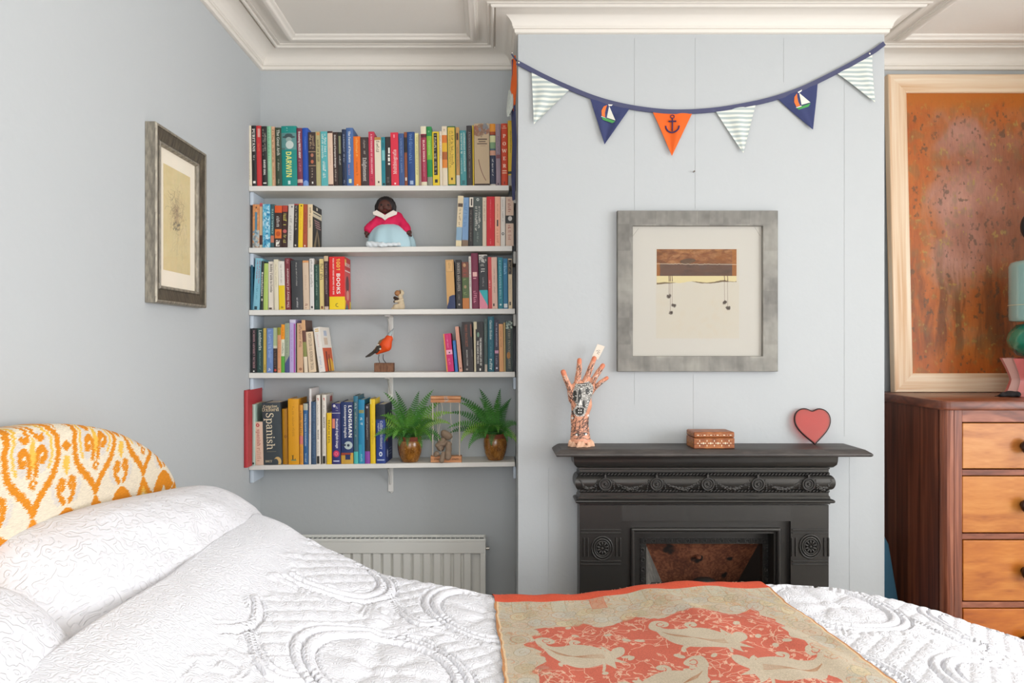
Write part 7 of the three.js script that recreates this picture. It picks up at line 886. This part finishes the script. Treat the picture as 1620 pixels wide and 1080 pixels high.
// ------------------------------------------------------------------ on the shelves
const onShelf = (i, x, Z) => [px(x, Z), shelfTop(i, px(x, Z)) + 0.0005, -Z];
{ // seated doll
  const Z = 3.145, d = thing('doll', 'dark-skinned doll in a pink blouse and pale blue skirt on the second shelf', 'doll', onShelf(1, 616, Z));
  const skin = M('#4f2a20', 0.6), pink = M('#d6134f', 0.75), blue = M('#b5d2da', 0.85), white = M('#e9ded2', 0.9), hair = M('#191214', 0.6);
  const hx = -0.0146, hy = 0.172;
  part('head', [blob((x, y, z) => { let k = Math.hypot((x - hx) / 0.95, (y - hy) / 0.98, (z - 0.012) / 0.9) - 0.036; k = smin(k, capsule(x, y, z, [hx + 0.002, hy - 0.006, 0.044], [hx + 0.002, hy - 0.011, 0.046], 0.0035, 0.005), 0.006); for (const e of [-1, 1]) k = smin(k, Math.hypot(x - hx - e * 0.017, y - hy + 0.012, z - 0.034) - 0.0095, 0.008); k = smin(k, capsule(x, y, z, [hx, hy - 0.03, 0.005], [hx, 0.12, 0], 0.015, 0.017), 0.008); return k; }, [hx - 0.05, 0.105, -0.04], [hx + 0.05, 0.222, 0.065], 0.0026)], skin, d);
  for (const e of [-1, 1]) part('eye', [ball(0.0042, hx + 0.002 + e * 0.0135, hy + 0.001, 0.0425, 1.1, 0.8, 0.6)], M('#120c0c', 0.15), d);
  part('mouth', [ball(0.006, hx + 0.002, hy - 0.0205, 0.0415, 1.1, 0.35, 0.5)], M('#7a2a2c', 0.4), d);
  part('hair', [blob((x, y, z) => { let k = Math.hypot((x - hx) / 1.06, (y - hy - 0.003) / 1.02, (z - 0.004) / 0.98) - 0.0395 + 0.0007 * Math.sin(x * 700) ; const face = Math.hypot((x - hx) / 0.80, (y - hy + 0.012) / 1.0, (z - 0.05) / 1.1) - 0.037; k = Math.max(k, -face); for (const e of [-1, 1]) k = smin(k, capsule(x, y, z, [hx + e * 0.036, hy, 0.01], [hx + e * 0.037, hy - 0.03, 0.012], 0.009, 0.007), 0.006); return k; }, [hx - 0.06, 0.125, -0.05], [hx + 0.06, 0.225, 0.06], 0.0026)], hair, d);
  part('blouse', [blob((x, y, z) => { let k = Math.hypot((x + 0.004) / 1.05, (y - 0.108) / 0.85, z / 0.8) - 0.047; for (const [a, b] of [[[-0.03, 0.128, 0.004], [-0.082, 0.078, 0.018]], [[0.034, 0.13, 0.004], [0.072, 0.078, 0.022]]]) k = smin(k, capsule(x, y, z, a, b, 0.021, 0.020), 0.018); return k + 0.0012 * Math.sin(x * 260 + y * 90) * Math.sin(y * 210); }, [-0.12, 0.05, -0.05], [0.11, 0.165, 0.06], 0.003)], pink, d);
  for (const e of [-1, 1]) { const g = extrude([[0, 0.118], [e * 0.012, 0.128], [e * 0.048, 0.142], [e * 0.050, 0.152], [e * 0.034, 0.160], [e * 0.012, 0.148], [0, 0.140]], 0.005, 0.0018, 2); g.translate(hx + 0.002, -0.008, 0.0405); g.rotateX(-0.0); part('collar', [g], white, d); }
  part('hand', [blob((x, y, z) => { let k = Math.hypot(x - 0.0845, y - 0.062, z - 0.027) - 0.0115; for (let i = 0; i < 4; i++) k = smin(k, capsule(x, y, z, [0.088 + 0.001 * i, 0.060, 0.020 + i * 0.005], [0.094 - 0.002 * i, 0.049 - 0.0015 * (i % 2), 0.022 + i * 0.005], 0.0036, 0.0028), 0.0015); return smin(k, capsule(x, y, z, [0.080, 0.062, 0.034], [0.076, 0.050, 0.039], 0.0038, 0.003), 0.002); }, [0.066, 0.042, 0.010], [0.102, 0.078, 0.046], 0.0014)], skin, d);
  part('hand', [blob((x, y, z) => { let k = Math.hypot(x + 0.0895, y - 0.06, z - 0.024) - 0.0105; for (let i = 0; i < 4; i++) k = smin(k, capsule(x, y, z, [-0.091, 0.057, 0.018 + i * 0.004], [-0.089 - 0.001 * i, 0.044, 0.020 + i * 0.005], 0.0034, 0.0027), 0.0015); return k; }, [-0.106, 0.036, 0.008], [-0.072, 0.076, 0.042], 0.0014)], skin, d);
  part('skirt', [sheet(96, 26, (u, v) => { const a = u * Math.PI * 2, f = 1 + (0.07 * Math.sin(a * 9 + 1) + 0.05 * Math.sin(a * 5)) * v * (1.15 - v * 0.5), q = lerp(0.40, 1.5708, v), rx = 0.098 * Math.pow(Math.sin(q), 0.9), rz = 0.076 * Math.pow(Math.sin(q), 0.9); const y = 0.104 * Math.pow(Math.max(0, Math.cos(q)), 0.85) + 0.0006; return V(-0.002 + Math.cos(a) * rx * f + 0.010 * v, Math.max(0.0006, y + 0.004 * Math.sin(a * 4) * v * (1 - v)), -Math.sin(a) * rz * f * (Math.sin(a) > 0 ? 0.95 : 0.98)); })], blue, d);
  part('skirt_hem', [blob((x, y, z) => { let k = capsule(x, y, z, [-0.075, 0.010, 0.062], [-0.02, 0.006, 0.078], 0.013, 0.009); k = smin(k, capsule(x, y, z, [-0.02, 0.005, 0.078], [0.05, 0.009, 0.072], 0.008, 0.007), 0.01); return k + 0.0012 * Math.sin(x * 300 + y * 200); }, [-0.10, -0.006, 0.04], [0.07, 0.03, 0.10], 0.003)], M('#dfe6e8', 0.9), d, 'white petticoat edge');
}
{ // clay figurine of two figures embracing
  const Z = 3.13, f = thing('figurine', 'small brown and cream clay figurine sitting alone on the middle shelf', 'figurine', onShelf(2, 630, Z)), k = Z / F, q = (x, y, z = 0) => [(x - 630) * k, (488.5 - y) * k, z];
  part('robe', [blob((x, y, z) => { let d = capsule(x, y, z, q(633, 466), q(635, 484), 0.010, 0.015); d = smin(d, capsule(x, y, z, q(626, 484, 0.004), q(634, 485), 0.011, 0.012), 0.006); d = smin(d, capsule(x, y, z, q(621, 487, 0.004), q(628, 486.5, 0.004), 0.005, 0.006), 0.004); d = smin(d, capsule(x, y, z, q(626.5, 476, 0.013), q(637, 473, 0.009), 0.0052, 0.006), 0.0025); d = smin(d, capsule(x, y, z, q(626, 482, 0.012), q(636, 480, 0.011), 0.005, 0.0052), 0.0025); return Math.max(d, -y); }, [-0.034, -0.002, -0.022], [0.034, 0.075, 0.03], 0.0017)], M('#d3bf9f', 0.8), f);
  part('head', [blob((x, y, z) => { let d = Math.hypot(x - q(629, 0)[0], y - q(0, 462.6)[1], z - 0.003) - 0.0122; return smin(d, Math.hypot(x - q(627, 0)[0], y - q(0, 464)[1], z - 0.0145) - 0.0028, 0.003); }, [-0.02, 0.05, -0.014], [0.014, 0.084, 0.022], 0.0014)], M('#a8764c', 0.75), f, 'brown bowed head');
  part('hood', [blob((x, y, z) => { const a = q(634, 462), d = Math.hypot(x - a[0], y - a[1], z + 0.001) - 0.0135, c = Math.hypot(x - a[0] + 0.010, y - a[1] - 0.001, z - 0.006) - 0.0135; return Math.max(d, -c); }, [-0.008, 0.05, -0.018], [0.028, 0.088, 0.018], 0.0014)], M('#d9c6a4', 0.8), f);
  part('hair', [blob((x, y, z) => smin(capsule(x, y, z, q(625, 470, 0.006), q(630, 473.5, 0.008), 0.0068, 0.0078), capsule(x, y, z, q(624.5, 476, 0.006), q(629, 474, 0.01), 0.005, 0.006), 0.003), [-0.028, 0.024, -0.006], [0.014, 0.062, 0.022], 0.0014)], M('#3c2a20', 0.8), f);
}
{ // bird on a block
  const Z = 3.13, b = thing('bird_ornament', 'orange-breasted bird ornament on a brown wooden block', 'ornament', onShelf(3, 608.3, Z)), k = Z / F, q = (x, y, z = 0) => [(x - 608.3) * k, (588.6 - y) * k, z], C = (n, list, sm, lo, hi, m, l, cell = 0.0016) => part(n, [blob((x, y, z) => { let d = 9; for (const [a, e, r1, r2, fz = 1] of list) d = smin(d, capsule(x, y, z / fz, a, e, r1, r2), sm); return d; }, lo, hi, cell)], m, b, l);
  const wd = woodTex([[0, [84, 52, 36]], [0.5, [122, 84, 60]], [1, [148, 106, 78]]], 501, 128, 128, 20);
  part('block', [metric(rbox(30 * k, 14 * k, 0.05, 0.002, 0, 7 * k, 0))], M('#ffffff', 0.75, { map: sized(wd, 0.06) }), b, 'brown wooden block');
  const or = M('#e8500f', 0.55), dk = M('#3a332c', 0.7);
  C('body', [[q(597, 557.5), q(610, 548), 0.010, 0.0245, 0.85], [q(610, 546), q(615.2, 536.5), 0.022, 0.0165, 0.9]], 0.010, [-0.055, 0.055, -0.034], [0.045, 0.165, 0.034], or, 'orange breast and head');
  C('back', [[q(594, 556), q(603, 542), 0.008, 0.0085], [q(603, 542), q(607, 538), 0.0085, 0.006]], 0.006, [-0.06, 0.06, -0.016], [0.02, 0.15, 0.016], M('#8a6844', 0.7), 'brownish back');
  for (const e of [1, -1]) { C('wing', [[q(596, 556.5, e * 0.012), q(600.5, 550, e * 0.0165), 0.008, 0.0098, 1]], 0.004, [-0.055, 0.06, e > 0 ? 0 : -0.03], [0.0, 0.125, e > 0 ? 0.03 : 0], dk, 'grey-black wing'); C('wing_bar', [[q(599.2, 547, e * 0.0165), q(602.6, 552.6, e * 0.021), 0.0055, 0.0042, 1]], 0.003, [-0.035, 0.08, e > 0 ? 0 : -0.032], [0.0, 0.125, e > 0 ? 0.032 : 0], M('#ddd6c4', 0.7), 'white wing bar'); }
  part('tail', [extrude([q(592, 553).slice(0, 2), q(589.5, 556).slice(0, 2), q(577.8, 564.6).slice(0, 2), q(579, 566).slice(0, 2), q(585.5, 564.6).slice(0, 2), q(593, 559.5).slice(0, 2)], 0.012, 0.002, 2)], dk, b, 'dark tail');
  C('cap', [[q(616.5, 530.5), q(619, 526.5), 0.0095, 0.0075]], 0.004, [0.0, 0.13, -0.015], [0.05, 0.19, 0.015], M('#a9b4b4', 0.6), 'pale grey-blue crown'); part('beak', [new THREE.ConeGeometry(0.0035, 0.016, 10).rotateZ(-0.5).translate(q(621.5, 521.5)[0], q(621.5, 521.5)[1], 0)], M('#8d9494', 0.5), b);
  for (const [n, x0, xm, x1] of [[0, 599.4, 598.6, 601], [1, 606.6, 606.8, 611]]) part('leg', [tube([V(...q(x0, 561, n ? 0.006 : -0.004)), V(...q(xm, 568.5, n ? 0.007 : -0.004)), V(...q(x1, 574.6, n ? 0.010 : 0.002))], 0.0014, 14, 6)], M('#1c1614', 0.6), b);
}
{ // potted ferns
  const leafM = ['#6aa83c', '#4f9436', '#3c7c34', '#93c24c'].map((c) => M(c, 0.6, { transmission: 0.3, thickness: 0 }));
  const glaze = data(256, 256, (u, v) => { const n = fbm(u * 14, v * 14, 14, 4, 601), l = Math.abs(Math.sin(fbm(u * 10, v * 10, 10, 3, 605) * 24)); return mix3(ramp([[0, [92, 54, 14]], [0.5, [136, 84, 26]], [1, [176, 122, 52]]], n), [206, 160, 92], l < 0.18 ? 0.7 : 0); });
  const frond = (seed, az, len, rise, arch, width) => {
    const r = rng(seed), pos = [], N = 22, P = [], dir = V(Math.sin(az), 0, Math.cos(az)), side0 = V(Math.cos(az), 0, -Math.sin(az)); let p = V(Math.sin(az) * 0.008, 0, Math.cos(az) * 0.008), el = rise;
    for (let i = 0; i <= N; i++) { P.push([p.clone(), el]); el -= arch / N * (0.5 + i / N); p = p.clone().addScaledVector(dir, Math.cos(el) * len / N).add(V(0, Math.sin(el) * len / N, 0)).addScaledVector(side0, (r() - 0.5) * len * 0.006); }
    const tri = (a, b, c) => pos.push(...a.toArray(), ...b.toArray(), ...c.toArray()); const roll = (r() - 0.5) * 1.2;
    for (let i = 2; i <= N; i++) {
      const [o, e] = P[i], T = dir.clone().multiplyScalar(Math.cos(e)).add(V(0, Math.sin(e), 0)), up = V(0, 1, 0).multiplyScalar(Math.cos(e)).addScaledVector(dir, -Math.sin(e)), S = side0.clone().multiplyScalar(0.35).addScaledVector(new THREE.Vector3().crossVectors(T, V(0.25 * roll, 0.1, 1)), side0.z > 0 ? 0.9 : 0.9).normalize(), Nn = new THREE.Vector3().crossVectors(S, T);
      const t = i / N, L = width * Math.pow(Math.sin(Math.PI * Math.pow(lerp(0.12, 1, t), 0.62)), 0.9) + 0.0012, w = len / N * 0.46;
      for (const s of [-1, 1]) { const q = (a, b, h = 0) => o.clone().addScaledVector(S, s * a * L).addScaledVector(T, b * w + a * L * 0.28).addScaledVector(Nn, h * L); const a = q(0, -0.7), b = q(0, 0.7), c = q(0.55, -0.75, 0.10), d = q(0.55, 0.65, 0.10), f = q(1, 0, 0.02 - 0.12 * r()); tri(a, b, d); tri(a, d, c); tri(c, d, f); }
      if (i) { const a = P[i - 1][0], k = S.clone().multiplyScalar(0.0008); tri(a.clone().sub(k), a.clone().add(k), o.clone().add(k)); tri(a.clone().sub(k), o.clone().add(k), o.clone().sub(k)); const k2 = Nn.clone().multiplyScalar(0.0008); tri(a.clone().sub(k2), a.clone().add(k2), o.clone().add(k2)); tri(a.clone().sub(k2), o.clone().add(k2), o.clone().sub(k2)); }
    }
    { const [a] = P[0], [b] = P[2], k = side0.clone().multiplyScalar(0.0009); tri(a.clone().sub(k), a.clone().add(k), b.clone().add(k)); tri(a.clone().sub(k), b.clone().add(k), b.clone().sub(k)); }
    const g = new THREE.BufferGeometry(); g.setAttribute('position', new THREE.Float32BufferAttribute(pos, 3)); g.computeVertexNormals(); return g;
  };
  const pot = (label, x, yRim, Z, rad, hgt, seed, list) => {
    const t = thing('potted_fern', label, 'potted plant', onShelf(4, x, Z), 0, 'ferns on the lowest shelf');
    part('pot', [lathe([[0, 0.0], [rad * 0.62, 0.0], [rad * 0.68, 0.003], [rad * 0.90, hgt * 0.28], [rad, hgt * 0.55], [rad * 0.99, hgt * 0.72], [rad * 0.93, hgt * 0.83], [rad * 0.90, hgt * 0.83], [rad * 0.85, hgt * 0.5], [rad * 0.6, 0.01], [0, 0.01]], 40)], M('#ffffff', 0.22, { map: sized(glaze, 0.5, 1), clearcoat: 0.6, clearcoatRoughness: 0.15 }), t, 'amber glazed outer pot');
    part('inner_pot', [lathe([[rad * 0.78, hgt * 0.3], [rad * 0.88, hgt * 0.80], [rad * 0.92, hgt * 0.83], [rad * 0.92, hgt * 1.0], [rad * 0.86, hgt * 1.0], [rad * 0.82, hgt * 0.9], [0, hgt * 0.88]], 36)], M('#7c3a22', 0.75), t, 'terracotta inner pot');
    const r = rng(seed); list.forEach(([az, len, rise, arch, m], i) => { const f = part('frond', [frond(seed * 100 + i, az, len, rise, arch, 0.023 + 0.007 * r())], leafM[m], t); f.position.set(0, hgt * 0.9, 0); });
  };
  // direction (0 = towards the room, positive to the right), length, rise, arch, tone
  pot('left potted fern, beside the royal-blue dictionary, in amber glazed pot', 648.5, 688, 3.125, 0.0505, 0.105, 3, [
    [-1.55, 0.20, 1.20, 1.5, 0], [-1.35, 0.21, 0.95, 1.5, 3], [-1.1, 0.16, 0.75, 1.5, 0], [-0.8, 0.15, 0.9, 2.2, 1], [-0.45, 0.15, 1.1, 2.4, 0], [-0.1, 0.14, 1.2, 2.4, 1], [0.3, 0.16, 1.1, 2.2, 0], [0.65, 0.19, 0.9, 2.1, 0], [0.95, 0.18, 0.8, 1.8, 1], [1.15, 0.21, 0.95, 1.4, 3], [1.4, 0.22, 1.1, 1.3, 3], [1.55, 0.22, 1.25, 0.9, 0],
    [-1.7, 0.22, 1.42, 0.8, 1], [-2.2, 0.21, 1.46, 0.6, 2], [2.6, 0.20, 1.5, 0.5, 2], [1.9, 0.22, 1.4, 0.6, 1], [-0.6, 0.18, 1.4, 1.3, 1], [0.1, 0.18, 1.45, 1.2, 0], [0.75, 0.19, 1.35, 1.1, 1], [-1.0, 0.17, 1.25, 1.3, 0], [1.0, 0.16, 1.2, 1.5, 2], [-1.5, 0.15, 0.6, 1.3, 2], [1.5, 0.14, 0.5, 1.6, 2], [0.0, 0.13, 0.9, 2.6, 2], [-0.3, 0.12, 0.8, 2.4, 2], [0.5, 0.14, 0.7, 2.2, 1]]);
  pot('right potted fern, touching the chimney breast, in amber glazed pot', 783.5, 684, 3.145, 0.0495, 0.109, 7, [
    [-1.5, 0.22, 0.95, 1.1, 2], [-1.3, 0.21, 0.75, 1.3, 1], [-1.0, 0.19, 0.8, 2.1, 3], [-0.7, 0.17, 0.9, 2.3, 1], [-0.3, 0.16, 1.1, 2.4, 1], [0.1, 0.15, 1.2, 2.3, 0], [0.55, 0.15, 1.0, 2.4, 1], [0.9, 0.13, 0.7, 2.2, 3], [-1.7, 0.23, 1.2, 0.9, 2], [-2.3, 0.21, 1.42, 0.6, 2], [2.8, 0.20, 1.5, 0.5, 2], [1.3, 0.17, 1.42, 0.5, 2], [-1.2, 0.21, 1.2, 1.0, 1], [-0.6, 0.20, 1.4, 0.9, 1], [0.1, 0.19, 1.45, 0.8, 1], [0.7, 0.18, 1.42, 0.8, 2], [-1.5, 0.19, 0.5, 1.0, 2], [-0.9, 0.16, 0.5, 1.9, 1], [0.35, 0.16, 0.8, 2.0, 2], [-0.15, 0.14, 0.8, 2.5, 2], [0.9, 0.15, 1.1, 1.7, 1], [-1.4, 0.17, 1.35, 1.0, 2]]);
}
{ // wooden frame with cords and a jointed figure
  const Z = 3.105, k = Z / F, t = thing('wooden_frame', 'small orange-brown wooden frame with cords and a taupe jointed figure, between two ferns', 'ornament', onShelf(4, 706, Z)), q = (x, y, z = 0) => V((x - 706) * k, (728.8 - y) * k, z);
  const wd = woodTex([[0, [168, 104, 60]], [0.5, [206, 140, 90]], [1, [222, 164, 116]]], 701, 128, 128, 16), mw = M('#ffffff', 0.5, { map: sized(wd, 0.05, 0.14, Math.PI / 2) }), pale = M('#d8cbbb', 0.5), tp = M('#8d7864', 0.8, { bumpMap: sized(data(128, 128, (u, v) => 255 * fbm(u * 30, v * 30, 30, 3, 3), false), 0.1), bumpScale: 0.001 }), R2 = (xa, xb, ya, yb, za, zb, r = 0.0015) => { const a = q(xa, yb), b = q(xb, ya); return metric(rslab(a.x, b.x, a.y, b.y, za, zb, r)); };
  part('top_bar', [R2(681.6, 729.2, 624.7, 629.4, -0.012, 0.012), R2(681.6, 729.2, 630.0, 635, -0.012, 0.012)], mw, t);
  part('base', [R2(681.8, 730.6, 719, 728.8, -0.020, 0.020)], mw, t);
  for (const x of [684.6, 727]) part('upright', [rod(q(x, 719), q(x, 635), 0.0026, 10)], pale, t);
  const cord = (L) => part('cord', [tube(L.map((p) => q(...p)), 0.0011, 24, 5)], pale, t);
  cord([[698, 635, 0.003], [700, 645, 0.004], [696, 670, 0.006], [693.5, 690, 0.01], [696, 700, 0.018], [700, 718, 0.022]]); cord([[712.6, 635, 0], [713, 660, 0.002], [715.4, 685, 0.006], [714, 700, 0.012]]); cord([[691.6, 635, -0.004], [691.8, 660, -0.002], [693, 690, 0.004]]);
  part('carved_mark', [tube([[702, 625.5], [708, 627.5], [703, 630], [709, 632], [703, 634]].map(([x, y]) => q(x, y, 0.0124)), 0.0009, 24, 5), tube([[708, 625], [703, 628], [710, 630], [704, 633]].map(([x, y]) => q(x, y, 0.0124)), 0.0009, 24, 5)], M('#c9bdb0', 0.6), t);
  const ink = []; for (const [a, n] of [[688, 4], [716, 5]]) for (let i = 0; i < n; i++) { const x = a + i * 2.1, h = 1.4; ink.push(R2(x, x + 0.5, 722.2, 725.2, 0.0195, 0.0204, 0.0002), R2(x, x + 1.5, 722.2 + (i % 3) * h * 0.5, 722.8 + (i % 3) * h * 0.5, 0.0195, 0.0204, 0.0002)); } part('burnt_letters', ink, M('#3a2418', 0.8), t);
  const lump = (n, a, b, r1, r2) => { const A = q(...a), B = q(...b); part(n, [blob((x, y, z) => capsule(x, y, z, A.toArray(), B.toArray(), r1, r2) + 0.0008 * Math.sin(y * 260 + x * 140), [Math.min(A.x, B.x) - 0.03, Math.min(A.y, B.y) - 0.03, Math.min(A.z, B.z) - 0.03], [Math.max(A.x, B.x) + 0.03, Math.max(A.y, B.y) + 0.03, Math.max(A.z, B.z) + 0.03], 0.0024)], tp, t); };
  lump('figure_head', [703, 684, 0.004], [709.5, 688, 0.004], 0.0155, 0.0165); lump('figure_body', [700, 697, 0.004], [697, 706, 0.006], 0.018, 0.016); lump('figure_arm', [710.5, 700, 0.026], [709.5, 719, 0.030], 0.0125, 0.0135); lump('figure_leg', [702, 714, 0.032], [699.8, 724.5, 0.036], 0.0085, 0.0105); lump('figure_foot', [690.5, 716, 0.026], [692, 714.5, 0.026], 0.0105, 0.0105); lump('figure_shoulder', [693, 702, 0.010], [706, 698.5, 0.016], 0.011, 0.011);
}
// ------------------------------------------------------------------ shadows on, and the picture
scene.traverse((o) => { if (o.isMesh) { o.castShadow = true; o.receiveShadow = true; } if (o.isLight && o.shadow) o.castShadow = true; });
renderer.render(scene, camera);
